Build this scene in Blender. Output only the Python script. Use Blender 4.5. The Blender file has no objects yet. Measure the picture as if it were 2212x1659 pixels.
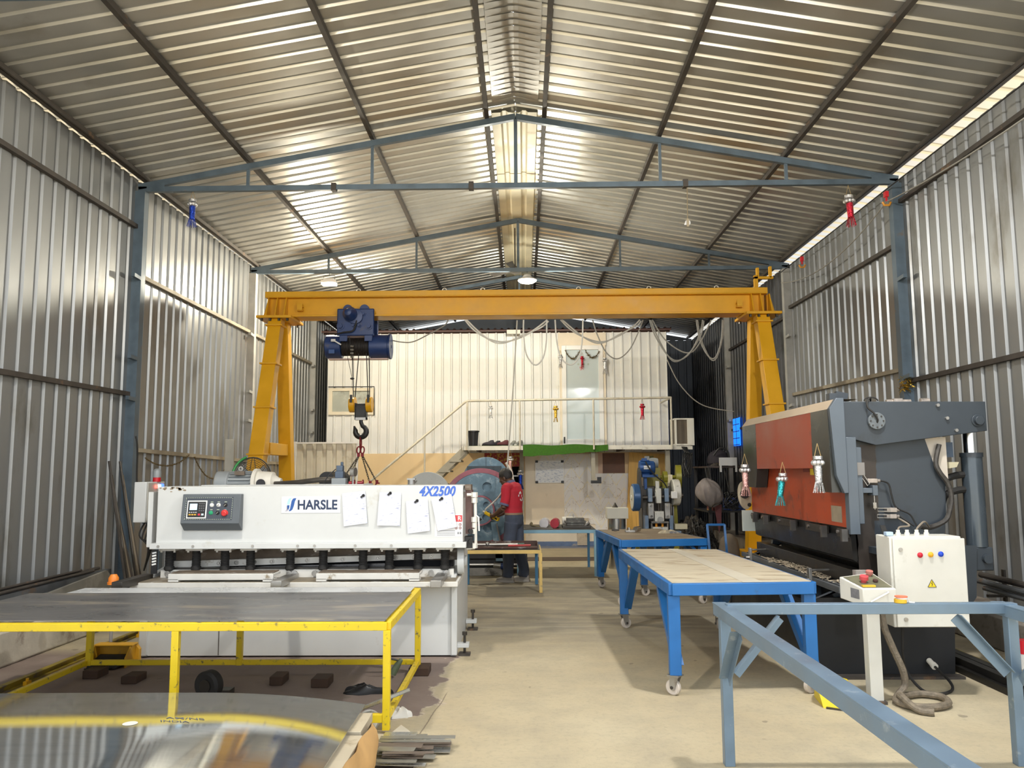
import bpy, math, random
from mathutils import Vector, Matrix
R = math.radians
PI = math.pi
SC = bpy.context.scene
COL = SC.collection
random.seed(7)

# ---------------------------------------------------------------- camera
FPX, PIT, YAW, ROL = 1730.7, .1095, -.0140, .0057
CAM = Vector((.073, 0, 1.6))
_fh = Vector((math.sin(YAW), math.cos(YAW), 0)); _r = Vector((math.cos(YAW), -math.sin(YAW), 0)); _z = Vector((0, 0, 1))
_f = _fh*math.cos(PIT) + _z*math.sin(PIT); _u = -_fh*math.sin(PIT) + _z*math.cos(PIT)
_cr = _r*math.cos(ROL) - _u*math.sin(ROL); _cu = _r*math.sin(ROL) + _u*math.cos(ROL)
cd = bpy.data.cameras.new('camera'); cam = bpy.data.objects.new('camera', cd); COL.objects.link(cam)
cd.sensor_width = 36; cd.sensor_fit = 'HORIZONTAL'; cd.lens = 36*FPX/2212; cd.clip_end = 300
m = Matrix((_cr, _cu, -_f)).transposed().to_4x4(); m.translation = CAM
cam.matrix_world = m
SC.camera = cam

def at(u, v, X=None, Y=None, Z=None):
    """the point of the place that lies behind pixel (u, v) on a known plane"""
    a, b = (u-1106)/FPX, -(v-829.5)/FPX
    d = _cr*a + _cu*b + _f
    t = (Z-CAM.z)/d.z if Z is not None else (Y-CAM.y)/d.y if Y is not None else (X-CAM.x)/d.x
    return CAM + d*t

# ---------------------------------------------------------------- world, exposure
SC.view_settings.view_transform = 'Standard'; SC.view_settings.look = 'None'
SC.view_settings.gamma = 1; SC.view_settings.use_curve_mapping = False
SC.view_settings.exposure = 0.94
w = bpy.data.worlds.new('sky'); SC.world = w; w.use_nodes = True
bg = w.node_tree.nodes['Background']; bg.inputs['Color'].default_value = (.90, .95, 1, 1); bg.inputs['Strength'].default_value = 1.1
sd = bpy.data.lights.new('sun', 'SUN'); sd.energy = 10; sd.angle = R(1.5); sd.color = (1, .95, .86)
sun = bpy.data.objects.new('sun', sd); COL.objects.link(sun); sun.rotation_euler = Vector((0, 0, -1)).rotation_difference(Vector((-.22, -.55, -.8)).normalized()).to_euler()
SC.cycles.use_denoising = True
SC.cycles.max_bounces = 10; SC.cycles.diffuse_bounces = 6; SC.cycles.glossy_bounces = 5
SC.cycles.sample_clamp_indirect = 6

# ---------------------------------------------------------------- materials
MATS = {}
def M(name, col, rough=.5, metal=0., var=.12, vs=4., dirt=None, da=.5, ds=3., bump=0., bs=40., stretch=(1, 1, 1), emit=0., rv=.1, spec=.5, trans=0., alpha=1., coat=0.):
    """painted, rusty, dusty or bare surface: base colour with soft variation, an optional second colour in patches, a fine bump"""
    if name in MATS: return MATS[name]
    m = bpy.data.materials.new(name); m.use_nodes = True; nt = m.node_tree; N = nt.nodes; L = nt.links
    p = N['Principled BSDF']; MATS[name] = m
    p.inputs['Roughness'].default_value = rough; p.inputs['Metallic'].default_value = metal
    p.inputs['Specular IOR Level'].default_value = spec
    p.inputs['Base Color'].default_value = (*col, 1)
    p.inputs['Transmission Weight'].default_value = trans; p.inputs['Alpha'].default_value = alpha
    p.inputs['Coat Weight'].default_value = coat
    if emit:
        p.inputs['Emission Color'].default_value = (*col, 1); p.inputs['Emission Strength'].default_value = emit
    if var or dirt or bump:
        tc = N.new('ShaderNodeTexCoord'); mp = N.new('ShaderNodeMapping'); mp.inputs['Scale'].default_value = stretch
        L.new(tc.outputs['Object'], mp.inputs['Vector'])
        def noise(s, d=4, r=.55):
            n = N.new('ShaderNodeTexNoise'); n.inputs['Scale'].default_value = s; n.inputs['Detail'].default_value = d
            n.inputs['Roughness'].default_value = r
            L.new(mp.outputs['Vector'], n.inputs['Vector']); return n.outputs['Fac']
        n1 = noise(vs)
        mx = N.new('ShaderNodeMix'); mx.data_type = 'RGBA'
        mx.inputs[6].default_value = (*[max(0, c*(1-var)) for c in col], 1); mx.inputs[7].default_value = (*[min(1, c*(1+var)) for c in col], 1)
        cr = N.new('ShaderNodeMapRange'); cr.inputs[1].default_value = .3; cr.inputs[2].default_value = .7
        L.new(n1, cr.inputs[0]); L.new(cr.outputs[0], mx.inputs[0]); out = mx.outputs[2]
        if rv:
            rr = N.new('ShaderNodeMapRange'); rr.inputs[1].default_value = .3; rr.inputs[2].default_value = .7
            rr.inputs[3].default_value = max(.02, rough-rv); rr.inputs[4].default_value = min(1, rough+rv)
            L.new(n1, rr.inputs[0]); L.new(rr.outputs[0], p.inputs['Roughness'])
        if dirt:
            n2 = noise(ds, 6, .62); c2 = N.new('ShaderNodeMapRange'); c2.inputs[1].default_value = 1-da-.04; c2.inputs[2].default_value = 1-da+.06
            L.new(n2, c2.inputs[0])
            m2 = N.new('ShaderNodeMix'); m2.data_type = 'RGBA'; L.new(c2.outputs[0], m2.inputs[0]); L.new(out, m2.inputs[6])
            m2.inputs[7].default_value = (*dirt, 1); out = m2.outputs[2]
        L.new(out, p.inputs['Base Color'])
        if bump:
            b = N.new('ShaderNodeBump'); b.inputs['Strength'].default_value = bump; b.inputs['Distance'].default_value = .01
            L.new(noise(bs), b.inputs['Height']); L.new(b.outputs[0], p.inputs['Normal'])
    return m

# ---------------------------------------------------------------- mesh building
def V(*a): return Vector(a) if a else Vector((0, 0, 0))
class MB:
    def __init__(s): s.v = []; s.f = []; s.T = None
    def _add(s, vs, fs):
        b = len(s.v)
        if s.T is not None: vs = [s.T @ Vector(p) for p in vs]
        s.v += [tuple(p) for p in vs]; s.f += [tuple(b+i for i in f) for f in fs]; return s
    def box(s, x0, x1, y0, y1, z0, z1):
        return s._add([(x0,y0,z0),(x1,y0,z0),(x1,y1,z0),(x0,y1,z0),(x0,y0,z1),(x1,y0,z1),(x1,y1,z1),(x0,y1,z1)],
                      [(3,2,1,0),(4,5,6,7),(0,1,5,4),(1,2,6,5),(2,3,7,6),(3,0,4,7)])
    def cbox(s, c, sx, sy, sz):
        return s.box(c[0]-sx/2, c[0]+sx/2, c[1]-sy/2, c[1]+sy/2, c[2]-sz/2, c[2]+sz/2)
    def frame(s, p, q, up):
        d = (Vector(q)-Vector(p)).normalized(); up = Vector(up)
        if abs(d.dot(up)) > .98: up = Vector((0, 1, 0)) if abs(d.y) < .9 else Vector((1, 0, 0))
        a = d.cross(up).normalized(); return d, a, a.cross(d).normalized()
    def bar(s, p, q, w, h=None, up=(0, 0, 1)):
        h = w if h is None else h; p, q = Vector(p), Vector(q); d, a, b = s.frame(p, q, up); a *= w/2; b *= h/2
        return s._add([p-a-b, p+a-b, p+a+b, p-a+b, q-a-b, q+a-b, q+a+b, q-a+b],
                      [(3,2,1,0),(4,5,6,7),(0,1,5,4),(1,2,6,5),(2,3,7,6),(3,0,4,7)])
    def angle(s, p, q, w, t=.006, up=(0, 0, 1), flip=1):
        """an L section from p to q: one leg along 'up', one across"""
        p, q = Vector(p), Vector(q); d, a, b = s.frame(p, q, up)
        s.bar(p+a*flip*w/2, q+a*flip*w/2, w, t, up); return s.bar(p+b*w/2, q+b*w/2, t, w, up)
    def cyl(s, p, q, r, r2=None, n=16, cap=True):
        r2 = r if r2 is None else r2; p, q = Vector(p), Vector(q); d, a, b = s.frame(p, q, (0, 0, 1))
        vs = [p+(a*math.cos(2*PI*i/n)+b*math.sin(2*PI*i/n))*r for i in range(n)] + [q+(a*math.cos(2*PI*i/n)+b*math.sin(2*PI*i/n))*r2 for i in range(n)]
        fs = [(i, (i+1) % n, n+(i+1) % n, n+i) for i in range(n)]
        if cap: fs += [tuple(range(n-1, -1, -1)), tuple(range(n, 2*n))]
        return s._add(vs, fs)
    def ring(s, p, q, ro, ri, n=32):
        """a flat ring or pipe wall between p and q"""
        p, q = Vector(p), Vector(q); d, a, b = s.frame(p, q, (0, 0, 1)); vs = []
        for c, r in ((p, ro), (q, ro), (q, ri), (p, ri)):
            vs += [c+(a*math.cos(2*PI*i/n)+b*math.sin(2*PI*i/n))*r for i in range(n)]
        fs = [(k*n+i, k*n+(i+1) % n, ((k+1) % 4)*n+(i+1) % n, ((k+1) % 4)*n+i) for k in range(4) for i in range(n)]
        return s._add(vs, fs)
    def tube(s, pts, r, n=8, closed=False, cap=True):
        pts = [Vector(p) for p in pts]; k = len(pts); rs = r if isinstance(r, (list, tuple)) else [r]*k
        vs = []; a = None
        for i, p in enumerate(pts):
            t = (pts[(i+1) % k]-pts[i-1] if closed else pts[min(i+1, k-1)]-pts[max(i-1, 0)]).normalized()
            if a is None:
                a = t.cross(Vector((0, 0, 1)) if abs(t.z) < .9 else Vector((1, 0, 0))).normalized()
            else:
                a = (a - t*a.dot(t)); a = a.normalized() if a.length > 1e-6 else t.orthogonal().normalized()
            b = t.cross(a)
            vs += [p+(a*math.cos(2*PI*j/n)+b*math.sin(2*PI*j/n))*rs[i] for j in range(n)]
        fs = []
        for i in range(k if closed else k-1):
            i2 = (i+1) % k; fs += [(i*n+j, i*n+(j+1) % n, i2*n+(j+1) % n, i2*n+j) for j in range(n)]
        if not closed and cap: fs += [tuple(range(n-1, -1, -1)), tuple(range((k-1)*n, k*n))]
        return s._add(vs, fs)
    def loft(s, rings, cap=True):
        n = len(rings[0]); vs = [p for r in rings for p in r]
        fs = [(i*n+j, i*n+(j+1) % n, (i+1)*n+(j+1) % n, (i+1)*n+j) for i in range(len(rings)-1) for j in range(n)]
        if cap: fs += [tuple(range(n-1, -1, -1)), tuple(range((len(rings)-1)*n, len(rings)*n))]
        return s._add(vs, fs)
    def prism(s, poly, axis, a, b):
        """poly: 2d points; axis x: (y,z), y: (x,z), z: (x,y), pushed from a to b"""
        g = {'x': lambda p, t: (t, p[0], p[1]), 'y': lambda p, t: (p[0], t, p[1]), 'z': lambda p, t: (p[0], p[1], t)}[axis]
        n = len(poly); return s._add([g(p, a) for p in poly]+[g(p, b) for p in poly],
            [tuple(range(n-1, -1, -1)), tuple(range(n, 2*n))]+[(i, (i+1) % n, n+(i+1) % n, n+i) for i in range(n)])
    def lathe(s, prof, o, d=(0, 0, 1), n=24):
        """prof: (distance along d, radius)"""
        o = Vector(o); d = Vector(d).normalized(); return s.loft_c([(o+d*h, r) for h, r in prof], d, n)
    def loft_c(s, cr, d, n):
        a = d.orthogonal().normalized(); b = d.cross(a)
        return s.loft([[c+(a*math.cos(2*PI*i/n)+b*math.sin(2*PI*i/n))*max(r, 1e-4) for i in range(n)] for c, r in cr])
    def sph(s, c, rx, ry=None, rz=None, n=14, k=9):
        ry = rx if ry is None else ry; rz = rx if rz is None else rz; c = Vector(c)
        return s.loft([[c+Vector((rx*math.sin(t)*math.cos(2*PI*i/n), ry*math.sin(t)*math.sin(2*PI*i/n), -rz*math.cos(t))) for i in range(n)]
                       for t in [PI*(.02+.96*j/k) for j in range(k+1)]])
    def quad(s, a, b, c, d): return s._add([a, b, c, d], [(0, 1, 2, 3)])

OFF = {}
def mesh(name, mb, mat, off=None, bev=0, smooth=35, subs=0):
    me = bpy.data.meshes.new(name)
    me.from_pydata([tuple(Vector(p)-off) for p in mb.v] if off is not None else mb.v, [], mb.f); me.update()
    if mat is not None: me.materials.append(mat)
    if smooth:
        me.shade_smooth(); me.set_sharp_from_angle(angle=R(smooth))
    o = bpy.data.objects.new(name, me); COL.objects.link(o)
    if bev:
        b = o.modifiers.new('edge', 'BEVEL'); b.width = bev; b.segments = 2; b.limit_method = 'ANGLE'; b.angle_limit = R(40); b.harden_normals = False
    return o
def tag(o, label=None, cat=None, group=None, kind=None):
    for k, x in (('label', label), ('category', cat), ('group', group), ('kind', kind)):
        if x: o[k] = x
    return o
def root_of(o):
    while o.parent is not None: o = o.parent
    return o
def thing(name, label, cat, loc=(0, 0, 0), group=None, kind=None):
    """an Empty at the thing's base; its parts are given in world coordinates"""
    o = bpy.data.objects.new(name, None); COL.objects.link(o); o.location = loc; o.empty_display_size = .1
    OFF[o.name] = Vector(loc); return tag(o, label, cat, group, kind)
def part(name, mb, mat, parent, label=None, bev=0, smooth=35, kind=None):
    o = mesh(name, mb, mat, OFF.get(root_of(parent).name, Vector()), bev, smooth); o.parent = parent
    return tag(o, label, kind=kind)
def solo(name, mb, mat, label, cat, group=None, kind=None, bev=0, smooth=35):
    xs, ys, zs = zip(*mb.v); c = Vector(((min(xs)+max(xs))/2, (min(ys)+max(ys))/2, min(zs)))
    o = mesh(name, mb, mat, c, bev, smooth); o.location = c; OFF[o.name] = c; return tag(o, label, cat, group, kind)
def struct(name, mb, mat, label, cat, bev=0, smooth=35):
    o = mesh(name, mb, mat, None, bev, smooth); OFF[o.name] = Vector(); return tag(o, label, cat, None, 'structure')
def dup(o, loc=None, rz=None, label=None, parent=None, mat=None):
    c = o.copy(); COL.objects.link(c); c.parent = parent
    if parent is not None: c.matrix_parent_inverse = o.matrix_parent_inverse.copy()
    if loc is not None: c.location = loc
    if rz is not None: c.rotation_euler[2] = rz
    if label: c['label'] = label
    for ch in o.children: dup(ch, parent=c)
    return c
def text(name, s, size, loc, right, up, mat, parent=None, ext=.0008, bold=0, shear=0, align='CENTER', space=1., xs=1.):
    """lettering lying on the plane spanned by right and up, as a mesh"""
    cu = bpy.data.curves.new(name, 'FONT'); cu.body = s; cu.size = size; cu.align_x = align; cu.align_y = 'CENTER'
    cu.extrude = ext; cu.offset = bold; cu.shear = shear; cu.space_character = space
    t = bpy.data.objects.new(name, cu); COL.objects.link(t)
    bpy.context.view_layer.update()
    me = bpy.data.meshes.new_from_object(t.evaluated_get(bpy.context.evaluated_depsgraph_get()))
    bpy.data.objects.remove(t); bpy.data.curves.remove(cu)
    r = Vector(right).normalized(); u = Vector(up).normalized(); n = r.cross(u)
    off = OFF.get(root_of(parent).name, Vector()) if parent is not None else Vector()
    loc = Vector(loc)-off
    for vt in me.vertices: vt.co = loc + r*vt.co.x*xs + u*vt.co.y + n*vt.co.z
    me.materials.clear(); me.materials.append(mat); me.name = name
    o = bpy.data.objects.new(name, me); COL.objects.link(o)
    if parent is not None: o.parent = parent
    return o
def arc(c, r, a0, a1, n, ax, ay):
    c, ax, ay = Vector(c), Vector(ax), Vector(ay)
    return [c+ax*r*math.cos(R(a0+(a1-a0)*i/n))+ay*r*math.sin(R(a0+(a1-a0)*i/n)) for i in range(n+1)]
def sag(p, q, d, n=14):
    p, q = Vector(p), Vector(q); return [p.lerp(q, t/n)-Vector((0, 0, 4*d*(t/n)*(1-t/n))) for t in range(n+1)]
def spline(pts, n=6):
    """smooth curve through points"""
    P = [Vector(p) for p in pts]; out = []
    for i in range(len(P)-1):
        a, b, c, d = P[max(i-1, 0)], P[i], P[i+1], P[min(i+2, len(P)-1)]
        for k in range(n):
            t = k/n; out.append(.5*((2*b)+(c-a)*t+(2*a-5*b+4*c-d)*t*t+(3*b-a-3*c+d)*t**3))
    return out+[P[-1]]
# ================================================================ the shed
W, YF, YB = 4.75, 3.3, 22.0          # half width, open front, back wall
RZ, SL = 6.15, .179                  # roof underside at the ridge, slope
roofz = lambda x: RZ-SL*abs(x)
galv = M('galvanised_sheet', (.50, .495, .47), .38, .75, .10, 1.2, bump=.03, bs=3, dirt=(.42, .40, .36), da=.36, ds=.9)
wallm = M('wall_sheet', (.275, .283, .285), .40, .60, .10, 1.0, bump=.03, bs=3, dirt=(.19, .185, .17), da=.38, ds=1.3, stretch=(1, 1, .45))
offm = M('office_cladding', (.80, .80, .775), .5, .1, .06, 1.5, dirt=(.68, .62, .5), da=.3, ds=1.6)
bluest = M('blue_grey_steel', (.105, .145, .185), .45, .3, .18, 5, dirt=(.17, .15, .135), da=.3, ds=5)
rusty = M('rusty_steel', (.070, .060, .052), .65, .3, .3, 6, dirt=(.2, .12, .07), da=.35, ds=5)
paleg = M('pale_post_steel', (.42, .42, .40), .55, .3, .15, 5)

def corr(mb, o, du, lu, dv, lv, dn, pitch=.2225, depth=.025, fl=.142, cr=.056):
    """trapezoid-ribbed sheet: from o, ribs run along dv, repeat along du, sink along dn"""
    o, du, dv, dn = Vector(o), Vector(du).normalized(), Vector(dv).normalized(), Vector(dn).normalized(); s = (pitch-fl-cr)/2
    pr = []; x = 0
    while x < lu-1e-6:
        for t, d in ((0, 0), (fl, 0), (fl+s, depth), (fl+s+cr, depth)):
            if x+t <= lu: pr.append((x+t, d))
        x += pitch
    pr.append((lu, 0)); n = len(pr)
    mb._add([o+du*t+dn*d for t, d in pr]+[o+du*t+dn*d+dv*lv for t, d in pr], [(i, i+1, n+i+1, n+i) for i in range(n-1)])

# floor
def floor_mat():
    m = bpy.data.materials.new('concrete_floor'); m.use_nodes = True; nt = m.node_tree; N, L = nt.nodes, nt.links; p = N['Principled BSDF']
    p.inputs['Roughness'].default_value = .75; p.inputs['Specular IOR Level'].default_value = .3
    tc = N.new('ShaderNodeTexCoord'); sep = N.new('ShaderNodeSeparateXYZ'); L.new(tc.outputs['Object'], sep.inputs[0])
    def noise(s, d=5, r=.6, st=(1, 1, 1)):
        mp = N.new('ShaderNodeMapping'); mp.inputs['Scale'].default_value = st; L.new(tc.outputs['Object'], mp.inputs[0])
        n = N.new('ShaderNodeTexNoise'); n.inputs['Scale'].default_value = s; n.inputs['Detail'].default_value = d; n.inputs['Roughness'].default_value = r
        L.new(mp.outputs[0], n.inputs['Vector']); return n.outputs['Fac']
    def op(o, a, b=None, c=None):
        n = N.new('ShaderNodeMath'); n.operation = o
        for i, x in enumerate((a, b, c)):
            if x is None: continue
            if isinstance(x, (int, float)): n.inputs[i].default_value = x
            else: L.new(x, n.inputs[i])
        return n.outputs[0]
    def rng(x, a, b, c=0, d=1):
        n = N.new('ShaderNodeMapRange'); L.new(x, n.inputs[0])
        for i, t in enumerate((a, b, c, d)): n.inputs[i+1].default_value = t
        return n.outputs[0]
    def mix(f, a, b):
        n = N.new('ShaderNodeMix'); n.data_type = 'RGBA'
        if isinstance(f, float): n.inputs[0].default_value = f
        else: L.new(f, n.inputs[0])
        for i, x in ((6, a), (7, b)):
            if isinstance(x, tuple): n.inputs[i].default_value = (*x, 1)
            else: L.new(x, n.inputs[i])
        return n.outputs[2]
    X, Y = sep.outputs[0], sep.outputs[1]
    big = noise(.55, 4); mid = noise(3, 6, .65); fine = noise(26, 5, .7); streak = noise(1.6, 5, .6, (1, 3.2, 1))
    c = mix(rng(big, .35, .65), (.45, .375, .245), (.52, .45, .31))
    c = mix(rng(mid, .42, .72, 0, .55), c, (.33, .29, .215))
    c = mix(rng(fine, .5, .74, 0, .42), c, (.27, .235, .175))
    # greyer, more worn belt between the two machines
    belt = op('MULTIPLY', rng(Y, 7.2, 8.6), rng(Y, 13.6, 12.2))
    c = mix(op('MULTIPLY', belt, rng(streak, .35, .62, .25, .85)), c, (.235, .215, .175))
    # old brown screed under the shear, with a wavy broken edge
    wob = op('MULTIPLY_ADD', noise(2.2, 5, .6), .55, -.28)
    ed = op('MAXIMUM', op('ADD', X, .56), op('SUBTRACT', 5.42, Y))
    br = rng(op('ADD', ed, wob), .02, -.02)
    br = op('MULTIPLY', br, rng(Y, 7.6, 7.3))
    c = mix(br, c, mix(rng(mid, .35, .7), (.215, .165, .145), (.265, .21, .18)))
    rim = op('MULTIPLY', rng(op('ABSOLUTE', op('ADD', ed, wob)), .022, .006), rng(Y, 7.6, 7.3))
    c = mix(op('MULTIPLY', rim, rng(fine, .4, .6, .2, .9)), c, (.58, .50, .38))
    # brown mat-like strip and blue painted edge before the office
    band = op('MULTIPLY', rng(op('ADD', Y, op('MULTIPLY', wob, .15)), 17.1, 17.16), rng(X, -.1, .05))
    c = mix(op('MULTIPLY', band, rng(mid, .3, .6, .5, 1)), c, (.16, .20, .31))
    # expansion joint and a crack
    jo = rng(op('ABSOLUTE', op('SUBTRACT', op('ADD', Y, op('MULTIPLY', wob, .18)), 8.55)), .016, .004)
    c = mix(op('MULTIPLY', jo, .55), c, (.55, .5, .4))
    ck = op('ABSOLUTE', op('SUBTRACT', op('ADD', X, op('MULTIPLY', wob, .06)), op('MULTIPLY_ADD', Y, .09, -1.04)))
    ck = op('MULTIPLY', rng(ck, .006, .002), op('MULTIPLY', rng(Y, 4.9, 5.0), rng(Y, 6.1, 6.0)))
    c = mix(op('MULTIPLY', ck, .7), c, (.12, .09, .07))
    # oil drips
    c = mix(op('MULTIPLY', rng(noise(7, 2, .4), .735, .76), .5), c, (.13, .11, .085))
    L.new(c, p.inputs['Base Color'])
    b = N.new('ShaderNodeBump'); b.inputs['Strength'].default_value = .25; b.inputs['Distance'].default_value = .01
    L.new(op('ADD', fine, op('MULTIPLY', mid, 1.5)), b.inputs['Height']); L.new(b.outputs[0], p.inputs['Normal'])
    return m
fl = MB(); fl.box(-30, 30, -26, YB+.3, -.2, 0)
struct('floor', fl, floor_mat(), 'beige worn concrete floor of the workshop', 'floor')

# side walls and back wall: ribbed sheet
mb = MB(); corr(mb, (-W, YF, .28), (0, 1, 0), YB-YF, (0, 0, 1), roofz(W)-.28-.022, (-1, 0, 0))
struct('wall_left', mb, wallm, 'ribbed metal sheet wall on the left side of the shed', 'wall')
mb = MB(); corr(mb, (W, YF, .28), (0, 1, 0), 13.85-YF, (0, 0, 1), roofz(W)-.28-.115, (1, 0, 0))
struct('wall_right', mb, wallm, 'ribbed metal sheet wall on the right side of the shed', 'wall')
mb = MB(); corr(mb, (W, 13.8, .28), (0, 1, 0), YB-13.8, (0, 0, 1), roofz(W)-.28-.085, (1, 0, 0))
struct('wall_right_rear', mb, M('shade_dark_sheet', (.105, .108, .115), .5, .5, .25, 1.2, dirt=(.05, .05, .05), da=.42, ds=.9), 'ribbed sheets of the right wall beside the office, coloured dark for the corner shade', 'wall')  # shade of the far corner is put into this darker sheet colour
mb = MB(); corr(mb, (-W, YB, 0), (1, 0, 0), 2*W, (0, 0, 1), roofz(W)-.1, (0, 1, 0))
x = -W
for k in range(42):
    x0, x1 = -W+k*2*W/42, -W+(k+1)*2*W/42
    mb.quad((x0, YB, roofz(W)-.1), (x1, YB, roofz(W)-.1), (x1, YB, roofz(x1)-.06), (x0, YB, roofz(x0)-.06))
struct('wall_back', mb, M('back_sheet', (.10, .115, .14), .5, .5, .15, 1), 'dark ribbed sheet wall closing the far end', 'wall')
# roof sheets
nx = math.hypot(1, SL)
for s, nm in ((-1, 'left'), (1, 'right')):
    mb = MB(); corr(mb, (s*.0, YF-.4, RZ), (0, 1, 0), YB-YF+.6, (s, 0, -SL), (W+.3)*nx, (s*SL, 0, 1))
    struct('ceiling_'+nm, mb, galv, 'ribbed galvanised roof sheets on the %s slope' % nm, 'roof')
# ridge: crimped cap towards the front, cream folded cover beyond the first truss
mb = MB(); 
pr = [(-.28, -SL*.28-.012), (-.12, -.03), (-.05, -.015), (0, -.01), (.05, -.015), (.12, -.03), (.28, -SL*.28-.012)]
y = YF-.3
for k in range(int((9.4-y)/.06)):
    a, b = y+k*.06, y+k*.06+.06
    d = .007*(k % 2)
    for i in range(len(pr)-1):
        e0 = d if 1 <= i <= 5 else 0; e1 = d if 1 <= i+1 <= 5 else 0
        mb.quad((pr[i][0], a, RZ+pr[i][1]-e0), (pr[i+1][0], a, RZ+pr[i+1][1]-e1), (pr[i+1][0], b, RZ+pr[i+1][1]-e1), (pr[i][0], b, RZ+pr[i][1]-e0))
struct('trim_1', mb, galv, 'crimped galvanised ridge cap near the front', 'ridge cap', smooth=0)
cream = M('cream_cladding', (.86, .80, .60), .5, .1, .10, 2, dirt=(.6, .5, .33), da=.34, ds=2)
mb = MB()
prc = [(-.30, .0), (-.19, .0), (-.165, .022), (-.12, .022), (-.095, 0), (.06, 0), (.085, .022), (.13, .022), (.155, 0), (.27, 0), (.285, .022), (.32, .022)]
for a, b, dz in ((9.62, 11.75, 0), (11.7, 13.6, .006), (13.55, 21.9, .0)):
    for i in range(len(prc)-1):
        z = lambda x, h: RZ-.055-dz-SL*abs(x)*.25+h
        mb.quad((prc[i][0], a, z(*prc[i])), (prc[i+1][0], a, z(*prc[i+1])), (prc[i+1][0], b, z(*prc[i+1])), (prc[i][0], b, z(*prc[i])))
struct('trim_2', mb, cream, 'cream folded ridge cover running along the peak', 'ridge cover')

# trusses, posts, purlins, girts
TY = (5.55, 9.667, 13.84, 18.0)
for k, ty in enumerate(TY):
    mb = MB()
    zc = 5.149
    mb.bar((-W+.02, ty, zc), (W-.02, ty, zc), .06, .065)
    for s in (-1, 1):
        mb.bar((s*(W-.02), ty, zc+.03), (0, ty, 6.045), .06, .075)
        for xx in (1.8, 3.36):
            mb.bar((s*xx, ty, zc), (s*xx, ty, zc+.03+(6.045-zc-.03)*(1-xx/(W-.02))), .035, .035)
        mb.box(s*(W-.24)-.11, s*(W-.24)+.11, ty-.034, ty-.03, zc-.035, zc+.09)
    mb.bar((0, ty, zc), (0, ty, 6.03), .045, .045)
    o = struct('roof_truss', mb, bluest, ['blue-grey steel roof truss over the open front', 'blue-grey steel roof truss nearest the front, spanning above the hanging lanterns',
        'blue-grey steel roof truss just in front of the gantry crane, carrying two lamps', 'blue-grey steel roof truss farthest back, behind the yellow crane beam'][k], 'roof truss')
    if k == 1:
        for u_ in (722, 1018, 1480):
            p = at(u_, 400, Y=ty); mb = MB(); mb.box(p.x-.03, p.x+.03, ty-.045, ty+.045, zc-.045, zc+.05); c_ = mesh('cleat', mb, rusty); c_.parent = o
    for s, sd in ((-1, 'left'), (1, 'right')):
        pm = bluest if ty < 10 else paleg
        mb = MB(); mb.box(s*(W-.06)-.06, s*(W-.06)+.06, ty-.055, ty+.055, 0, zc-.03); mb.box(s*(W-.06)-.11, s*(W-.06)+.11, ty-.1, ty+.1, 0, .012)
        if ty > 6:
            for z in ((4.0, 3.0, 2.5) if s < 0 else (3.9, 2.7)):
                mb.bar((s*(W-.1), ty-.06, z), (s*(W-.1), ty-.22, z+.01), .045, .045)
        struct('column', mb, pm, '%s post on the %s wall carrying the %s truss' % ('blue-grey steel' if ty < 10 else 'pale grey steel', sd, ['front', 'nearest', 'middle', 'farthest'][k]), 'post')
for xx in (-4.66, -3.36, -1.8, -.36, .36, 1.8, 3.36, 4.66):
    mb = MB(); z = roofz(xx)-.035
    mb.bar((xx, YF, z), (xx, YB-.05, z), .05, .06)
    if abs(xx) > 4: mb.bar((xx-.06*(1 if xx > 0 else -1), YF, z-.01), (xx-.06*(1 if xx > 0 else -1), YB-.05, z-.03), .02, .05)
    o = struct('roof_purlin_beam', mb, rusty, '%s rusty purlin under the %s roof slope' % ({4.66: 'eave', 3.36: 'lower', 1.8: 'middle', .36: 'topmost'}[abs(xx)], 'left' if xx < 0 else 'right'), 'purlin')
def girt(s, y0, y1, z, label, z1=None, mat=rusty, w=.05):
    mb = MB(); mb.bar((s*(W-.028), y0, z), (s*(W-.028), y1, z if z1 is None else z1), w, w)
    struct('wall_rail_beam', mb, mat, label, 'wall rail')
dusty = M('dusty_steel', (.34, .30, .23), .6, .2, .2, 5, dirt=(.2, .14, .09), da=.35)
girt(-1, YF, 9.61, 4.62, 'upper dark rail on the near left wall, in front of the first post', 4.66)
girt(-1, YF, 9.61, 2.50, 'lower dark rail on the near left wall, in front of the first post', 2.57)
girt(-1, 9.73, 13.78, 4.07, 'upper rail on the left wall between the blue-grey post and the crane leg', None, dusty)
girt(-1, 9.73, 13.78, 1.90, 'lower dusty rail on the left wall with a garland hanging from it', 1.82, dusty)
girt(-1, 13.9, 17.9, 4.07, 'rail on the left wall behind the crane leg', None, dusty)
girt(-1, 13.9, 17.9, 1.80, 'low rail on the left wall behind the crane leg', None, dusty)
girt(1, YF, 9.61, 4.88, 'upper dark rail on the near right wall, in front of the first post')
girt(1, YF, 9.61, 2.66, 'lower dark rail on the near right wall, above the press brake')
girt(1, 9.73, 13.78, 4.38, 'upper rail on the right wall between the blue-grey post and the crane', 4.42)
girt(1, 9.73, 13.78, 2.82, 'lower rail on the right wall just above the press brake', 2.9, dusty)
girt(1, 13.9, 17.9, 4.30, 'upper rail on the right wall behind the crane leg')
girt(1, 13.9, 17.9, 2.5, 'middle rail on the right wall near the blue window')
girt(1, 13.9, 17.9, 1.7, 'low rail on the right wall under the blue window')
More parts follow.
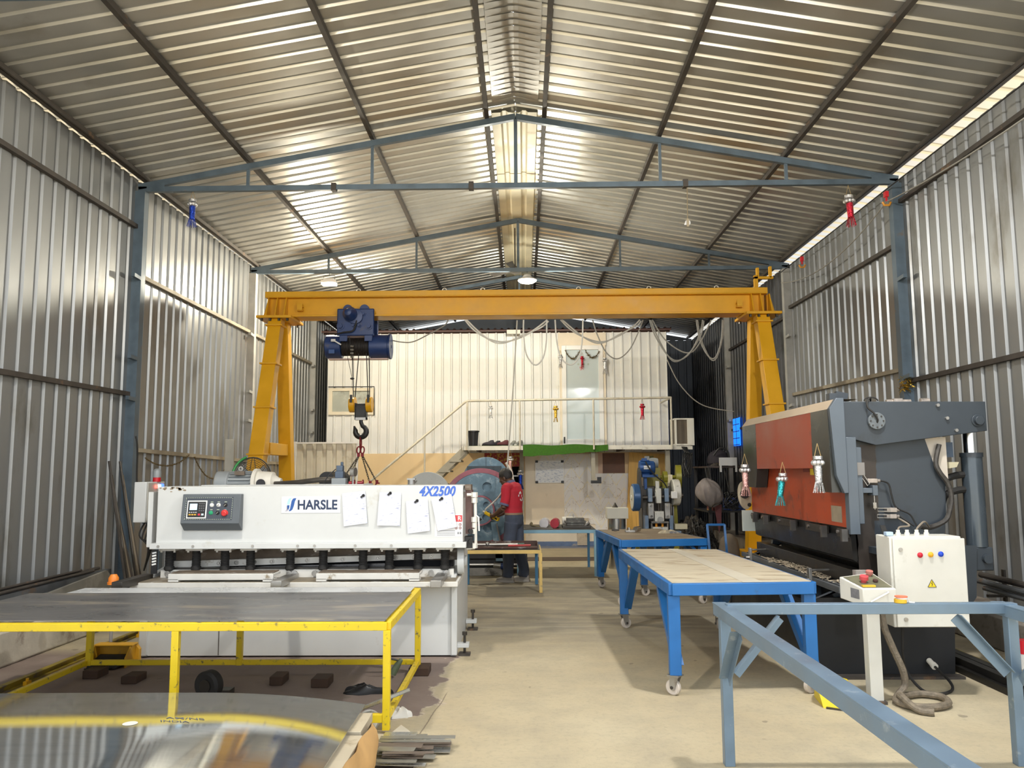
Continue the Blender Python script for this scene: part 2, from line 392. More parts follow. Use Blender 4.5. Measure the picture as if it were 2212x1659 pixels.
# low concrete plinths along both side walls
conc = M('plinth_concrete', (.50, .46, .38), .85, 0, .2, 3, dirt=(.30, .25, .2), da=.42, ds=4, bump=.4, bs=14)
dconc = M('plinth_concrete_dark', (.26, .23, .19), .85, 0, .25, 3, dirt=(.15, .12, .1), da=.45, ds=4, bump=.4, bs=14)
mb = MB(); mb.box(-W-.12, -4.28, YF, YB, 0, .30); struct('baseboard_left', mb, conc, 'stained low concrete plinth along the foot of the left wall', 'plinth', bev=.02)
mb = MB(); mb.box(4.28, W+.12, YF, YB, 0, .30); struct('baseboard_right', mb, dconc, 'dark low concrete plinth along the foot of the right wall', 'plinth', bev=.02)
# ================================================================ office block at the far end
OY = 17.7
white = M('white_paint', (.78, .78, .76), .45, 0, .05, 3)
black = M('black_plastic', (.012, .012, .013), .45, 0, .2, 8)
blackr = M('black_rubber', (.018, .017, .016), .7, 0, .2, 8)
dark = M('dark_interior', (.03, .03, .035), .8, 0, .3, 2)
alu = M('aluminium_frame', (.74, .73, .70), .4, .2, .05)
beige = M('beige_panel', (.85, .75, .60), .6, 0, .08, 2, dirt=(.66, .55, .40), da=.3, ds=2.5)
peach = M('peach_panel', (.80, .60, .34), .6, 0, .07, 1.5, dirt=(.62, .42, .2), da=.3, ds=2, stretch=(1, 1, .4))
brownb = M('brown_board', (.16, .075, .045), .6, 0, .2, 5)
plyw = M('yellow_plywood', (.76, .45, .11), .5, 0, .12, 5, stretch=(4, 1, .25), dirt=(.5, .27, .06), da=.38, ds=5)
stain = M('stainless', (.62, .60, .56), .22, .95, .1, 3)
steel = M('bare_steel', (.40, .39, .37), .38, .85, .15, 6, dirt=(.25, .22, .18), da=.35, ds=5)
dsteel = M('oily_steel', (.075, .068, .06), .42, .7, .3, 5, dirt=(.16, .12, .08), da=.35, ds=5)

mb = MB(); corr(mb, (-4.29, OY, 2.02), (1, 0, 0), 7.57, (0, 0, 1), 2.68, (0, -1, 0), pitch=.2, depth=.028, fl=.135, cr=.028)
struct('wall_office', mb, offm, 'white ribbed cladding of the upper office storey at the far end', 'office wall')
mb = MB(); corr(mb, (3.28, OY, 2.02), (0, 1, 0), 4.2, (0, 0, 1), 2.66, (1, 0, 0), pitch=.2); corr(mb, (-4.29, OY, 0), (0, 1, 0), 4.2, (0, 0, 1), 4.68, (-1, 0, 0), pitch=.2)
struct('wall_office_side', mb, offm, 'ribbed side walls of the office block', 'office wall')
mb = MB(); mb.box(-4.29, -.79, OY-.03, OY+.08, 0, 2.02); mb.box(.02, 3.28, OY-.03, OY+.08, 0, 2.02); mb.box(-.79, .02, OY+.02, OY+.08, 1.98, 2.02)
mb.box(3.18, 3.28, OY, YB, 0, 2.02)
struct('wall_office_base', mb, peach, 'peach painted board wall under the office', 'office wall')
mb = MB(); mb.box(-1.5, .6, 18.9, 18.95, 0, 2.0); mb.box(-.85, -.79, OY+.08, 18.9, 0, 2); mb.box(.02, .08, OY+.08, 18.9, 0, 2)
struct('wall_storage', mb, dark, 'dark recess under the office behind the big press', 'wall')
mb = MB(); maroon = M('maroon_roof_sheet', (.085, .04, .035), .5, .2, .2, 3)
corr(mb, (-4.4, OY-.22, 4.74), (1, 0, 0), 7.75, (0, 1, .02), 4.4, (0, 0, 1), pitch=.15, depth=.03, fl=.07, cr=.03)
mb.box(-4.4, 3.35, OY-.2, OY-.15, 4.70, 4.735); mb.box(-4.4, 3.35, OY-.02, OY+.03, 4.69, 4.74)
struct('roof_office_slab', mb, maroon, 'dark maroon ribbed roof edge of the office block', 'office roof')
for k, (x0, x1, mt, lb) in enumerate(((.1, 1.70, beige, 'beige board panel behind the whiteboard'), (1.70, 1.80, M('pink_panel', (.66, .46, .34), .6, 0, .06), 'pinkish narrow board beside the brown board'))):
    mb = MB(); mb.box(x0, x1, OY-.05, OY-.031, .03, 2.0); struct('wall_panel', mb, mt, lb, 'wall panel')
mb = MB(); mb.box(.1, 3.2, OY-.075, OY-.052, 0, .10); struct('baseboard_office', mb, M('blue_skirting', (.13, .19, .33), .6, 0, .25, 5, dirt=(.4, .36, .3), da=.4, ds=6), 'blue painted skirting at the foot of the office wall', 'skirting')

def marble():
    m = bpy.data.materials.new('printed_marble'); m.use_nodes = True; nt = m.node_tree; N, L = nt.nodes, nt.links; p = N['Principled BSDF']; p.inputs['Roughness'].default_value = .35
    tc = N.new('ShaderNodeTexCoord'); sep = N.new('ShaderNodeSeparateXYZ'); L.new(tc.outputs['Object'], sep.inputs[0])
    def op(o, a, b=None):
        n = N.new('ShaderNodeMath'); n.operation = o
        for i, x in enumerate((a, b)):
            if x is None: continue
            if isinstance(x, (int, float)): n.inputs[i].default_value = x
            else: L.new(x, n.inputs[i])
        return n.outputs[0]
    x, z = sep.outputs[0], sep.outputs[2]
    tri = op('ABSOLUTE', op('SUBTRACT', op('FRACT', op('MULTIPLY', x, 2.9)), .5))
    f = op('FRACT', op('ADD', op('MULTIPLY', tri, 1.6), op('MULTIPLY', z, 3.3)))
    line = op('LESS_THAN', f, .085); f2 = op('LESS_THAN', op('FRACT', op('MULTIPLY', x, 5.8)), .03)
    n = N.new('ShaderNodeTexNoise'); n.inputs['Scale'].default_value = 4.5; n.inputs['Detail'].default_value = 3; n.inputs['Distortion'].default_value = .6; L.new(tc.outputs['Object'], n.inputs['Vector'])
    vein = op('LESS_THAN', op('ABSOLUTE', op('SUBTRACT', n.outputs['Fac'], .56)), .006)
    def mix(f, a, b):
        k = N.new('ShaderNodeMix'); k.data_type = 'RGBA'; L.new(f, k.inputs[0])
        for i, q in ((6, a), (7, b)):
            if isinstance(q, tuple): k.inputs[i].default_value = (*q, 1)
            else: L.new(q, k.inputs[i])
        return k.outputs[2]
    c = mix(n.outputs['Fac'], (.80, .78, .76), (.88, .86, .83)); c = mix(op('MAXIMUM', line, f2), c, (.88, .80, .58)); c = mix(vein, c, (.60, .53, .46))
    L.new(c, p.inputs['Base Color']); return m
mar = marble()
for k, (x0, x1, z0, z1, lb) in enumerate(((.95, 1.62, .47, 1.98, 'tall printed marble sheet on the wall beside the whiteboard'), (.42, .95, 1.70, 2.0, 'low strip of printed marble sheet above the whiteboard'),
        (1.62, 2.55, .32, 1.56, 'wide printed marble sheet under the brown board'))):
    mb = MB(); mb.box(x0, x1, OY-.064, OY-.052, z0, z1); solo('marble_sheet', mb, mar, lb, 'wall sheet')
mb = MB(); mb.box(1.80, 2.28, OY-.066, OY-.032, 1.57, 2.0); solo('wooden_board', mb, brownb, 'dark brown board fixed high on the wall left of the yellow plywood', 'board')
mb = MB(); mb.box(1.22, 1.42, OY-.1, OY-.078, .02, .6); mb.box(1.42, 1.47, OY-.1, OY-.078, .02, .6)
solo('cardboard_panel', mb, M('stained_card', (.55, .47, .36), .7, 0, .2, 4, dirt=(.28, .16, .07), da=.45, ds=3), 'stained board standing against the wall under the light blue table', 'board')
# plywood leaning on the wall
mb = MB(); mb.T = Matrix.Rotation(R(3.2), 4, 'Y'); 
mb.box(0, .62, 0, .018, 0, 1.98); t = solo('plywood_sheet', mb, plyw, 'yellow plywood sheet leaning behind the small press', 'plywood'); t.location = V(2.62, OY-.2, .0)
mb = MB(); mb.box(2.86, 3.16, OY-.12, OY-.1, 0, 1.98); solo('plywood_sheet', mb, plyw, 'yellow plywood sheet half hidden behind the two motors', 'plywood')
mb = MB(); mb.box(2.70, 2.88, OY-.26, OY-.235, 0, 1.93); solo('board', mb, M('olive_board', (.30, .27, .06), .5, 0, .1), 'olive green board standing between the plywood sheets', 'board')

# whiteboard
t = thing('whiteboard', 'white writing board covered in faint scribbles on the beige wall', 'whiteboard', (.63, OY-.06, 1.36))
def scribble():
    m = bpy.data.materials.new('scribbled_white'); m.use_nodes = True; nt = m.node_tree; N, L = nt.nodes, nt.links; p = N['Principled BSDF']; p.inputs['Roughness'].default_value = .3
    tc = N.new('ShaderNodeTexCoord'); mp = N.new('ShaderNodeMapping'); mp.inputs['Scale'].default_value = (14, 1, 34); mp.inputs['Rotation'].default_value = (0, .5, 0); L.new(tc.outputs['Object'], mp.inputs[0])
    n = N.new('ShaderNodeTexNoise'); n.inputs['Scale'].default_value = 1.1; n.inputs['Detail'].default_value = 3; L.new(mp.outputs[0], n.inputs['Vector'])
    r = N.new('ShaderNodeMapRange'); r.inputs[1].default_value = .5; r.inputs[2].default_value = .66; L.new(n.outputs['Fac'], r.inputs[0])
    k = N.new('ShaderNodeMix'); k.data_type = 'RGBA'; k.inputs[6].default_value = (.80, .82, .84, 1); k.inputs[7].default_value = (.42, .47, .58, 1); L.new(r.outputs[0], k.inputs[0]); L.new(k.outputs[2], p.inputs['Base Color']); return m
mb = MB(); mb.box(.335, .935, OY-.085, OY-.066, 1.37, 1.84); part('board', mb, scribble(), t)
mb = MB()
for x0, x1, z0, z1 in ((.325, .945, 1.36, 1.375), (.325, .945, 1.835, 1.85), (.325, .34, 1.36, 1.85), (.93, .945, 1.36, 1.85)): mb.box(x0, x1, OY-.09, OY-.066, z0, z1)
part('frame', mb, alu, t)
for x in (.325, .885):
    for z in (1.355, 1.80):
        mb = MB(); mb.box(x, x+.06, OY-.095, OY-.066, z, z+.05); part('corner', mb, black, t, 'black corner cap')

# upper window
t = thing('window_1', 'sliding window with pale frame high at the left of the office', 'window', (-3.74, OY-.04, 2.88), kind='structure')
fm = M('cream_frame', (.80, .72, .56), .45, 0, .04)
mb = MB()
for x0, x1, z0, z1 in ((-4.24, -3.24, 2.88, 2.95), (-4.24, -3.24, 3.41, 3.47), (-4.24, -4.16, 2.95, 3.41), (-3.32, -3.24, 2.95, 3.41), (-3.78, -3.70, 2.95, 3.41)): mb.box(x0, x1, OY-.075, OY-.005, z0, z1)
part('frame', mb, fm, t)
gl = M('frosted_glass', (.44, .46, .40), .25, 0, .12, 2.5, dirt=(.20, .16, .13), da=.42, ds=1.8)
for x0, x1, yy in ((-4.16, -3.78, OY-.045), (-3.70, -3.32, OY-.03)):
    mb = MB(); mb.box(x0, x1, yy, yy+.006, 2.95, 3.41); part('pane', mb, gl, t)
mb = MB(); mb.tube([(-4.25, OY-.08, 3.5), (-3.23, OY-.08, 3.5), (-3.225, OY-.08, 2.86)], .012, 6); part('cable', mb, black, t)

# office door
t = thing('door_1', 'white glazed office door with garlands above the walkway', 'door', (1.39, OY-.04, 2.15), kind='structure')
mb = MB()
for x0, x1, z0, z1 in ((.93, 1.03, 2.14, 4.39), (1.745, 1.845, 2.14, 4.39), (1.03, 1.745, 4.29, 4.39), (1.03, 1.745, 2.14, 2.31), ): mb.box(x0, x1, OY-.09, OY, z0, z1)
part('frame', mb, alu, t, bev=.004)
dp = M('door_pane', (.56, .64, .66), .18, 0, .05, 1.2)
mb = MB(); mb.box(1.03, 1.745, OY-.06, OY-.045, 2.31, 4.29); part('pane', mb, dp, t)
mb = MB(); mb.box(.86, 1.92, OY-.06, OY-.01, 4.39, 4.68); mb.box(.88, .93, OY-.07, OY, 2.14, 4.39); mb.box(1.845, 1.9, OY-.07, OY, 2.14, 4.39); part('surround', mb, beige, t, 'beige board above the door')
mb = MB(); mb.box(.955, .985, OY-.11, OY-.09, 2.22, 2.36); mb.cyl((.97, OY-.09, 2.34), (.97, OY-.15, 2.34), .009); mb.cyl((.97, OY-.15, 2.34), (.97, OY-.15, 2.22), .008); part('handle', mb, black, t)
red = M('red_paint', (.62, .02, .03), .4, 0, .08)
mb = MB(); c = V(1.37, OY-.064, 3.88); a = .035
for p, q in (((0, -a), (0, a)), ((-a, 0), (a, 0)), ((0, a), (a, a)), ((a, 0), (a, -a)), ((0, -a), (-a, -a)), ((-a, 0), (-a, a))):
    mb.bar(c+V(p[0], 0, p[1]), c+V(q[0], 0, q[1]), .009, .004, (0, 1, 0))
part('painted_emblem', mb, red, t, 'small red auspicious sign on the pane')
for dx in (-.09, 0, .03, .09, .15):
    pass
mb = MB()
for dx in (-.07, .03, .06, .15): mb.cyl((1.37+dx, OY-.0605, 3.97), (1.37+dx, OY-.064, 3.97), .022, n=14)
part('round_sticker', mb, M('pale_green_sticker', (.42, .50, .44), .5, 0, 0), t, 'row of pale round stickers')
# garlands on the door
leaf = M('dry_garland', (.13, .09, .035), .6, 0, .3, 30)
def garland(label, p, q, d, n, seed, s=.05, mat=leaf):
    rnd = random.Random(seed); pts = sag(p, q, d, n); mb = MB(); mb.tube(pts, .008, 5)
    for a in pts:
        for k in range(4):
            v = V(rnd.uniform(-1, 1), rnd.uniform(-.6, .6), rnd.uniform(-1, 1)).normalized()*s*rnd.uniform(.6, 1.2)
            w_ = v.orthogonal().normalized()*s*.18; mb.v += [tuple(a+w_), tuple(a-w_), tuple(a+v)]; b = len(mb.v); mb.f.append((b-3, b-2, b-1))
            w2 = v.cross(w_).normalized()*s*.18; mb.v += [tuple(a+w2), tuple(a-w2), tuple(a+v)]; b = len(mb.v); mb.f.append((b-3, b-2, b-1))
    return solo('garland', mb, mat, label, 'garland', smooth=0)
garland('dry leaf garland swag over the left half of the office door', (1.02, OY-.12, 4.26), (1.33, OY-.12, 4.26), .17, 16, 1)
garland('dry leaf garland swag over the right half of the office door', (1.46, OY-.12, 4.26), (1.76, OY-.12, 4.24), .14, 16, 2)

# walkway with railing and stairs
ww = M('weathered_white', (.70, .68, .60), .5, .1, .12, 5, dirt=(.42, .36, .27), da=.36, ds=6)
t = thing('walkway', 'narrow steel walkway in front of the office door', 'walkway', (1.17, 17.1, 2.04), kind='structure')
mb = MB(); mb.box(-1.15, 3.5, 16.5, 17.66, 2.09, 2.13); part('deck', mb, M('deck_plate', (.3, .29, .26), .6, .2, .15), t)
mb = MB(); mb.box(-1.16, 3.2, 16.47, 16.5, 2.05, 2.135); mb.box(-1.18, -1.15, 16.47, 17.66, 2.05, 2.135); mb.box(2.5, 3.52, 16.44, 16.47, 2.04, 2.11); part('edge_angle', mb, ww, t)
mb = MB()
for x in (-.9, .1, 1.1, 2.1, 3.0): mb.box(x, x+.05, 16.5, 17.66, 2.03, 2.09)
part('joist', mb, rusty, t)
pm = M('prop_post', (.34, .32, .26), .6, .1, .15, 4)
for x, z0, y in ((.03, 0, 17.52), (3.03, 0, 16.6)):
    mb = MB(); mb.box(x-.045, x+.045, y-.045, y+.045, z0, 2.05); part('post', mb, pm, t)
mb = MB(); mb.box(1.46, 1.54, 16.55, 16.62, 1.42, 2.05); part('hanging_bar', mb, pm, t)
mb = MB(); mb.box(1.45, 1.66, 16.54, 16.63, 1.36, 1.42); mb.box(1.58, 1.66, 16.54, 16.63, 1.42, 1.49); part('bracket', mb, black, t)
rail = M('rail_pipe', (.60, .56, .46), .5, .2, .15, 8, dirt=(.4, .33, .22), da=.35, ds=8)
t = thing('handrail', 'thin pipe railing along the walkway and down the stairs', 'railing', (1, 16.52, 2.13))
mb = MB(); mb.tube([(-3.55, 16.41, 1.02), (-1.12, 16.41, 3.04), (-1.06, 16.41, 3.06), (3.10, 16.41, 3.10)], .024, 8); mb.tube([(3.1, 16.41, 3.1), (3.1, 17.6, 3.1)], .022, 8); part('top_rail', mb, rail, t)
for x, z0, z1 in ((-1.08, 2.05, 3.05), (1.51, 2.05, 3.08), (3.1, 2.05, 3.1), (-.0, 2.05, 3.06)):
    mb = MB(); mb.tube([(x, 16.41, z0), (x, 16.41, z1)], .02, 8); part('post', mb, rail, t)
mb = MB(); mb.tube([(-1.95, 16.41, .95), (-1.95, 16.41, 2.34)], .018, 8); part('stair_post', mb, rail, t)
t = thing('staircase', 'steel stairs descending left from the walkway, seen above the shear', 'stairs', (-2.2, 16.9, 0), kind='structure')
for yy in (16.60, 17.25):
    mb = MB(); mb.bar((-1.14, yy, 2.07), (-3.3, yy, .0), .04, .14, (0, 0, 1)); part('stringer', mb, pm, t)
for i in range(9):
    z = 1.84-i*.21; x = -1.32-i*.22
    mb = MB(); mb.box(x-.14, x+.10, 16.56, 17.28, z-.025, z+.012); part('tread', mb, pm, t)

# green carpet over the walkway edge
grn = M('green_carpet', (.045, .145, .012), .95, 0, .2, 30, bump=.6, bs=200)
mb = MB(); n = 24
for k in range(n):
    a, b = .06+1.74*k/n, .06+1.74*(k+1)/n
    dz = lambda x: 2.115-.20+.055*max(0, (x-.06))**1.2+.006*math.sin(x*19)
    for y, e in ((16.44, 0), (16.452, 0)):
        mb.quad((a, y, dz(a)), (b, y, dz(b)), (b, y, 2.15+.012*math.sin(b*7)), (a, y, 2.15+.012*math.sin(a*7)))
    mb.quad((a, 16.44, 2.15+.012*math.sin(a*7)), (b, 16.44, 2.15+.012*math.sin(b*7)), (b, 17.5, 2.145), (a, 17.5, 2.145)); mb.quad((a, 16.44, dz(a)), (b, 16.44, dz(b)), (b, 16.452, dz(b)), (a, 16.452, dz(a)))
solo('carpet', mb, grn, 'green carpet draped over the walkway edge below the office door', 'carpet')
mb = MB(); mb.box(-1.1, -.02, 16.52, 17.4, 2.132, 2.142); solo('floor_mat', mb, M('olive_mat', (.10, .13, .03), .95, 0, .3, 20), 'dull green mat at the left end of the walkway', 'mat')
# black bin
t = thing('bin', 'black ribbed bin standing on the left end of the walkway', 'bin', (-.98, 16.8, 2.145))
mb = MB(); mb.lathe([(0, .085), (.3, .105), (.3, .098), (.02, .08)], (-.98, 16.8, 2.145), n=20)
for k in range(14):
    a = 2*PI*k/14; mb.bar((-.98+.088*math.cos(a), 16.8+.088*math.sin(a), 2.15), (-.98+.106*math.cos(a), 16.8+.106*math.sin(a), 2.43), .012)
part('body', mb, black, t)
mb = MB(); mb.ring((-.98, 16.8, 2.435), (-.98, 16.8, 2.465), .128, .1); part('rim', mb, black, t)
# shoes left on the walkway
def shoe(label, x, y, mat, rz, sole=None):
    t = thing('shoe', label, 'shoe', (x, y, 2.145))
    mb = MB(); mb.loft([[V(x+l, y+wd*math.cos(q), 2.16+(h*(.5+.5*math.sin(q)) if math.sin(q) > 0 else -.006)) for q in [2*PI*i/10 for i in range(10)]] for l, wd, h in ((-.12, .03, .03), (-.08, .042, .05), (0, .045, .07), (.05, .04, .10), (.11, .036, .105), (.13, .02, .06))])
    part('upper', mb, mat, t); mb = MB(); mb.loft([[V(x+l, y+wd*math.cos(q), 2.147+(.016 if math.sin(q) > 0 else 0)) for q in [2*PI*i/10 for i in range(10)]] for l, wd in ((-.13, .03), (-.08, .046), (.05, .044), (.135, .03))]); part('sole', mb, sole or white, t)
    t.rotation_euler[2] = rz; return t
nav = M('dark_shoe', (.03, .025, .035), .6, 0, .2); mrn = M('maroon_shoe', (.10, .02, .025), .6, 0, .2); gry = M('grey_shoe', (.28, .29, .27), .7, 0, .2)
shoe('dark shoe on the walkway mat, nearest the bin', -.66, 16.60, nav, .1, black); shoe('dark shoe on the walkway behind its partner by the bin', -.52, 16.86, nav, .6, black)
shoe('maroon shoe on the walkway between dark and grey shoes', -.36, 16.58, mrn, .2, black)
shoe('grey sneaker on the walkway left of the pendant cable', -.15, 16.80, gry, 1.3); shoe('grey sneaker at the right end of the shoe row by the green carpet', -.03, 16.64, gry, 1.0)
# air conditioner outdoor unit
t = thing('air_conditioner', 'cream outdoor air conditioner unit at the right end of the walkway', 'air conditioner', (3.36, 16.85, 2.115))
acm = M('ac_cream', (.78, .76, .68), .5, 0, .05); mb = MB()
mb.box(3.20, 3.60, 16.62, 17.15, 2.13, 2.16); mb.box(3.20, 3.60, 16.62, 17.15, 2.66, 2.69)
for x, y in ((3.20, 16.62), (3.56, 16.62), (3.20, 17.11), (3.56, 17.11)): mb.box(x, x+.04, y, y+.04, 2.16, 2.66)
part('casing', mb, acm, t); mb = MB(); mb.box(3.225, 3.56, 16.65, 17.12, 2.16, 2.66); part('coil', mb, M('coil_grille', (.14, .115, .085), .6, .3, .3, 60, stretch=(1, 1, 8)), t)
mb = MB(); mb.box(3.46, 3.56, 16.617, 16.65, 2.16, 2.66); part('end_panel', mb, acm, t)
# recess: banner, dark shelving with leaning black tubes
mb = MB(); mb.box(-.79, .02, OY-.05, OY-.04, 1.72, 2.02)
ban = solo('banner', mb, M('red_banner', (.25, .02, .015), .6, 0, .3, 10, dirt=(.5, .30, .03), da=.46, ds=16), 'red and gold patterned banner hanging above the recess', 'banner')
t = thing('storage_shelf', 'dark steel shelf in the recess behind the worker', 'shelf', (-.35, 18.2, 0))
for x in (-.7, -.02):
    mb = MB(); mb.box(x-.02, x+.02, 17.95, 18.45, 0, 1.9); part('upright', mb, dsteel, t)
for z in (.5, 1.05, 1.5):
    mb = MB(); mb.box(-.7, -.02, 17.95, 18.45, z, z+.03); part('shelf', mb, steel if z == 1.5 else dsteel, t)
bpipe = M('black_pipe', (.025, .025, .028), .3, .4, .2)
for k in range(6):
    x = -.52+k*.075; mb = MB(); mb.cyl((x+.10, 17.83, .0), (x-.10, 17.90, 1.72-.05*k), .026, n=10)
    solo('black_tube', mb, bpipe, 'black tube leaning in the recess behind the worker, %s from the left' % ['first', 'second', 'third', 'fourth', 'fifth', 'sixth'][k], 'tube', 'black tubes in the recess')

# hanging tinsel lanterns
def tin(name, c): return M(name, c, .22, .85, .35, 60, bump=.8, bs=90)
TS, TB, TR_, TG, TT, TP = tin('silver_tinsel', (.75, .75, .78)), tin('blue_tinsel', (.03, .08, .55)), tin('red_tinsel', (.6, .03, .06)), tin('gold_tinsel', (.75, .5, .08)), tin('teal_tinsel', (.05, .45, .5)), tin('pink_tinsel', (.75, .45, .42))
def lantern(label, p, h, body, cap=TS, tas=None, lean=0.):
    """p: where the string is tied; h: height without the string"""
    p = Vector(p); t = thing('tinsel_lantern', label, 'hanging lantern', p); s = h/.36; L_ = .12*s; q = lambda x, z: p+V(x*s+lean*z*s, 0, z*s-L_)
    mb = MB(); mb.tube([p, q(-.03, 0)], .0025, 4); mb.tube([p, q(.03, 0)], .0025, 4); part('string', mb, M('jute_string', (.4, .28, .12), .8, 0, 0), t)
    mb = MB(); mb.lathe([(0, .03*s), (.0, .045*s), (-.03*s, .045*s), (-.035*s, .036*s)], q(0, 0), n=16); part('cap', mb, cap, t)
    mb = MB()
    for k in range(7):
        a = 2*PI*k/7; mb.sph(q(0, -.065)+V(.042*s*math.cos(a), .042*s*math.sin(a), 0), .026*s, n=8, k=6)
    part('ball_ring', mb, cap, t)
    mb = MB(); mb.lathe([(-.09*s, .034*s), (-.10*s, .037*s), (-.25*s, .032*s), (-.26*s, .02*s)], q(0, 0)+V(0, 0, 0), (-lean*-1, 0, 1), n=16); part('body', mb, body, t)
    mb = MB(); rnd = random.Random(int(p.x*100))
    for k in range(12):
        a = 2*PI*k/12; e = q(-.25*0, -.24); mb.tube([e+V(.028*s*math.cos(a), .028*s*math.sin(a), 0), e+V(.05*s*math.cos(a)+rnd.uniform(-.01, .01)*s, .05*s*math.sin(a), -.11*s)], .0035*s, 4)
    part('tassel', mb, tas or body, t); return t
lantern('blue and silver tinsel lantern hanging from the nearest truss at the left', at(417, 411, Y=9.667), .36, TB)
lantern('red and silver tinsel lantern hanging from the nearest truss at the right', at(1832, 400, Y=9.667), .40, TR_, lean=-.05)
lantern('small maroon tinsel lantern hanging in front of the office door', (1.38, OY-.15, 4.22), .26, TR_, TR_)
lantern('silver tinsel lantern hanging at the right edge of the office door', (1.88, OY-.13, 4.22), .36, TS)
lantern('silver tinsel lantern hanging at the left edge of the office door', (.9, OY-.13, 4.28), .30, TS)
lantern('silver tinsel lantern tied to the railing at the left', at(1060, 868, Y=16.36), .26, TS)
lantern('golden tinsel lantern tied to the railing beside the door', at(1200, 865, Y=16.36), .34, TG, TG)
lantern('red tinsel lantern tied to the railing right of the door', at(1387, 861, Y=16.36), .33, TR_, TR_)
lantern('pink tinsel lantern hanging below the walkway behind the worker', (-.2, 16.48, 2.04), .36, TP)
lantern('blue tinsel lantern hanging on the recess post behind the worker', (.0, 17.4, 1.78), .42, TB)
# small tube light under the office roof edge, and the blue window in the right wall
mb = MB(); mb.box(-.28, .02, OY-.275, OY-.2, 4.63, 4.72); solo('junction_box', mb, acm, 'cream junction box under the crane beam at the office roof edge', 'box'); mb = MB()
t = thing('window_2', 'narrow bright blue window in the right wall', 'window', (4.7, 15.9, 2.1), kind='structure')
mb = MB(); p0, p1 = at(1583, 905, X=4.70), at(1598, 962, X=4.70)
bl = M('blue_glazing', (.01, .15, .95), .4, 0, .1, 5, emit=1.1)
mb.box(4.69, 4.71, 17.2, 17.72, 2.14, 2.74); part('pane', mb, bl, t, 'daylight through blue sheet')
mb = MB()
for z in (2.16, 2.3, 2.45, 2.6, 2.74): mb.box(4.684, 4.69, 17.2, 17.72, z-.008, z+.008)
mb.box(4.684, 4.69, 17.45, 17.47, 2.14, 2.74); part('grid', mb, bluest, t)
# ================================================================ gantry crane with hoist
yel = M('crane_yellow', (.70, .355, .006), .42, .0, .08, 3, dirt=(.50, .32, .05), da=.28, ds=2.5)
CY = 12.5
t = thing('gantry_crane', 'large yellow gantry crane spanning the shed', 'crane', (0, CY, 0))
mb = MB(); mb.box(-3.9, 3.86, CY-.10, CY+.10, 4.065, 4.345); mb.box(-3.9, 3.86, CY-.19, CY+.19, 4.04, 4.066); part('main_beam', mb, yel, t, bev=.004)
mb = MB(); mb.box(-3.97, 3.89, CY-.2, CY+.2, 4.345, 4.36); mb.box(-3.97, 3.89, CY-.2, CY-.185, 4.36, 4.44); mb.box(-3.97, 3.89, CY+.185, CY+.2, 4.36, 4.44); mb.box(-3.97, 3.89, CY-.185, CY+.185, 4.42, 4.435); part('top_channel', mb, yel, t, bev=.003)
for s in (-1, 1):
    x = s*3.78
    mb = MB(); mb.box(x-.27, x+.27, CY-.36, CY+.36, 3.995, 4.035); part('head_plate', mb, yel, t, bev=.004)
    mb = MB()
    for dx in (-.14, .0, .14):
        mb = MB(); mb.prism([(CY-.3, 4.036), (CY-.10, 4.036), (CY-.10, 4.345), (CY-.18, 4.345)], 'x', x+dx-.008, x+dx+.008); part('gusset', mb, yel, t)
    mb = MB(); mb.prism([(CY+.10, 4.036), (CY+.3, 4.036), (CY+.18, 4.345), (CY+.10, 4.345)], 'x', x-.008, x+.008); part('gusset', mb, yel, t)
    mb = MB(); mb.prism([(s*3.9, 4.036), (s*4.03, 4.036), (s*3.95, 4.345), (s*3.9, 4.345)], 'y', CY-.1, CY+.1); part('end_gusset', mb, yel, t)
    mb = MB()
    for dx in (-.2, -.07, .07, .2):
        for dy in (-.3, .3): mb = MB(); mb.cyl((x+dx, CY+dy, 3.955), (x+dx, CY+dy, 3.996), .022, n=6); part('bolt', mb, dsteel, t)
    for y0, y1, w0 in ((CY-.18, 11.1, .22), (CY+.18, 13.25, .20)):
        mb = MB(); p, q = V(x, y0, 3.995), V(x+s*.0, y1, .31)
        d = (q-p).normalized()
        rings = []
        for tt, wd in ((0, w0*.92), (1, w0*1.05)):
            c = p.lerp(q, tt); h = wd/2; rings.append([c+V(-h, -h, 0), c+V(h, -h, 0), c+V(h, h, 0), c+V(-h, h, 0)])
        mb.loft(rings)
        lg = part('leg', mb, yel, t, bev=.006)
        if y0 < CY:
            for tt in (.03, .20, .385, .575, .76, .93):
                mb = MB(); c = p.lerp(q, tt); h = w0/2+.022; mb.box(c.x-h, c.x+h, c.y-h, c.y+h, c.z-.012, c.z+.012); part('stiffener_band', mb, yel, lg, bev=.003)
    mb = MB(); mb.box(x-.07, x+.07, 11.95, 12.85, 1.88, 2.06); part('cross_brace', mb, yel, t, bev=.005)
    mb = MB(); mb.box(x-.17, x+.17, 10.75, 13.65, .11, .31); part('end_carriage', mb, yel, t, bev=.008)
    for yy in (11.0, 13.4):
        mb = MB(); mb.cyl((x-.05, yy, .122), (x+.05, yy, .122), .07, n=24); part('wheel', mb, dsteel, t)
    mb = MB(); xs = s*3.42 if s < 0 else 3.45
    mb.bar((xs, CY-.13, 4.2), (xs, CY-.2, 4.2), .09, .012); mb.bar((xs+.04, CY-.2, 4.2), (xs-.04, CY-.2, 4.2), .012, .1); mb.bar((xs, CY-.13, 4.14), (xs, CY-.2, 4.14), .09, .012); part('stop_bracket', mb, yel, t)
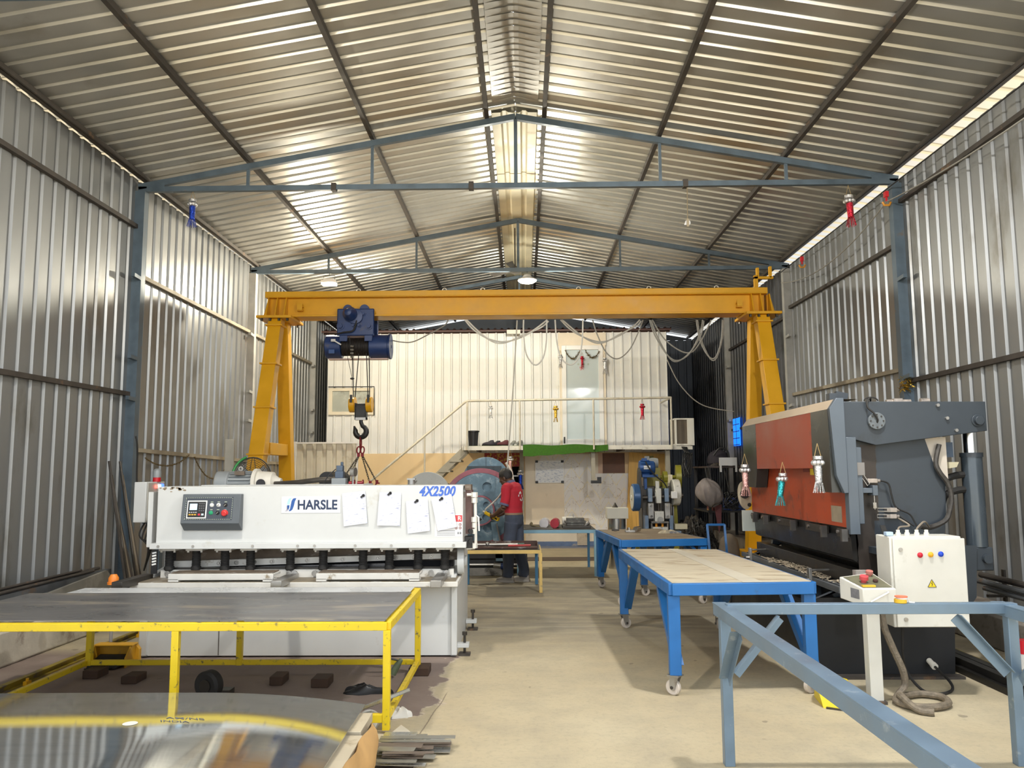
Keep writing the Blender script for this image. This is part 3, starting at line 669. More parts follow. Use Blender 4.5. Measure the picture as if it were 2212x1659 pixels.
mb = MB(); mb.box(3.72, 3.78, CY-.1, CY-.04, 4.44, 4.66); mb.box(3.72, 4.02, CY-.1, CY-.04, 4.60, 4.64); mb.box(3.76, 3.80, CY-.1, CY-.04, 4.64, 4.78); mb.box(3.96, 4.0, CY-.1, CY-.04, 4.62, 4.80); part('guide_fork', mb, yel, t, bev=.003)
for x in (-2.5, -1.15, -.55, .95, 2.05, 3.1):
    mb = MB(); mb.tube(arc((x, CY-.19, 4.445), .03, 0, 200, 8, (1, 0, 0), (0, 0, 1)), .006, 5); part('cable_clip', mb, ww, t)
# ---- hoist: trolley, drum, block and hook
hb = M('hoist_blue', (.012, .035, .13), .38, .1, .2, 4, dirt=(.10, .085, .08), da=.34, ds=3)
rope = M('dark_rope', (.035, .03, .028), .5, .4, .2, 40)
HX = -2.51
t = thing('electric_hoist', 'blue electric wire rope hoist hanging on the crane beam with a black hook', 'hoist', (HX, CY, 2.2))
mb = MB(); mb.box(-2.82, -2.24, CY-.25, CY-.215, 3.72, 4.15); part('trolley_plate', mb, hb, t, bev=.02)
mb = MB(); mb.box(-2.80, -2.26, CY+.215, CY+.25, 3.80, 4.15); part('trolley_plate', mb, hb, t, bev=.02)
for x in (-2.66, -2.40):
    for s in (-1, 1):
        mb = MB(); mb.cyl((x, CY+s*.15, 4.145), (x, CY+s*.215, 4.145), .075, n=20); part('trolley_wheel', mb, hb, t)
mb = MB(); mb.lathe([(0, .09), (.07, .10), (.08, .11), (.10, .11), (.12, .095), (.19, .08), (.23, .05), (.24, .01)], (-2.60, CY-.25, 4.05), (0, -1, 0), 24); mb.cyl((-2.60, CY-.25, 4.06), (-2.46, CY-.25, 4.02), .01, n=6); part('travel_motor', mb, hb, t)
mb = MB(); mb.lathe([(0, .12), (.05, .12), (.055, .09)], (-2.53, CY-.25, 4.02), (0, -1, 0), 20); part('gear_cover', mb, hb, t)
for x, z in ((-2.76, 3.87), (-2.32, 3.87), (-2.40, 4.06), (-2.56, 3.88), (-2.47, 3.88)):
    mb = MB(); r = .04 if z < 3.88 and x in (-2.76, -2.32) else .022; mb.cyl((x, CY-.25, z), (x, CY-.30, z), r, n=6); mb.cyl((x, CY-.25, z), (x, CY-.265, z), r*1.5, n=16); part('bolt', mb, hb, t)
DZ = 3.575; DR = .185
def hcyl(x0, x1, r, n=32): b = MB(); b.cyl((x0, CY-.05, DZ), (x1, CY-.05, DZ), r, n=n); return b
part('control_housing', hcyl(-3.02, -2.77, DR), hb, t, bev=.012); part('motor_housing', hcyl(-2.33, -2.03, DR), hb, t, bev=.012)
mb = MB(); mb.ring((-2.03, CY-.05, DZ), (-2.0, CY-.05, DZ), DR+.015, .03); mb.cyl((-2.02, CY-.05, DZ), (-2.01, CY-.05, DZ), DR-.02); part('end_cap', mb, hb, t)
mb = MB()
n = 26
for k in range(n):
    x = -2.765+k*.43/n; mb.lathe([(0, .13), (.004, .145), (.012, .145), (.0165, .13)], (x, CY-.05, DZ), (1, 0, 0), 24)
part('rope_drum', mb, rope, t, 'drum wound with dark wire rope')
mb = MB(); mb.box(-2.77, -2.33, CY-.08, CY+.10, DZ+.14, DZ+.185); mb.box(-2.98, -2.05, CY-.08, CY+.02, DZ-.205, DZ-.185); part('frame_bar', mb, M('pinkish_strip', (.45, .33, .29), .5, .2, .1), t)
mb = MB(); mb.box(-2.94, -2.85, CY-.245, CY-.205, DZ-.13, DZ-.07); part('name_plate', mb, M('plate_blue', (.03, .07, .2), .35, .3, .1), t)
for x0, x1 in ((-2.78, -2.66), (-2.39, -2.27)):
    mb = MB(); mb.box(x0, x1, CY-.24, CY-.2, DZ+.06, DZ+.3); part('hanger', mb, hb, t, bev=.004)
mb = MB(); mb.bar((-2.86, CY-.27, DZ+.07), (-2.74, CY-.27, DZ), .03, .02); mb.box(-2.90, -2.83, CY-.28, CY-.24, DZ+.05, DZ+.09); part('limit_lever', mb, steel, t)
mb = MB(); mb.tube(spline([(-2.85, CY-.22, DZ+.17), (-2.7, CY-.3, DZ+.19), (-2.55, CY-.3, DZ+.22), (-2.5, CY-.3, 3.95)]), .012, 6); mb.tube([(-2.62, CY-.25, DZ+.13), (-2.575, CY-.26, DZ-.2), (-2.57, CY-.25, DZ-.24)], .006, 6); part('cable', mb, blackr, t)
for k in range(4):
    mb = MB(); z = DZ-.02-k*.055; mb.cyl((-2.6, CY-.25, z), (-2.55, CY-.25, z), .016, n=8); part('rope_guide_clip', mb, steel, t)
for x0, x1 in ((-2.585, -2.575), (-2.49, -2.55), (-2.37, -2.345), (-2.33, -2.32)):
    mb = MB(); mb.cyl((x0, CY-.15, DZ-.12), (x1, CY-.1, 2.74), .0075, n=6); part('rope', mb, rope, t)
mb = MB(); mb.cyl((-2.68, CY-.16, DZ-.1), (-2.59, CY-.16, 3.08), .004, n=5); mb.sph((-2.585, CY-.16, 3.06), .035, .02, .018); part('limit_weight', mb, black, t)
for x in (-2.585, -2.32):
    mb = MB(); mb.prism([(CY-.1+.13*math.cos(a), 2.655+.12*math.sin(a)) for a in [2*PI*k/20 for k in range(20)]], 'x', x-.045, x+.045); part('sheave_cover', mb, yel, t, 'yellow pulley cover', bev=.008)
    mb = MB(); mb.box(x-.018, x+.018, CY-.235, CY-.20, 2.68, 2.80); part('rope_slot', mb, black, t)
mb = MB(); mb.cyl((-2.56, CY-.1, 2.65), (-2.34, CY-.1, 2.65), .03, n=14); mb.box(-2.52, -2.38, CY-.14, CY-.06, 2.45, 2.64); mb.box(-2.54, -2.53, CY-.16, CY-.04, 2.42, 2.68); mb.box(-2.37, -2.36, CY-.16, CY-.04, 2.42, 2.68); part('hook_block', mb, black, t)
mb = MB(); mb.box(-2.54, -2.36, CY-.15, CY-.05, 2.415, 2.455); part('crosshead', mb, steel, t)
c = V(-2.45, CY-.1, 2.24); pts = [c+V(.0, 0, .2), c+V(.0, 0, .14)] + [c+V(.085*math.sin(R(a)), 0, .085*math.cos(R(a))) for a in range(20, 300, 20)]+[c+V(-.105, 0, .085)]
mb = MB(); rr = [.03, .03]+[.034+.012*math.sin(PI*k/14) for k in range(14)]+[.012]; mb.tube(pts, rr, 10); part('hook', mb, black, t)
# ---- chain sling on the hook
redi = M('red_iron', (.22, .012, .02), .4, .3, .2, 10); chm = M('chain_steel', (.10, .085, .065), .45, .7, .2, 20)
t = thing('chain_sling', 'four-legged chain sling with red links hanging on the hook', 'chain sling', (-2.45, CY-.1, 1.45))
mb = MB(); mb.tube([V(-2.45, CY-.1, 2.065)+V(0, .055*math.cos(a), .11*math.sin(a)) for a in [2*PI*k/16 for k in range(16)]], .011, 6, True); part('master_link', mb, redi, t)
for dx in (-.03, .03):
    mb = MB(); mb.tube([V(-2.45+dx, CY-.1, 1.95)+V(.028*math.cos(a), .012*math.sin(a), .055*math.sin(a)) for a in [2*PI*k/14 for k in range(14)]], .011, 6, True); mb.box(-2.45+dx-.02, -2.45+dx+.02, CY-.12, CY-.08, 1.85, 1.91); part('coupling_link', mb, redi, t)
def chain(p, q, par, name='chain', mat=None, r=.0055, pitch=.034):
    p, q = Vector(p), Vector(q); d = (q-p); n = int(d.length/pitch); d.normalize(); a = d.orthogonal().normalized(); b = d.cross(a); mb = MB()
    for k in range(n):
        c = p+d*pitch*(k+.5); e = a if k % 2 else b
        mb.tube([c+d*(.024*math.cos(2*PI*i/8))+e*(.011*math.sin(2*PI*i/8)) for i in range(8)], r, 4, True)
    return part(name, mb, mat or chm, par)
for p, q in (((-2.475, CY-.1, 1.87), (-2.72, CY-.12, 1.50)), ((-2.47, CY-.1, 1.87), (-2.66, CY-.05, 1.46)), ((-2.43, CY-.1, 1.87), (-2.30, CY-.12, 1.46)), ((-2.42, CY-.1, 1.87), (-2.20, CY-.1, 1.47))):
    chain(p, q, t)
for x, y, z in ((-2.72, CY-.12, 1.46), (-2.66, CY-.05, 1.42), (-2.30, CY-.12, 1.42), (-2.20, CY-.1, 1.43)):
    mb = MB(); mb.tube(arc((x+.03, y, z-.03), .045, 60, 330, 10, (1, 0, 0), (0, 0, 1)), [.012]*5+[.018]*4+[.012, .006], 6); mb.box(x-.01, x+.03, y-.012, y+.012, z, z+.06); part('sling_hook', mb, redi, t)
# ---- festoon cables under the beam
cw = M('white_cable', (.72, .71, .66), .5, 0, .06, 20); cg = M('grey_cable', (.30, .29, .26), .5, 0, .1, 20)
CK = [0]
def cable(label, pts, r=.013, mat=cw, Y=None, double=0):
    if Y is None: CK[0] += 1; Y = CY-.17+.035*((CK[0]*2) % 11)
    mb = MB(); P = [at(u, v, Y=Y) if len((u, v)) == 2 else None for u, v in pts]
    sp = spline(P, 8); mb.tube(sp, r, 6)
    if double: mb.tube([p+V(.02, .012, .03*math.sin(k*.25)) for k, p in enumerate(sp)], r, 6)
    mb.v = [tuple(V(*v)) for v in mb.v]
    o = solo('hanging_cable', mb, mat, label, 'cable'); return o
cable('white cable in a deep loop under the beam, left of the office door', [(1131, 691), (1131, 720), (1137, 765), (1155, 788), (1172, 775), (1180, 740), (1181, 691)])
cable('white cable in a deep loop in front of the office door', [(1199, 691), (1203, 740), (1213, 774), (1234, 788), (1252, 768), (1258, 730), (1259, 691)])
cable('long white cable swag left of the deep loops', [(1004, 691), (1025, 714), (1058, 733), (1092, 738), (1130, 727), (1160, 708), (1182, 691)], double=1)
cable('long white cable swag above the office door', [(1211, 691), (1235, 714), (1270, 732), (1303, 738), (1340, 724), (1370, 703), (1382, 691)], .012, M('dull_white_cable', (.5, .49, .45), .5, 0, .06), double=1)
cable('grey cable loop right of the office door', [(1280, 691), (1291, 725), (1310, 762), (1334, 775), (1360, 755), (1380, 715), (1389, 691)], .011, cg)
cable('grey double cable swag crossing the right end of the office', [(1403, 691), (1415, 725), (1440, 765), (1462, 779), (1488, 765), (1510, 725), (1518, 691)], .011, cg, double=1)
cable('grey cable swag reaching the right end of the office', [(1409, 691), (1435, 732), (1470, 758), (1495, 760), (1515, 735), (1530, 705), (1536, 691)], .011, cg)
cable('grey cable loop hanging nearest the right crane leg', [(1504, 691), (1512, 735), (1530, 769), (1545, 772), (1557, 740), (1561, 691)], .011, cg, double=1)
cable('thin grey cable running from the hoist to the beam', [(846, 735), (867, 739), (893, 738), (930, 720), (960, 703), (968, 691)], .010, cg)
cable('thin grey cable sagging to the right wall by the crane leg', [(1440, 775), (1462, 820), (1487, 852), (1512, 872), (1540, 882), (1585, 889)], .009, cg, Y=13.5)
# ================================================================ guillotine shear on the left
mw = M('machine_white', (.61, .625, .62), .42, 0, .05, 2, dirt=(.52, .51, .46), da=.34, ds=3.2)
mwd = M('worn_white', (.68, .67, .63), .5, 0, .08, 5, dirt=(.30, .24, .16), da=.36, ds=9)
bedm = M('worn_bed', (.26, .22, .16), .55, .3, .25, 6, dirt=(.42, .40, .36), da=.4, ds=7)
grime = M('oily_brown', (.15, .115, .085), .6, .2, .35, 6, dirt=(.28, .25, .22), da=.4, ds=8, stretch=(1, 1, 2))
consg = M('console_grey', (.10, .115, .13), .5, 0, .08, 8)
SX0, SX1, SY = -3.25, -.47, 7.2
t = shear = thing('guillotine_shear', 'long white guillotine shear with control console and paper sheets on its front', 'shear machine', (-1.9, 7.9, 0))
prof = [(7.24, .0), (8.72, 0), (8.72, 1.0), (8.45, 1.44), (7.24, 1.44), (7.24, .95), (7.62, .90), (7.62, .74), (7.24, .68)]
for x in (-3.29, -.56):
    mb = MB(); mb.prism(prof, 'x', x-.02, x+.025); part('side_frame', mb, mw, t)
for x0, x1 in ((-3.31, -3.24), (-.57, -.52)): mb = MB(); mb.box(x0, x1, 7.17, 7.25, .02, .62); part('corner_post', mb, mw, t, bev=.004)
mb = MB(); mb.box(-3.24, -.57, 7.20, 7.24, .015, .61); part('base_panel', mb, mw, t)
mb = MB(); mb.box(-2.62, -2.612, 7.197, 7.2, .02, .61); part('panel_seam', mb, M('dark_seam', (.12, .11, .1), .7, 0, 0), t)
mb = MB(); mb.box(-3.24, -.6, 7.62, 8.6, .05, .6); mb.box(-3.24, -.6, 7.64, 7.68, .6, 1.0); part('inner_frame', mb, dark, t, 'dark inside of the machine throat')
mb = MB(); mb.box(-3.33, -.50, 7.0, 7.62, .625, .668); part('bed', mb, mwd, t, bev=.004)
mb = MB(); mb.box(-3.27, -.52, 7.012, 7.6, .668, .674); part('bed_plate', mb, bedm, t, 'oily brown bed surface')
for x0, x1 in ((-3.0, -2.09), (-1.72, -.83)):
    mb = MB(); mb.box(x0, x1, 7.0, 7.03, .69, .742); mb.box(x0, x0+.09, 7.0, 7.12, .674, .70); mb.box(x1-.09, x1, 7.0, 7.12, .674, .70); mb.box(x0, x1, 7.03, 7.22, .72, .74); p = part('table_block', mb, mwd, t, bev=.003)
    mb = MB(); mb.box(x0+.012, x1-.012, 7.035, 7.21, .742, .75); part('block_top', mb, grime, p, 'grimy brown top')
for x, y0 in ((-3.30, 6.72), (-1.99, 6.76), (-.66, 6.74)):
    mb = MB(); mb.box(x-.045, x+.045, y0, 7.28, .655, .714); part('support_arm', mb, steel if x > -3 else dsteel, t, 'bare steel support arm', bev=.004)
mb = MB(); mb.box(-3.2, -.56, 7.30, 7.34, .674, .742); part('adjusting_strip', mb, mwd, t)
for x in (-3.12, -3.07, -2.03, -1.98, -1.80, -1.75, -.76, -.62):
    mb = MB(); mb.cyl((x, 7.26, .712), (x, 7.31, .712), .02, n=12); mb.ring((x, 7.255, .712), (x, 7.27, .712), .026, .016, 12); part('adjusting_bolt', mb, steel, t)
mb = MB(); mb.box(-3.2, -.56, 7.36, 7.40, .70, .755); part('lower_blade', mb, dsteel, t, 'dark lower cutting blade')
# upper beam
mb = MB(); mb.box(SX0+.04, SX1, SY, SY+.03, .985, 1.487); mb.box(SX0+.04, SX1, SY+.03, 7.62, 1.46, 1.487); fp = part('front_panel', mb, mw, t, bev=.006)
mb = MB(); mb.box(SX0, SX1+.03, SY-.035, SY+.10, .938, .988); part('beam_flange', mb, mw, t, bev=.004)
for x in (-3.17, -2.86, -2.33, -1.93, -1.78, -1.42, -1.10, -.55):
    mb = MB(); mb.cyl((x, SY-.042, .963), (x, SY-.03, .963), .012, n=10); part('flange_bolt', mb, steel, t)
mb = MB(); mb.box(SX0+.1, SX1-.08, 7.50, 7.54, .80, .96); part('beam_skirt', mb, grime, t, 'oily brown beam underside')
mb = MB(); mb.prism([(-3.16, .745), (-.62, .822), (-.62, .868), (-3.16, .806)], 'y', 7.42, 7.47); part('blade_holder', mb, mwd, t, 'slanted white blade holder bar')
mb = MB(); mb.prism([(-3.1, .70), (-1.2, .745), (-1.2, .78), (-3.1, .745)], 'y', 7.425, 7.45); part('upper_blade', mb, M('blade_steel', (.13, .13, .135), .3, .8, .2, 8), t, 'dark upper cutting blade')
for k in range(13):
    x = -2.72+k*.162; z = .776+(x+3.16)*.0272; mb = MB(); mb.ring((x, 7.412, z), (x, 7.421, z), .021, .014, 14); mb.cyl((x, 7.405, z), (x, 7.421, z), .010, n=6); part('holder_bolt', mb, steel, t)
for x in (-3.127, -2.884, -2.624, -2.393, -2.033, -1.736, -1.377, -1.14, -.881, -.64):
    c = V(x, 7.31, 0); mb = MB(); n = 12
    mb.lathe([(.915, .036)]+[q for k in range(9) for q in ((.905-k*.014, .036), (.901-k*.014, .041), (.897-k*.014, .036))]+[(.775, .038), (.77, .044), (.745, .044), (.735, .034)], c, (0, 0, 1), 16)
    h = part('hold_down', mb, blackr, t, 'black ribbed hold-down cylinder')
    mb = MB(); mb.box(x-.075, x+.075, 7.25, 7.38, .915, .94); mb.cyl((x-.06, 7.27, .90), (x-.06, 7.27, .94), .01, n=6); mb.cyl((x+.06, 7.27, .90), (x+.06, 7.27, .94), .01, n=6); part('mount_plate', mb, mwd, h)
mb = MB()
for k in range(5): mb.bar((-3.235, 7.2, .90-.025*k), (-3.20, 7.2, .908-.025*k), .008, .014, (0, 0, 1))
part('warning_stripes', mb, white, t, 'white hazard stripes on the left guard'); mb = MB(); mb.box(-3.245, -3.19, 7.203, 7.215, .72, .93); part('left_guard', mb, black, t)
# brand plate
ink = M('dark_navy_ink', (.012, .03, .085), .4, 0, 0); lb = M('logo_blue', (.015, .09, .34), .4, 0, 0); pb = M('logo_pale_blue', (.42, .66, .78), .4, 0, 0); lgy = M('logo_grey', (.40, .38, .45), .4, 0, 0)
mb = MB(); mb.box(-2.092, -1.565, SY-.004, SY, 1.247, 1.393); bp = part('brand_plate', mb, M('plate_white', (.80, .81, .82), .3, 0, .02), t, 'white brand plate reading HARSLE', bev=.001)
text('brand_lettering', 'HARSLE', .116, (-1.771, SY-.0048, 1.316), (1, 0, 0), (0, 0, 1), ink, bp, bold=.0032, xs=.90)
def lg(name, pts, m_):
    mb = MB(); mb.prism([(-2.092+(.05+(x-.09)*.66)*.527, 1.247+z*.146) for x, z in pts], 'y', SY-.0055, SY-.004); part(name, mb, m_, bp)
lg('logo_stroke', [(.20, .12), (.255, .13), (.30, .22), (.335, .45), (.36, .72), (.395, .90), (.35, .91), (.31, .88), (.275, .75), (.255, .5), (.235, .25)], lb)
lg('logo_stroke', [(.155, .52), (.165, .68), (.19, .84), (.225, .91), (.285, .91), (.25, .82), (.235, .68), (.225, .52)], pb)
lg('logo_stroke', [(.16, .48), (.225, .48), (.215, .32), (.19, .18), (.165, .28)], lb)
lg('logo_stroke', [(.09, .11), (.13, .16), (.15, .3), (.155, .47), (.185, .2), (.175, .12)], lgy)
text('model_lettering', '4X2500', .118, (-.705, SY-.0008, 1.430), (1, 0, 0), (0, 0, 1), M('letter_blue', (.05, .14, .55), .4, 0, 0), t, bold=.0045, shear=.28, space=1.06, xs=.80)
# warning sticker, partly under a sheet
mb = MB(); mb.box(-.72, -.475, SY-.0015, SY, 1.035, 1.228); st = part('warning_sticker', mb, M('sticker_white', (.78, .78, .78), .35, 0, .03), t, 'white sticker with red heading and round symbols')
mb = MB(); mb.box(-.70, -.477, SY-.002, SY-.001, 1.165, 1.222); part('red_heading', mb, M('sticker_red', (.62, .06, .07), .4, 0, 0), st)
text('heading_letter', 'R', .052, (-.502, SY-.0028, 1.193), (1, 0, 0), (0, 0, 1), white, st, bold=.001)
for x, z in ((-.495, 1.14), (-.495, 1.11), (-.53, 1.11)):
    mb = MB(); mb.ring((x, SY-.0022, z), (x, SY-.001, z), .013, .009, 16); mb.box(x-.004, x+.004, SY-.0022, SY-.001, z-.006, z+.006); part('round_symbol', mb, M('symbol_maroon', (.2, .06, .06), .4, 0, 0), st)
mb = MB()
for k in range(4): mb.box(-.70, -.54, SY-.002, SY-.001, 1.045+k*.013, 1.05+k*.013)
mb.box(-.52, -.505, SY-.002, SY-.001, 1.055, 1.075); mb.box(-.5, -.485, SY-.002, SY-.001, 1.055, 1.075); part('small_print', mb, M('print_grey', (.25, .26, .28), .4, 0, 0), st)
# console
mb = MB(); pr = [(SY, 1.42), (SY-.06, 1.42), (SY-.10, 1.165), (SY-.02, 1.10), (SY, 1.10)]
mb.prism([(a, b) for a, b in pr], 'x', -2.955, -2.435); co = part('console', mb, consg, t, 'dark grey control console', bev=.005)
def onc(x, z, d=.002): s = (1.42-z)/.255; return V(x, SY-.06-.04*s-d, z)
def cplate(name, x0, x1, z0, z1, m_, par, d=.002, th=.003):
    mb = MB(); a = [onc(x0, z0, d), onc(x1, z0, d), onc(x1, z1, d), onc(x0, z1, d)]; b = [p+V(0, th, 0) for p in a]; mb._add(a+b, [(0, 1, 2, 3), (7, 6, 5, 4), (0, 4, 5, 1), (1, 5, 6, 2), (2, 6, 7, 3), (3, 7, 4, 0)]); return part(name, mb, m_, par)
fpn = cplate('face_plate', -2.925, -2.50, 1.195, 1.395, M('face_navy', (.045, .055, .075), .4, 0, .05), co)
mb = MB(); pale = M('pale_green_line', (.55, .62, .48), .5, 0, 0)
for k in range(22): x = -2.918+k*.0188; p = onc(x, 1.389, .004); q = onc(x, 1.201, .004); mb.cbox(p, .011, .002, .003); mb.cbox(q, .011, .002, .003)
for k in range(10): z = 1.21+k*.0188; p = onc(-2.919, z, .004); q = onc(-2.507, z, .004); mb.cbox(p, .003, .002, .011); mb.cbox(q, .003, .002, .011)
part('dashed_border', mb, pale, fpn)
cplate('controller', -2.905, -2.73, 1.21, 1.365, white, fpn, .006, .005); ctl = cplate('controller_face', -2.895, -2.74, 1.22, 1.355, black, fpn, .008, .003)
cplate('screen', -2.88, -2.815, 1.283, 1.338, M('lcd_blue', (.42, .62, .80), .3, 0, .05, emit=.5), ctl, .010, .002)
mb = MB()
for k in range(4):
    for j in range(3): mb.cbox(onc(-2.792+j*.018, 1.338-k*.020, .009), .010, .002, .010)
part('keypad', mb, M('key_grey', (.14, .14, .15), .5, 0, 0), ctl)
mb = MB()
for k in range(4): mb.cbox(onc(-2.878+k*.019, 1.263, .009), .012, .002, .009)
part('soft_keys', mb, M('key_pale', (.5, .52, .55), .5, 0, 0), ctl)
mb = MB()
for k in range(3): mb.cbox(onc(-2.875+k*.024, 1.243, .009), .018, .002, .011)
part('yellow_keys', mb, M('key_yellow', (.7, .42, .05), .5, 0, 0), ctl)
cplate('red_key', -2.802, -2.782, 1.236, 1.252, M('key_red', (.6, .03, .06), .5, 0, 0), ctl, .010, .002); cplate('white_key', -2.772, -2.752, 1.236, 1.252, M('key_white', (.6, .75, .78), .5, 0, 0), ctl, .010, .002)
for x, z, m_, r, nm in ((-2.688, 1.325, white, .015, 'push_button'), (-2.628, 1.325, white, .015, 'selector_switch'), (-2.566, 1.325, black, .014, 'selector_switch'), (-2.69, 1.258, M('green_button', (.02, .35, .16), .4, 0, 0), .015, 'push_button'), (-2.63, 1.258, black, .014, 'selector_switch'), (-2.568, 1.255, M('estop_red', (.65, .04, .04), .4, 0, 0), .025, 'emergency_stop')):
    p = onc(x, z, 0); mb = MB(); mb.lathe([(0, r*1.25), (.006, r*1.25), (.007, r), (.022 if r > .02 else .012, r), (.03 if r > .02 else .014, r*.7)], p, (0, -1, -.15), 18)
    b = part(nm, mb, m_, fpn)
    if nm == 'selector_switch': mb = MB(); mb.bar(p+V(-.007, -.018, -.007), p+V(.007, -.018, .007), .004, .01, (0, 1, 0)); part('pointer', mb, steel, b)
mb = MB()
for x in (-2.688, -2.628, -2.566):
    for z in (1.352, 1.285): mb.cbox(onc(x, z, .004), .022, .002, .005)
part('caption_marks', mb, pale, fpn)
# pipework at the right end
mb = MB(); mb.box(-.455, -.40, 7.30, 7.55, 1.05, 1.44); part('cylinder_block', mb, M('maroon_grey', (.17, .10, .09), .5, .2, .3, 4, stretch=(1, 1, .3)), t, 'maroon cylinder block at the right end'); mb = MB(); mb.box(-.46, -.405, 7.28, 7.5, 1.44, 1.49); part('block_cap', mb, grime, t)
wp = M('white_pipe', (.72, .70, .64), .4, .1, .05)
mb = MB(); mb.tube([(-.44, 7.26, 1.40), (-.375, 7.26, 1.40), (-.365, 7.26, 1.38), (-.36, 7.26, .96), (-.375, 7.26, .93), (-.44, 7.26, .925)], .014, 8)
part('oil_pipe', mb, wp, t, 'white oil pipe')
for z, s in ((1.40, .03), (1.35, .026), (1.18, .028), (1.13, .022), (.95, .028), (1.075, .02)):
    mb = MB(); mb.cyl((-.372, 7.26, z-.022), (-.372, 7.26, z+.022), s, n=6); part('pipe_fitting', mb, wp, t)
mb = MB(); mb.box(-.46, -.39, 7.24, 7.36, .93, 1.03); mb.cyl((-.41, 7.24, 1.08), (-.40, 7.21, 1.08), .02); mb.cyl((-.41, 7.24, .99), (-.40, 7.21, .99), .02); part('valve', mb, black, t)
mb = MB(); mb.tube([(-.36, 7.25, 1.22), (-.335, 7.25, 1.20), (-.33, 7.25, 1.08)], .008, 6); part('pipe_handle', mb, white, t)
mb = MB(); mb.cyl((-.53, 7.42, .80), (-.47, 7.42, .80), .12, n=28); mb.cyl((-.47, 7.42, .80), (-.45, 7.42, .80), .05, n=16); part('end_hub', mb, mw, t)
for y in (7.28, 8.42):
    mb = MB(); mb.box(-.53, -.42, y-.05, y+.05, .07, .105); f = part('levelling_bracket', mb, mw, t, bev=.003)
    mb = MB(); mb.cyl((-.46, y, .015), (-.46, y, .19), .012, n=8); mb.cyl((-.46, y, .17), (-.46, y, .20), .022, n=6); part('levelling_bolt', mb, dsteel, f); mb = MB(); mb.box(-.51, -.41, y-.055, y+.055, 0, .018); part('foot_plate', mb, rusty, f)
# drive on top
mg = M('motor_grey', (.25, .27, .28), .5, .2, .12, 5, dirt=(.32, .29, .23), da=.4, ds=4)
mb = MB(); mb.cyl((-3.06, 8.2, 1.50), (-2.92, 8.2, 1.50), .125, n=28); part('motor_cowl', mb, mg, t, bev=.015)
mb = MB(); mb.cyl((-2.92, 8.2, 1.50), (-2.68, 8.2, 1.50), .108, n=28)
for k in range(20):
    a = 2*PI*k/20; mb.bar((-2.91, 8.2+.115*math.cos(a), 1.50+.115*math.sin(a)), (-2.69, 8.2+.115*math.cos(a), 1.50+.115*math.sin(a)), .009, .022, (0, math.cos(a), math.sin(a)))
part('motor', mb, mg, t); mb = MB(); mb.box(-2.84, -2.74, 8.075, 8.1, 1.585, 1.625); part('motor_plate', mb, grime, t)
mb = MB(); mb.lathe([(0, .15), (.035, .15), (.04, .125), (.19, .115), (.2, .09), (.24, .06), (.27, .05)], (-2.67, 8.2, 1.50), (1, 0, 0), 28); part('pump_housing', mb, M('housing_cream', (.62, .59, .52), .5, 0, .08, 5), t); mb = MB(); mb.cyl((-2.57, 8.06, 1.50), (-2.57, 8.075, 1.50), .045, n=18); part('pump_port', mb, dark, t)
mb = MB(); mb.ring((-2.82, 8.195, 1.65), (-2.82, 8.205, 1.65), .024, .013, 14); mb.cyl((-2.82, 8.2, 1.60), (-2.82, 8.2, 1.635), .01); part('lifting_eye', mb, steel, t)
mb = MB(); mb.tube([(-2.44, 8.1, 1.50), (-2.2, 8.05, 1.505), (-1.95, 8.0, 1.53), (-1.78, 8.0, 1.535)], .02, 8); mb.tube([(-2.44, 8.16, 1.505), (-2.2, 8.1, 1.52), (-1.95, 8.06, 1.55), (-1.78, 8.05, 1.55)], .014, 8); part('pressure_pipe', mb, dsteel, t)
mb = MB(); mb.cyl((-1.99, 8.4, 1.53), (-1.93, 8.9, 1.53), .085, n=24); part('tank_opening', mb, black, t, 'black round tank end')
hv = M('valve_blue', (.07, .10, .15), .45, .2, .15, 6)
mb = MB(); mb.box(-1.83, -1.69, 7.95, 8.06, 1.48, 1.55); part('manifold', mb, mg, t, bev=.004)
mb = MB(); mb.box(-1.80, -1.72, 7.97, 8.05, 1.55, 1.62); mb.box(-1.79, -1.725, 7.975, 8.045, 1.62, 1.675); mb.cyl((-1.74, 8.01, 1.675), (-1.74, 8.01, 1.71), .014); part('solenoid_valve', mb, hv, t, bev=.004)
mb = MB(); mb.tube(spline([(-1.79, 7.96, 1.64), (-1.86, 7.94, 1.57), (-1.9, 7.93, 1.5)]), .006, 6); part('wire', mb, black, t)
mb = MB(); mb.cyl((-1.64, 8.0, 1.61), (-1.60, 7.99, 1.61), .045, n=20); mb.cyl((-1.625, 8.0, 1.49), (-1.625, 8.0, 1.57), .012); part('pressure_gauge', mb, steel, t)
for x, y in ((-1.67, 8.02), (-1.58, 8.0)): mb = MB(); mb.cyl((x, y, 1.50), (x+.05, y, 1.50), .02); mb.ring((x+.05, y, 1.505), (x+.058, y, 1.505), .03, .02, 12); part('hand_valve', mb, redi, t)
mb = MB(); mb.cyl((-1.03, 7.9, 1.487), (-1.03, 7.9, 1.53), .035, n=14); mb.box(-1.07, -.99, 7.87, 7.93, 1.53, 1.545); part('lifting_lug', mb, steel, t)
mb = MB(); mb.box(SX0+.04, SX1, 7.62, 8.3, 1.42, 1.47); mb.box(-3.1, -1.5, 7.9, 8.4, 1.33, 1.49); part('top_deck', mb, mw, t)
mb = MB(); rnd = random.Random(15)
for k in range(16):
    x = SX0+.06+abs(rnd.gauss(.10, .10)); z = 1.478-abs(rnd.gauss(0, .012)); r = rnd.uniform(.004, .016); mb._add([(x+r*1.6*math.cos(a)*rnd.uniform(.6, 1), SY-.0012, min(1.485, z+r*.6*math.sin(a))) for a in [2*PI*i/7 for i in range(7)]], [(0, 1, 2, 3, 4, 5, 6)])
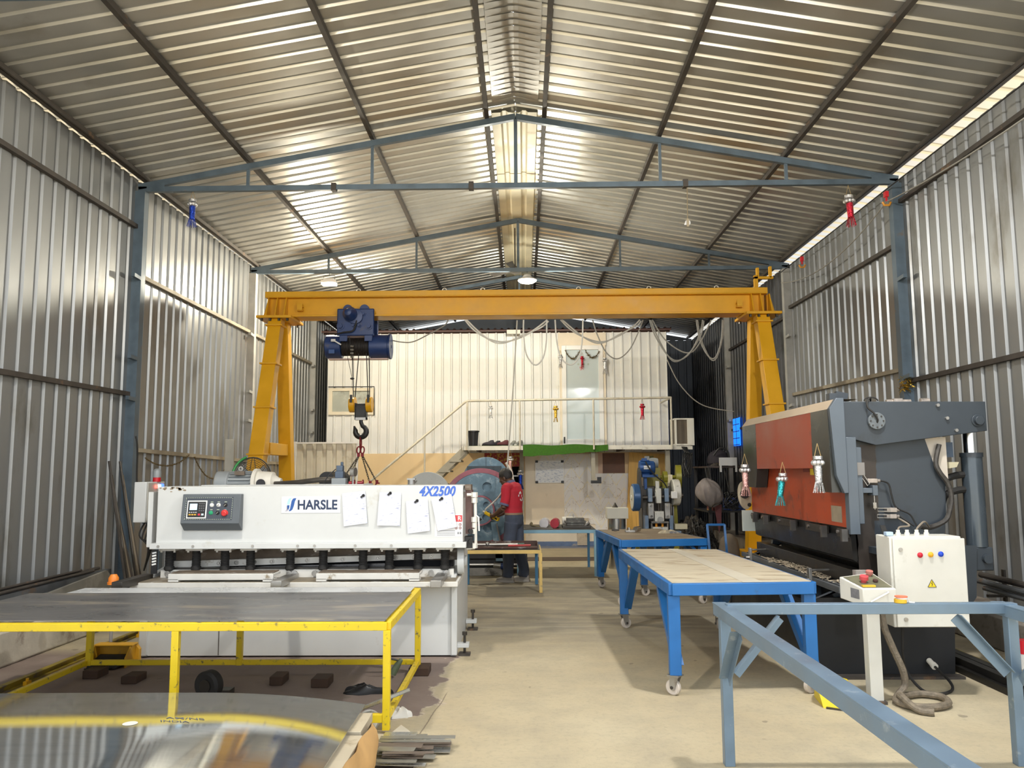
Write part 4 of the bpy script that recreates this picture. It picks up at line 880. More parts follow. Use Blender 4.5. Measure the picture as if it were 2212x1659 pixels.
part('chipped_paint', mb, M('chip_brown', (.28, .22, .15), .8, 0, .3, 30), fp, 'brown chipped paint at the upper left edge', smooth=0)
# paper sheets held by magnets
def paper(label, c, mag, seed):
    P = [V(x, SY-.012, z) for x, z in c]; mb = MB(); n, k = 8, 10; rnd = random.Random(seed); ph = rnd.uniform(0, 6)
    vs = []
    for i in range(n+1):
        for j in range(k+1):
            a = P[0].lerp(P[1], i/n); b = P[3].lerp(P[2], i/n); p = a.lerp(b, j/k)
            vs.append(p+V(0, -.006*math.sin(ph+i*.55+j*.25)*(j/k)**1.2-.004*(j/k), 0))
    b_ = len(vs); vs2 = [v+V(0, .0006, 0) for v in vs]; q = lambda i, j: i*(k+1)+j
    mb._add(vs+vs2, [(q(i, j), q(i, j+1), q(i+1, j+1), q(i+1, j)) for i in range(n) for j in range(k)]+[(b_+q(i, j), b_+q(i+1, j), b_+q(i+1, j+1), b_+q(i, j+1)) for i in range(n) for j in range(k)])
    o = solo('paper_sheet', mb, papm, label, 'paper'); x, z = mag
    mb = MB(); mb.cyl((x, SY-.022, z), (x+.004, SY-.014, z), .012, .014, 12); mb.bar((x, SY-.018, z), (x-.02, SY-.02, z-.018), .016, .006, (0, 1, 0)); part('magnet', mb, black, o, 'small black magnet'); return o
papm = M('written_paper', (.70, .72, .82), .7, 0, .02, 3, dirt=(.36, .39, .55), da=.40, ds=9, stretch=(2.2, 1, 9))
paper('written paper sheet on the shear front, next to the brand plate', [(-1.549, 1.419), (-1.343, 1.442), (-1.318, 1.157), (-1.528, 1.129)], (-1.36, 1.40), 1)
paper('blank-looking paper sheet, second from the brand plate on the shear front', [(-1.214, 1.429), (-1.02, 1.424), (-1.029, 1.131), (-1.231, 1.136)], (-1.12, 1.42), 2)
paper('written paper sheet hanging lower than its neighbours on the shear front', [(-.978, 1.346), (-.784, 1.366), (-.761, 1.089), (-.959, 1.062)], (-.88, 1.352), 3)
paper('tilted paper sheet at the right end of the shear, over the warning sticker', [(-.751, 1.361), (-.573, 1.41), (-.523, 1.121), (-.692, 1.085)], (-.66, 1.37), 4)
# control cabinet at the left end
t = thing('control_cabinet', 'pale electrical cabinet with beacon standing at the left end of the shear', 'electrical cabinet', (-3.80, 8.3, 0))
mb = MB(); mb.box(-3.91, -3.785, 8.2, 8.62, 1.11, 1.52); part('cabinet_body', mb, mw, t, bev=.006)
mb = MB(); mb.box(-3.785, -3.775, 8.22, 8.60, 1.125, 1.51); dr = part('cabinet_door', mb, M('cabinet_grey', (.42, .41, .37), .5, 0, .08, 4), t, bev=.003)
for y, z, m_ in ((8.38, 1.47, M('red_glow', (1, .08, .06), .3, 0, 0, emit=2.5)), (8.45, 1.475, M('white_glow', (1, .9, .8), .3, 0, 0, emit=1.5)), (8.52, 1.48, M('blue_glow', (.05, .12, 1), .3, 0, 0, emit=2))):
    mb = MB(); mb.cyl((-3.776, y, z), (-3.755, y, z), .018, n=14); part('indicator_lamp', mb, m_, dr)
mb = MB(); mb.box(-3.775, -3.75, 8.33, 8.43, 1.18, 1.27); mb.box(-3.75, -3.72, 8.36, 8.40, 1.17, 1.27); part('main_switch', mb, redi, dr, 'red main switch')
for z in (1.33, 1.36): mb = MB(); mb.box(-3.775, -3.768, 8.33, 8.36, z, z+.02); part('door_lock', mb, black, dr)
mb = MB(); mb.cyl((-3.80, 8.46, 1.52), (-3.80, 8.46, 1.565), .04, n=18); bc = part('beacon', mb, M('beacon_red', (.5, .01, .02), .3, 0, 0), t, 'red and grey beacon light'); mb = MB(); mb.lathe([(1.565, .042), (1.63, .042), (1.65, .03), (1.66, .01)], (-3.80, 8.46, 0), (0, 0, 1), 18); part('beacon_cap', mb, mg, bc)
mb = MB(); mb.box(-3.755, -3.70, 8.36, 8.44, 0, 1.10); mb.box(-3.88, -3.70, 8.34, 8.46, 1.09, 1.11); part('stand', mb, bluest, t)
mb = MB()
for k in range(4): mb.tube(spline([(-3.83+.03*k, 8.3, 1.11), (-3.86+.03*k, 8.25, .98-.03*k), (-3.74+.02*k, 8.2, .86+.03*k), (-3.82, 8.3, .62)]), .008, 6)
part('wiring', mb, blackr, t)
mb = MB(); mb.tube(spline([(-4.55, 9.5, 2.05), (-4.5, 9.45, 1.9), (-4.25, 9.0, 1.35), (-3.92, 8.7, 1.02), (-3.86, 8.5, .9)]), .010, 6); solo('hanging_cable', mb, blackr, 'black cable running from the left post down behind the cabinet', 'cable')
# pedal
py = M('pedal_yellow', (.62, .33, .02), .5, 0, .1, 5, dirt=(.35, .22, .06), da=.36, ds=8)
t = thing('foot_pedal', 'yellow hooded foot pedal with an orange-topped pole left of the shear', 'foot pedal', (-3.42, 6.9, 0))
mb = MB(); mb.prism([(-3.56, 0), (-3.21, 0), (-3.21, .12), (-3.25, .17), (-3.54, .17), (-3.56, .15)], 'y', 6.98, 7.02); mb.box(-3.57, -3.55, 6.80, 7.0, 0, .16); mb.prism([(6.82, 0), (7.0, 0), (7.0, .17), (6.92, .17), (6.82, .08)], 'x', -3.26, -3.245); mb.box(-3.56, -3.23, 6.90, 7.0, .16, .175); part('hood', mb, py, t, bev=.004)
mb = MB(); mb.prism([(6.74, .015), (6.96, .015), (6.96, .085), (6.76, .035)], 'x', -3.535, -3.285); part('treadle', mb, blackr, t, bev=.004); mb = MB(); mb.box(-3.56, -3.35, 6.76, 7.11, 0, .012); part('base', mb, dsteel, t)
mb = MB(); mb.cyl((-3.50, 7.06, .01), (-3.50, 7.06, .65), .014, n=10); part('pole', mb, M('pole_grey', (.4, .4, .42), .35, .5, .05), t)
mb = MB(); mb.cyl((-3.50, 7.06, .65), (-3.50, 7.06, .672), .05, n=18); mb.lathe([(.672, .042), (.705, .042), (.735, .025)], (-3.50, 7.06, 0), (0, 0, 1), 18); part('orange_knob', mb, M('orange_cap', (.85, .25, .03), .4, 0, .05), t, 'orange cap on white collar')
# ================================================================ yellow table, sheets, scrap and the left wall
ty = M('table_yellow', (.76, .55, .012), .45, 0, .06, 4, dirt=(.13, .11, .06), da=.375, ds=22)
dks = M('dark_sheet_steel', (.17, .165, .165), .34, .55, .2, 2, dirt=(.34, .30, .24), da=.42, ds=1.6, stretch=(.7, 3.0, 1), rv=.12)
gal2 = M('bright_galvanised', (.74, .76, .77), .30, .35, .06, 3, bump=.01, bs=60)
TX0, TX1, TY0, TY1, TZ = -3.47, -.79, 5.15, 6.63, .675
t = thing('steel_table', 'low yellow-framed table with a dark steel sheet top in front of the shear', 'table', ((TX0+TX1)/2, 5.9, 0))
for p, q in (((TX0, TY0), (TX1, TY0)), ((TX0, TY1), (TX1, TY1)), ((TX0, TY0), (TX0, TY1)), ((TX1, TY0), (TX1, TY1))):
    mb = MB(); mb.bar((*p, TZ-.03), (*q, TZ-.03), .045, .05); part('top_rail', mb, ty, t, bev=.003)
    if p[1] == q[1] == TY0: continue
    mb = MB(); mb.bar((*p, .09), (*q, .09), .035, .04); part('lower_rail', mb, ty, t, bev=.003)
mb = MB(); mb.bar((TX1-.023, TY0, .09), (TX1-.16, TY0, .09), .040, .05); part('rail_stub', mb, ty, t, bev=.003)
for x, y in ((TX0+.02, TY0), (-2.12, TY0), (TX1-.0, TY0), (TX0+.02, TY1), (-2.23, TY1), (TX1, TY1)):
    mb = MB(); mb.bar((x, y, .02 if y == TY0 else .068), (x, y, TZ-.055), .045, .045, (0, 1, 0)); part('leg', mb, ty, t, bev=.003)
mb = MB(); mb.box(-3.78, -.80, 5.16, 6.32, .678, .684); solo('steel_sheet', mb, dks, 'large dark steel sheet with dusty streaks lying on the yellow table', 'steel sheet')
mb = MB(); mb.box(-3.52, -.82, 5.20, 6.64, .6745, .6775); solo('steel_sheet', mb, gal2, 'bright galvanised sheet showing as a strip behind the dark sheet', 'steel sheet')
# blocks the table stands on
wd = M('old_wood', (.055, .030, .018), .8, 0, .3, 4, stretch=(1, 6, 1))
for x, y, w_, h, lb in ((-.77, 6.62, .16, .07, 'wooden block under the right rear corner of the yellow table'), (-1.82, 6.35, .10, .07, 'dark wooden block under the table, left of the other'), (-1.47, 6.28, .13, .07, 'dark wooden block under the table, beside the black rag'), (-2.97, 6.40, .12, .06, 'dark wooden block under the left half of the yellow table'), (-3.35, 6.55, .12, .07, 'wooden block under the left rear leg of the yellow table')):
    mb = MB(); mb.box(x-w_/2, x+w_/2, y-.09, y+.09, 0, min(h, .068)-.003); solo('wood_block', mb, wd, lb, 'wood block', 'blocks under the yellow table', bev=.006)
t = thing('caster_wheel', 'loose black rubber wheel lying under the yellow table', 'wheel', (-2.19, 5.9, 0))
mb = MB(); mb.lathe([(-.04, .04), (-.045, .08), (-.03, .10), (.03, .10), (.045, .08), (.04, .04)], (-2.19, 5.9, .10), (.3, 1, 0), 32); part('tyre', mb, blackr, t); mb = MB(); mb.lathe([(-.05, .01), (-.05, .045), (.05, .045), (.05, .01)], (-2.19, 5.9, .10), (.3, 1, 0), 20); part('hub', mb, dsteel, t)
mb = MB(); mb.box(-2.12, -2.04, 5.9, 6.0, 0, .06); part('fork', mb, dsteel, t)
rnd = random.Random(5); mb = MB()
def rag(label, c, sx, sy, h, mat, seed, name='rag', cat='rag', n=22, k=9):
    r = random.Random(seed); c = Vector(c); mb = MB(); P = [r.uniform(0, 6) for _ in range(6)]; rings = []
    for j in range(k+1):
        u = j/k; ring = []
        for i in range(n):
            a = 2*PI*i/n; e = 1+.22*math.sin(3*a+P[0])+.13*math.sin(5*a+P[1])+.08*math.sin(9*a+P[4])
            rr = math.cos(u*PI/2)**.7; z = h*math.sin(u*PI/2)*(1+.35*math.sin(2*a+P[2]+u*3)+.18*math.sin(6*a+P[3]))*(1 if u < 1 else 1)
            ring.append(c+V(sx*e*rr*math.cos(a), sy*e*rr*math.sin(a), max(0, z)*(1 if u > 0 else 0)))
        rings.append(ring)
    m_ = sum(rings[-1], Vector())/n; rings[-1] = [m_+(p-m_)*.05 for p in rings[-1]]
    mb.loft(rings); return solo(name, mb, mat, label, cat)
rag('crumpled black plastic bag under the right end of the yellow table', (-1.10, 6.05, 0), .17, .05, .05, black, 3, 'plastic_bag', 'bag')
rag('small crumpled white paper under the front corner of the yellow table', (-.76, 5.48, 0), .07, .04, .05, M('paper_white', (.7, .68, .63), .8, 0, .05), 8, 'crumpled_paper', 'paper')
mb = MB(); mb.prism([(-.78, 5.05), (-.63, 4.92), (-.52, 4.90), (-.66, 5.20), (-.72, 5.3)], 'z', .0, .004); solo('paper_scrap', mb, M('scrap_paper', (.68, .62, .5), .8, 0, .08), 'flat cream paper scrap on the floor by the front table leg', 'paper')
mb = MB()
for k in range(14):
    a0, a1 = PI*k/14, PI*(k+1)/14; f = lambda a, y: V(-.94+.075*math.cos(a), y, .07*math.sin(a)); mb.quad(f(a0, 5.2), f(a1, 5.2), f(a1, 5.4), f(a0, 5.4)); g = lambda a, y: V(-.94+.07*math.cos(a), y, .065*math.sin(a)); mb.quad(g(a1, 5.2), g(a0, 5.2), g(a0, 5.4), g(a1, 5.4)); mb.quad(f(a1, 5.2), f(a0, 5.2), g(a0, 5.2), g(a1, 5.2)); mb.quad(f(a0, 5.4), f(a1, 5.4), g(a1, 5.4), g(a0, 5.4))
solo('curled_offcut', mb, M('white_offcut', (.7, .7, .68), .4, .1, .05), 'curled white sheet offcut behind the front table leg', 'offcut')
t = thing('air_gun', 'old tool with coloured grip lying beside the wooden block under the table corner', 'tool', (-.92, 6.5, 0))
mb = MB(); mb.tube([(-.97, 6.5, .03), (-.93, 6.49, .10), (-.90, 6.49, .14)], [.03, .025, .015], 10); part('grip', mb, M('faded_green', (.16, .2, .12), .5, .1, .3, 12), t); mb = MB(); mb.tube([(-.91, 6.49, .13), (-1.0, 6.48, .15), (-1.05, 6.48, .17)], .008, 6); part('nozzle', mb, dsteel, t)
# big shiny sheet at the front, sagging over its stack
def sheet_z(x, y):
    d = max(0, (x+1.75)/.90); e = max(0, (-1.75-x)/2.2)
    return .360-.072*d**2.0-.012*e**1.5+.004*math.sin(x*1.7)-.010*max(0, (4.62-y))*d
mb = MB(); n, k = 60, 30
gridp = [[None]*(k+1) for _ in range(n+1)]
for i in range(n+1):
    for j in range(k+1):
        v_ = j/k; y = 2.75+v_*(1.96+.05*(i/n)**3); x0, x1 = -4.3, -.842; x = x0+(x1-x0)*i/n; yy = y+.02*math.sin(x*.9)
        gridp[i][j] = V(x, yy+(.0), sheet_z(x, yy))
vs = [p for r in gridp for p in r]; N_ = len(vs); vs += [p-V(0, 0, .004) for p in vs]; q = lambda i, j: i*(k+1)+j
fs = [(q(i, j), q(i+1, j), q(i+1, j+1), q(i, j+1)) for i in range(n) for j in range(k)]+[(N_+q(i, j), N_+q(i, j+1), N_+q(i+1, j+1), N_+q(i+1, j)) for i in range(n) for j in range(k)]
bd = [(q(i, 0), q(i+1, 0)) for i in range(n)]+[(q(n, j), q(n, j+1)) for j in range(k)]+[(q(i+1, k), q(i, k)) for i in range(n-1, -1, -1)]+[(q(0, j+1), q(0, j)) for j in range(k-1, -1, -1)]
fs += [(b, a, N_+a, N_+b) for a, b in bd]
mb._add(vs, fs)
mir = M('mirror_galvanised', (.60, .62, .62), .05, .90, .05, 6, bump=.006, bs=160, rv=.02, dirt=(.52, .54, .55), da=.42, ds=2.2, stretch=(.6, 5, 1))
sh = solo('galvanised_sheet', mb, mir, 'large shiny galvanised sheet sagging over a stack at the front left', 'steel sheet', smooth=60)
prn = M('stamp_grey', (.17, .18, .19), .5, .3, 0)
def on_sheet(o):
    for vt in o.data.vertices:
        p = vt.co+OFF.get(root_of(o).name, Vector()); vt.co.z = sheet_z(p.x, p.y)+.0012-OFF.get(root_of(o).name, Vector()).z
    return o
a = at(400, 1553, Z=.356); b = at(392, 1558, Z=.356)
on_sheet(text('stamped_lettering', 'AM/NS', .046, a, (1, -.05, 0), (-.55, 1, 0), prn, sh, ext=0, bold=.0004, xs=1.5)); on_sheet(text('stamped_lettering', 'INDIA', .042, b+V(-.03, -.012, 0), (1, -.05, 0), (-.55, 1, 0), prn, sh, ext=0, bold=.0004, xs=1.35))
c = at(281, 1565, Z=.356); mb = MB(); mb._add([V(c.x+.036*math.cos(2*PI*i/24), c.y+.036*math.sin(2*PI*i/24), sheet_z(c.x, c.y)+.0012) for i in range(24)], [tuple(range(24))]); part('round_sticker', mb, M('sticker_cream', (.72, .70, .62), .6, 0, 0), sh, 'pale round sticker')
card = M('packing_board', (.50, .43, .31), .7, 0, .1, 3, dirt=(.36, .29, .19), da=.33, ds=6)
for x0, x1, y0, y1, z0, z1, lb in ((-3.7, -.785, 4.33, 4.66, .215, .262, 'cream packing board under the far corner of the shiny sheet'), (-3.7, -.77, 3.0, 4.31, .205, .250, 'cream packing board under the near edge of the shiny sheet'), (-3.7, -.86, 2.9, 4.62, .0, .203, 'stack of sheets under the packing boards')):
    mb = MB(); mb.box(x0, x1, y0, y1, z0, z1); solo('packing_board' if z1 > .21 else 'sheet_stack', mb, card if z1 > .21 else steel, lb, 'board' if z1 > .21 else 'sheet stack', bev=.003)
kr = M('kraft_paper', (.55, .33, .13), .8, 0, .12, 5)
mb = MB(); rnd = random.Random(2); n, k = 16, 6; vs = []
for i in range(n+1):
    y = 4.50-i*.075
    for j in range(k+1):
        u = j/k; bulge = math.sin(u*PI)*(.035+.02*math.sin(i*.9))
        vs.append(V(-.762+bulge+.01*math.sin(i*1.3+j), y+.01*math.sin(j*2+i), .25*(1-u)+.004))
N_ = len(vs); vs += [p+V(.003, 0, .003) for p in vs]; q = lambda i, j: i*(k+1)+j
mb._add(vs, [(q(i, j), q(i+1, j), q(i+1, j+1), q(i, j+1)) for i in range(n) for j in range(k)]+[(N_+q(i, j), N_+q(i, j+1), N_+q(i+1, j+1), N_+q(i+1, j)) for i in range(n) for j in range(k)])
solo('kraft_wrapping', mb, kr, 'brown kraft paper wrapping hanging off the stack edge', 'wrapping paper')
# steel offcuts piled by the table leg
rnd = random.Random(11); cols = [M('offcut_bright', (.56, .57, .55), .28, .85, .1, 8), M('offcut_dull', (.36, .35, .31), .4, .7, .15, 8), M('offcut_rusty', (.20, .16, .13), .6, .5, .25, 8)]
spec = []
zl = 0
OC = ['resting under the front table leg', 'nearest the yellow leg', 'bright, second behind the top strip', 'with a mirror-like face in the middle', 'dull, in the middle of the heap', 'longest, sticking out to the right', 'short, tucked beside the kraft paper', 'under the longest strip', 'wide, on the right side of the heap', 'bright-ended, on the right side', 'dark, at the back of the heap', 'brown, lowest on the right', 'thin, in front of the wide strip', 'pale, beside the kraft paper', 'stepped, at the near edge', 'dull, at the near edge', 'dark, closest to the camera', 'bent, at the left of the heap', 'small and bright, on top', 'broad, at the bottom of the heap']
for k in range(20):
    y = 5.02-k*.0255+rnd.uniform(-.012, .012); x = -.80+rnd.uniform(0, .10); L_ = rnd.uniform(.18, .34)
    if k == 5: L_ = .44; x = -.78
    if k in (8, 9): L_ = .40; x = -.76
    w_ = rnd.uniform(.03, .085); z = .004+(k*7 % 20)*.0034
    mb = MB(); a = rnd.uniform(-.10, .05); mb.T = Matrix.Translation((x, y, z)) @ Matrix.Rotation(a, 4, 'Z'); mb.box(0, L_, -w_/2, w_/2, 0, .003)
    solo('steel_offcut', mb, cols[(0, 1, 0, 0, 1, 1, 2, 2, 1, 0, 2, 2, 1, 0, 1, 1, 2, 2, 0, 1)[k]], 'thin steel offcut strip '+OC[k], 'offcut', 'steel offcuts heaped by the table leg')
mb = MB(); mb.box(-.76, -.54, 4.5, 4.88, 0, .0035); solo('steel_offcut', mb, cols[2], 'flat rusty base plate lying under the heap of offcuts', 'offcut', 'steel offcuts heaped by the table leg')
mb = MB(); mb.T = Matrix.Translation((-.99, 5.28, .10)) @ Matrix.Rotation(.35, 4, 'Z') @ Matrix.Rotation(-.28, 4, 'Y'); mb.box(0, .34, -.035, .035, 0, .004); mb.box(0, .34, -.035, -.03, 0, .02); solo('bent_strip', mb, cols[0], 'bent bright strip leaning towards the front table leg', 'offcut')
# left wall: rails, pipes, slab, rods
cr = M('rail_yellow', (.30, .22, .02), .55, .1, .25, 5, dirt=(.16, .12, .08), da=.44, ds=7)
t = thing('crane_rail', 'dusty yellow crane rail on the floor along the left wall', 'crane rail', (-3.80, 8, 0))
mb = MB(); mb.box(-3.84, -3.76, 3.4, 16, 0, .012); mb.box(-3.808, -3.792, 3.4, 16, .012, .042); mb.box(-3.825, -3.775, 3.4, 16, .042, .05); part('rail', mb, cr, t)
for y in (6.3, 7.2, 8.1, 9.0): mb = MB(); mb.box(-3.76, -3.73, y-.03, y+.03, 0, .03); mb.cyl((-3.745, y, .03), (-3.745, y, .05), .012, n=6); part('rail_clip', mb, yel, t)
pip = M('pipe_grey', (.13, .14, .15), .5, .4, .25, 4, dirt=(.2, .13, .08), da=.35)
t = thing('pipe_rack', 'dark steel rail on short legs along the left wall', 'rack', (-4.5, 7, .3))
mb = MB(); mb.bar((-4.52, 4.5, .50), (-4.52, 8.95, .53), .07, .07); part('rail', mb, pip, t)
for y in (5.6, 7.55, 8.7): mb = MB(); mb.bar((-4.52, y, .47), (-4.47, y+.05, .30), .03, .03); part('leg', mb, steel, t)
for k, (dx, dz, r) in enumerate(((-.03, .060, .018), (.02, .056, .015), (.0, .086, .012))):
    mb = MB(); mb.tube([(-4.52+dx, 4.6, .50+dz), (-4.52+dx, 8.8-.2*k, .53+dz)], r, 8); solo('steel_pipe', mb, rusty, ['thicker rusty pipe lying on the left wall rail', 'rusty pipe lying on the left wall rail nearest the aisle', 'thin rusty pipe on top of the other two on the left rail'][k], 'pipe', 'pipes on the left wall rail')
mb = MB(); mb.prism([(6.95, .302), (8.5, .302), (8.62, .33), (8.7, .44), (8.5, .60), (7.5, .52), (6.95, .50)], 'x', -4.33, -4.30); solo('board_offcut', mb, M('grey_board', (.20, .19, .165), .7, 0, .2, 3, dirt=(.3, .28, .24), da=.4), 'grey board offcut standing on the plinth behind the yellow table', 'board')
for k in range(7):
    y0 = 9.30+.02*k; mb = MB(); x = -4.30-.0*k; mb.cyl((-4.32+.0*k, 8.98+.062*k, .302), (-4.66, 9.12+.062*k, 1.75-.16*(k % 4)), .014+.004*(k % 2), n=8)
    solo('steel_rod', mb, [rusty, dsteel, M('dusty_rod', (.24, .2, .15), .6, .3, .2)][k % 3], 'rusty rod leaning at the foot of the left blue-grey post, %s in the bundle' % ['first', 'second', 'third', 'fourth', 'fifth', 'sixth', 'seventh'][k], 'rod', 'rods leaning by the left post')
garland('dry brown garland hanging along the low left wall rail', (-4.66, 10.0, 1.80), (-4.66, 11.3, 1.86), .12, 26, 5, .028); garland('dry brown garland swag nearer the crane leg on the left wall', (-4.66, 11.5, 1.84), (-4.66, 12.9, 1.82), .30, 30, 6, .03)
# fan, plank, and ribbed screen behind the shear
t = thing('pedestal_fan', 'round wire-cage pedestal fan behind the shear motor', 'fan', (-3.15, 9.6, 0)); fc = V(-3.17, 9.6, 1.53); fg = M('fan_wire', (.10, .10, .095), .4, .6, .1)
fr = Matrix.Rotation(R(52), 3, 'Z')
for nm, yo in (('front_cage', -.07), ('rear_cage', .07)):
    mb = MB()
    for r_ in [.06+.021*i for i in range(10)]: mb.tube([fc+fr @ V(r_*math.cos(a), yo*(1-(r_/.26)**2*.8), r_*math.sin(a)) for a in [2*PI*k/28 for k in range(28)]], .0028, 4, True)
    for k in range(8): a = 2*PI*k/8; mb.tube([fc+fr @ V(r_*math.cos(a), yo*(1-(r_/.26)**2*.8), r_*math.sin(a)) for r_ in (.05, .12, .19, .255)], .004, 4)
    part(nm, mb, fg, t)
mb = MB(); mb.tube([fc+fr @ V(.262*math.cos(a), 0, .262*math.sin(a)) for a in [2*PI*k/32 for k in range(32)]], .008, 6, True); part('rim', mb, fg, t)
for k in range(3):
    a = 2*PI*k/3+.4; d = fr @ V(math.cos(a), 0, math.sin(a)); e = fr @ V(-math.sin(a), .25, math.cos(a)); mb = MB(); mb._add([fc+d*.04-e*.02, fc+d*.04+e*.03, fc+d*.22+e*.09, fc+d*.22-e*.05, fc+d*.04-e*.02+V(0, .004, 0), fc+d*.04+e*.03+V(0, .004, 0), fc+d*.22+e*.09+V(0, .004, 0), fc+d*.22-e*.05+V(0, .004, 0)], [(0, 1, 2, 3), (7, 6, 5, 4), (0, 4, 5, 1), (1, 5, 6, 2), (2, 6, 7, 3), (3, 7, 4, 0)]); part('blade', mb, M('blade_grey', (.35, .36, .36), .4, .2, .1), t)
mb = MB(); mb.cyl(fc+fr @ V(0, -.03, 0), fc+fr @ V(0, .16, 0), .05, n=18); part('motor', mb, black, t); mb = MB(); mb.cyl((fc.x, fc.y+.05, .05), (fc.x, fc.y+.05, 1.5), .02); part('pole', mb, dsteel, t); mb = MB(); mb.cyl((fc.x, fc.y+.05, 0), (fc.x, fc.y+.05, .05), .2, .16, 24); part('base', mb, dsteel, t)
mb = MB(); mb.tube([fc+fr @ V(.28*math.cos(R(a)), .0, .28*math.sin(R(a))) for a in range(110, 185, 12)], .014, 6); part('green_strap', mb, M('green_strap', (.03, .25, .06), .5, 0, .1), t)
mb = MB(); mb.box(-4.26, -4.13, 11.6, 11.63, 0, 2.10); o = solo('plank', mb, M('pale_plank', (.45, .43, .37), .7, 0, .12, 4), 'pale narrow plank standing by the left crane leg', 'plank')
t = thing('ribbed_screen', 'white ribbed sheet screen standing behind the shear', 'screen', (-3.5, 14.5, 0))
mb = MB(); corr(mb, (-4.03, 14.5, .1), (1, 0, 0), 1.08, (0, 0, 1), 2.04, (0, 1, 0), pitch=.18, depth=.03, fl=.09, cr=.04); part('sheet', mb, M('screen_cream', (.62, .58, .47), .5, .1, .1, 2, dirt=(.44, .38, .26), da=.38, ds=3), t)
mb = MB(); mb.box(-4.10, -4.04, 14.46, 14.52, 0, 2.17); mb.box(-2.95, -2.92, 14.48, 14.52, 0, 2.14); mb.box(-4.05, -2.93, 14.47, 14.5, 2.13, 2.16); part('frame', mb, alu, t)
# ================================================================ press brake on the right
pg = M('press_grey', (.043, .054, .067), .42, .15, .12, 2.5, dirt=(.036, .042, .047), da=.36, ds=2.2)
pgl = M('press_light_grey', (.095, .118, .145), .42, .15, .10, 3)
por = M('press_orange', (.42, .062, .018), .4, 0, .14, 3, dirt=(.22, .05, .03), da=.4, ds=5)
prd = M('press_red_cover', (.37, .070, .036), .42, 0, .10, 2.5, dirt=(.25, .06, .04), da=.36, ds=4)
pbk = M('press_dark_cover', (.045, .048, .045), .25, .3, .15, 2)
tan = M('tan_edge', (.46, .37, .27), .5, 0, .1)
oil = M('oil_streak', (.042, .033, .027), .5, .1, .3, 6)
blk = M('press_black', (.011, .012, .014), .5, .1, .25, 3)
t = pb = thing('press_brake', 'large grey and red hydraulic press brake along the right wall', 'press brake machine', (3.0, 7.7, 0))
# side plates (near and far), with throat
plate = [(2.68, 2.05), (2.68, 1.13), (2.74, 1.11), (2.80, .98), (2.83, .87), (2.80, .77), (2.74, .72), (2.66, .68), (2.52, .64), (2.34, .58), (2.32, 0), (3.42, 0), (3.44, .36), (3.40, 1.0), (3.43, 1.25), (3.44, 1.50), (3.38, 1.573), (3.30, 1.84), (3.30, 2.05)]
for y in (6.50, 9.02):
    mb = MB(); mb.prism([p for p in plate if p[1] > .5]+[], 'y', y, y+.05); part('side_plate', mb, pg, t)
    mb = MB(); mb.prism([(2.34, .58), (2.32, 0), (3.42, 0), (3.44, .36), (3.427, .60), (2.40, .60)], 'y', y-.004, y+.05); part('lower_plate', mb, blk, t, 'black lower plate')  # lower part of the plate overlaid in black
mb = MB(); mb.prism([(3.30, .30), (3.45, .36), (3.63, .60), (3.66, 1.0), (3.52, 1.0), (3.50, .92), (3.42, .92)], 'y', 6.505, 6.545); part('pivot_ear', mb, pg, t)
# rust and oil runs under the pivot, and oily lower front: worn-in stains on the plate
mb = MB(); rnd = random.Random(4)
def streak(x0, x1, z0, z1, seed):
    r = random.Random(seed); n = 14; L_ = []; R_ = []
    for k in range(n+1):
        z = z0+(z1-z0)*k/n; L_.append((x0+r.uniform(-.006, .006), z)); R_.append((x1+r.uniform(-.006, .006), z))
    return L_, R_
for x0, x1, z0, z1, sd in ((2.78, 2.90, 1.80, 1.2, 1), (2.72, 2.86, 1.30, .80, 2), (2.74, 2.98, .95, .60, 3), (2.72, 2.80, 1.78, 1.5, 5)):
    L_, R_ = streak(x0, x1, z0, z1, sd)
    for k in range(len(L_)-1): mb._add([(L_[k][0], 6.4988-.0005*sd, L_[k][1]), (R_[k][0], 6.4988-.0005*sd, R_[k][1]), (R_[k+1][0], 6.4988-.0005*sd, R_[k+1][1]), (L_[k+1][0], 6.4988-.0005*sd, L_[k+1][1])], [(3, 2, 1, 0)])
part('oil_stain', mb, oil, t, 'brown oil runs on the side plate')
# lift arm in front of the plate
mb = MB(); mb.prism([(2.60, 2.146), (3.757, 2.138), (3.756, 1.905), (2.873, 1.796), (2.60, 1.87)], 'y', 6.42, 6.47); part('lift_arm', mb, pg, t, bev=.004)
mb = MB(); mb.prism([(2.60, 2.146), (3.757, 2.138), (3.756, 1.905), (2.873, 1.796), (2.60, 1.87)], 'y', 9.08, 9.13); part('lift_arm', mb, pg, t)
mb = MB(); mb.cyl((2.88, 6.42, 1.988), (2.88, 6.395, 1.988), .068, n=32)
fl_ = part('pivot_flange', mb, M('worn_flange', (.14, .16, .175), .5, .2, .3, 20, dirt=(.08, .07, .06), da=.4, ds=20), t, bev=.004)
for k in range(8): a = 2*PI*k/8; mb = MB(); mb.cyl((2.88+.05*math.cos(a), 6.395, 1.988+.05*math.sin(a)), (2.88+.05*math.cos(a), 6.388, 1.988+.05*math.sin(a)), .006, n=6); part('flange_bolt', mb, dsteel, fl_)
mb = MB(); mb.tube(spline([(2.88, 6.40, 1.975), (2.88, 6.385, 2.0), (2.85, 6.38, 2.05), (2.81, 6.385, 2.09), (2.81, 6.40, 2.14), (2.85, 6.43, 2.175), (2.88, 6.5, 2.15)]), .008, 6); part('grease_hose', mb, blackr, t)
mb = MB(); mb.tube([V(2.86+.055*math.cos(a), 6.44, 2.15+.03*math.sin(a)) for a in [PI*k/8 for k in range(9)]], .006, 5); part('hose_loop', mb, blackr, t)
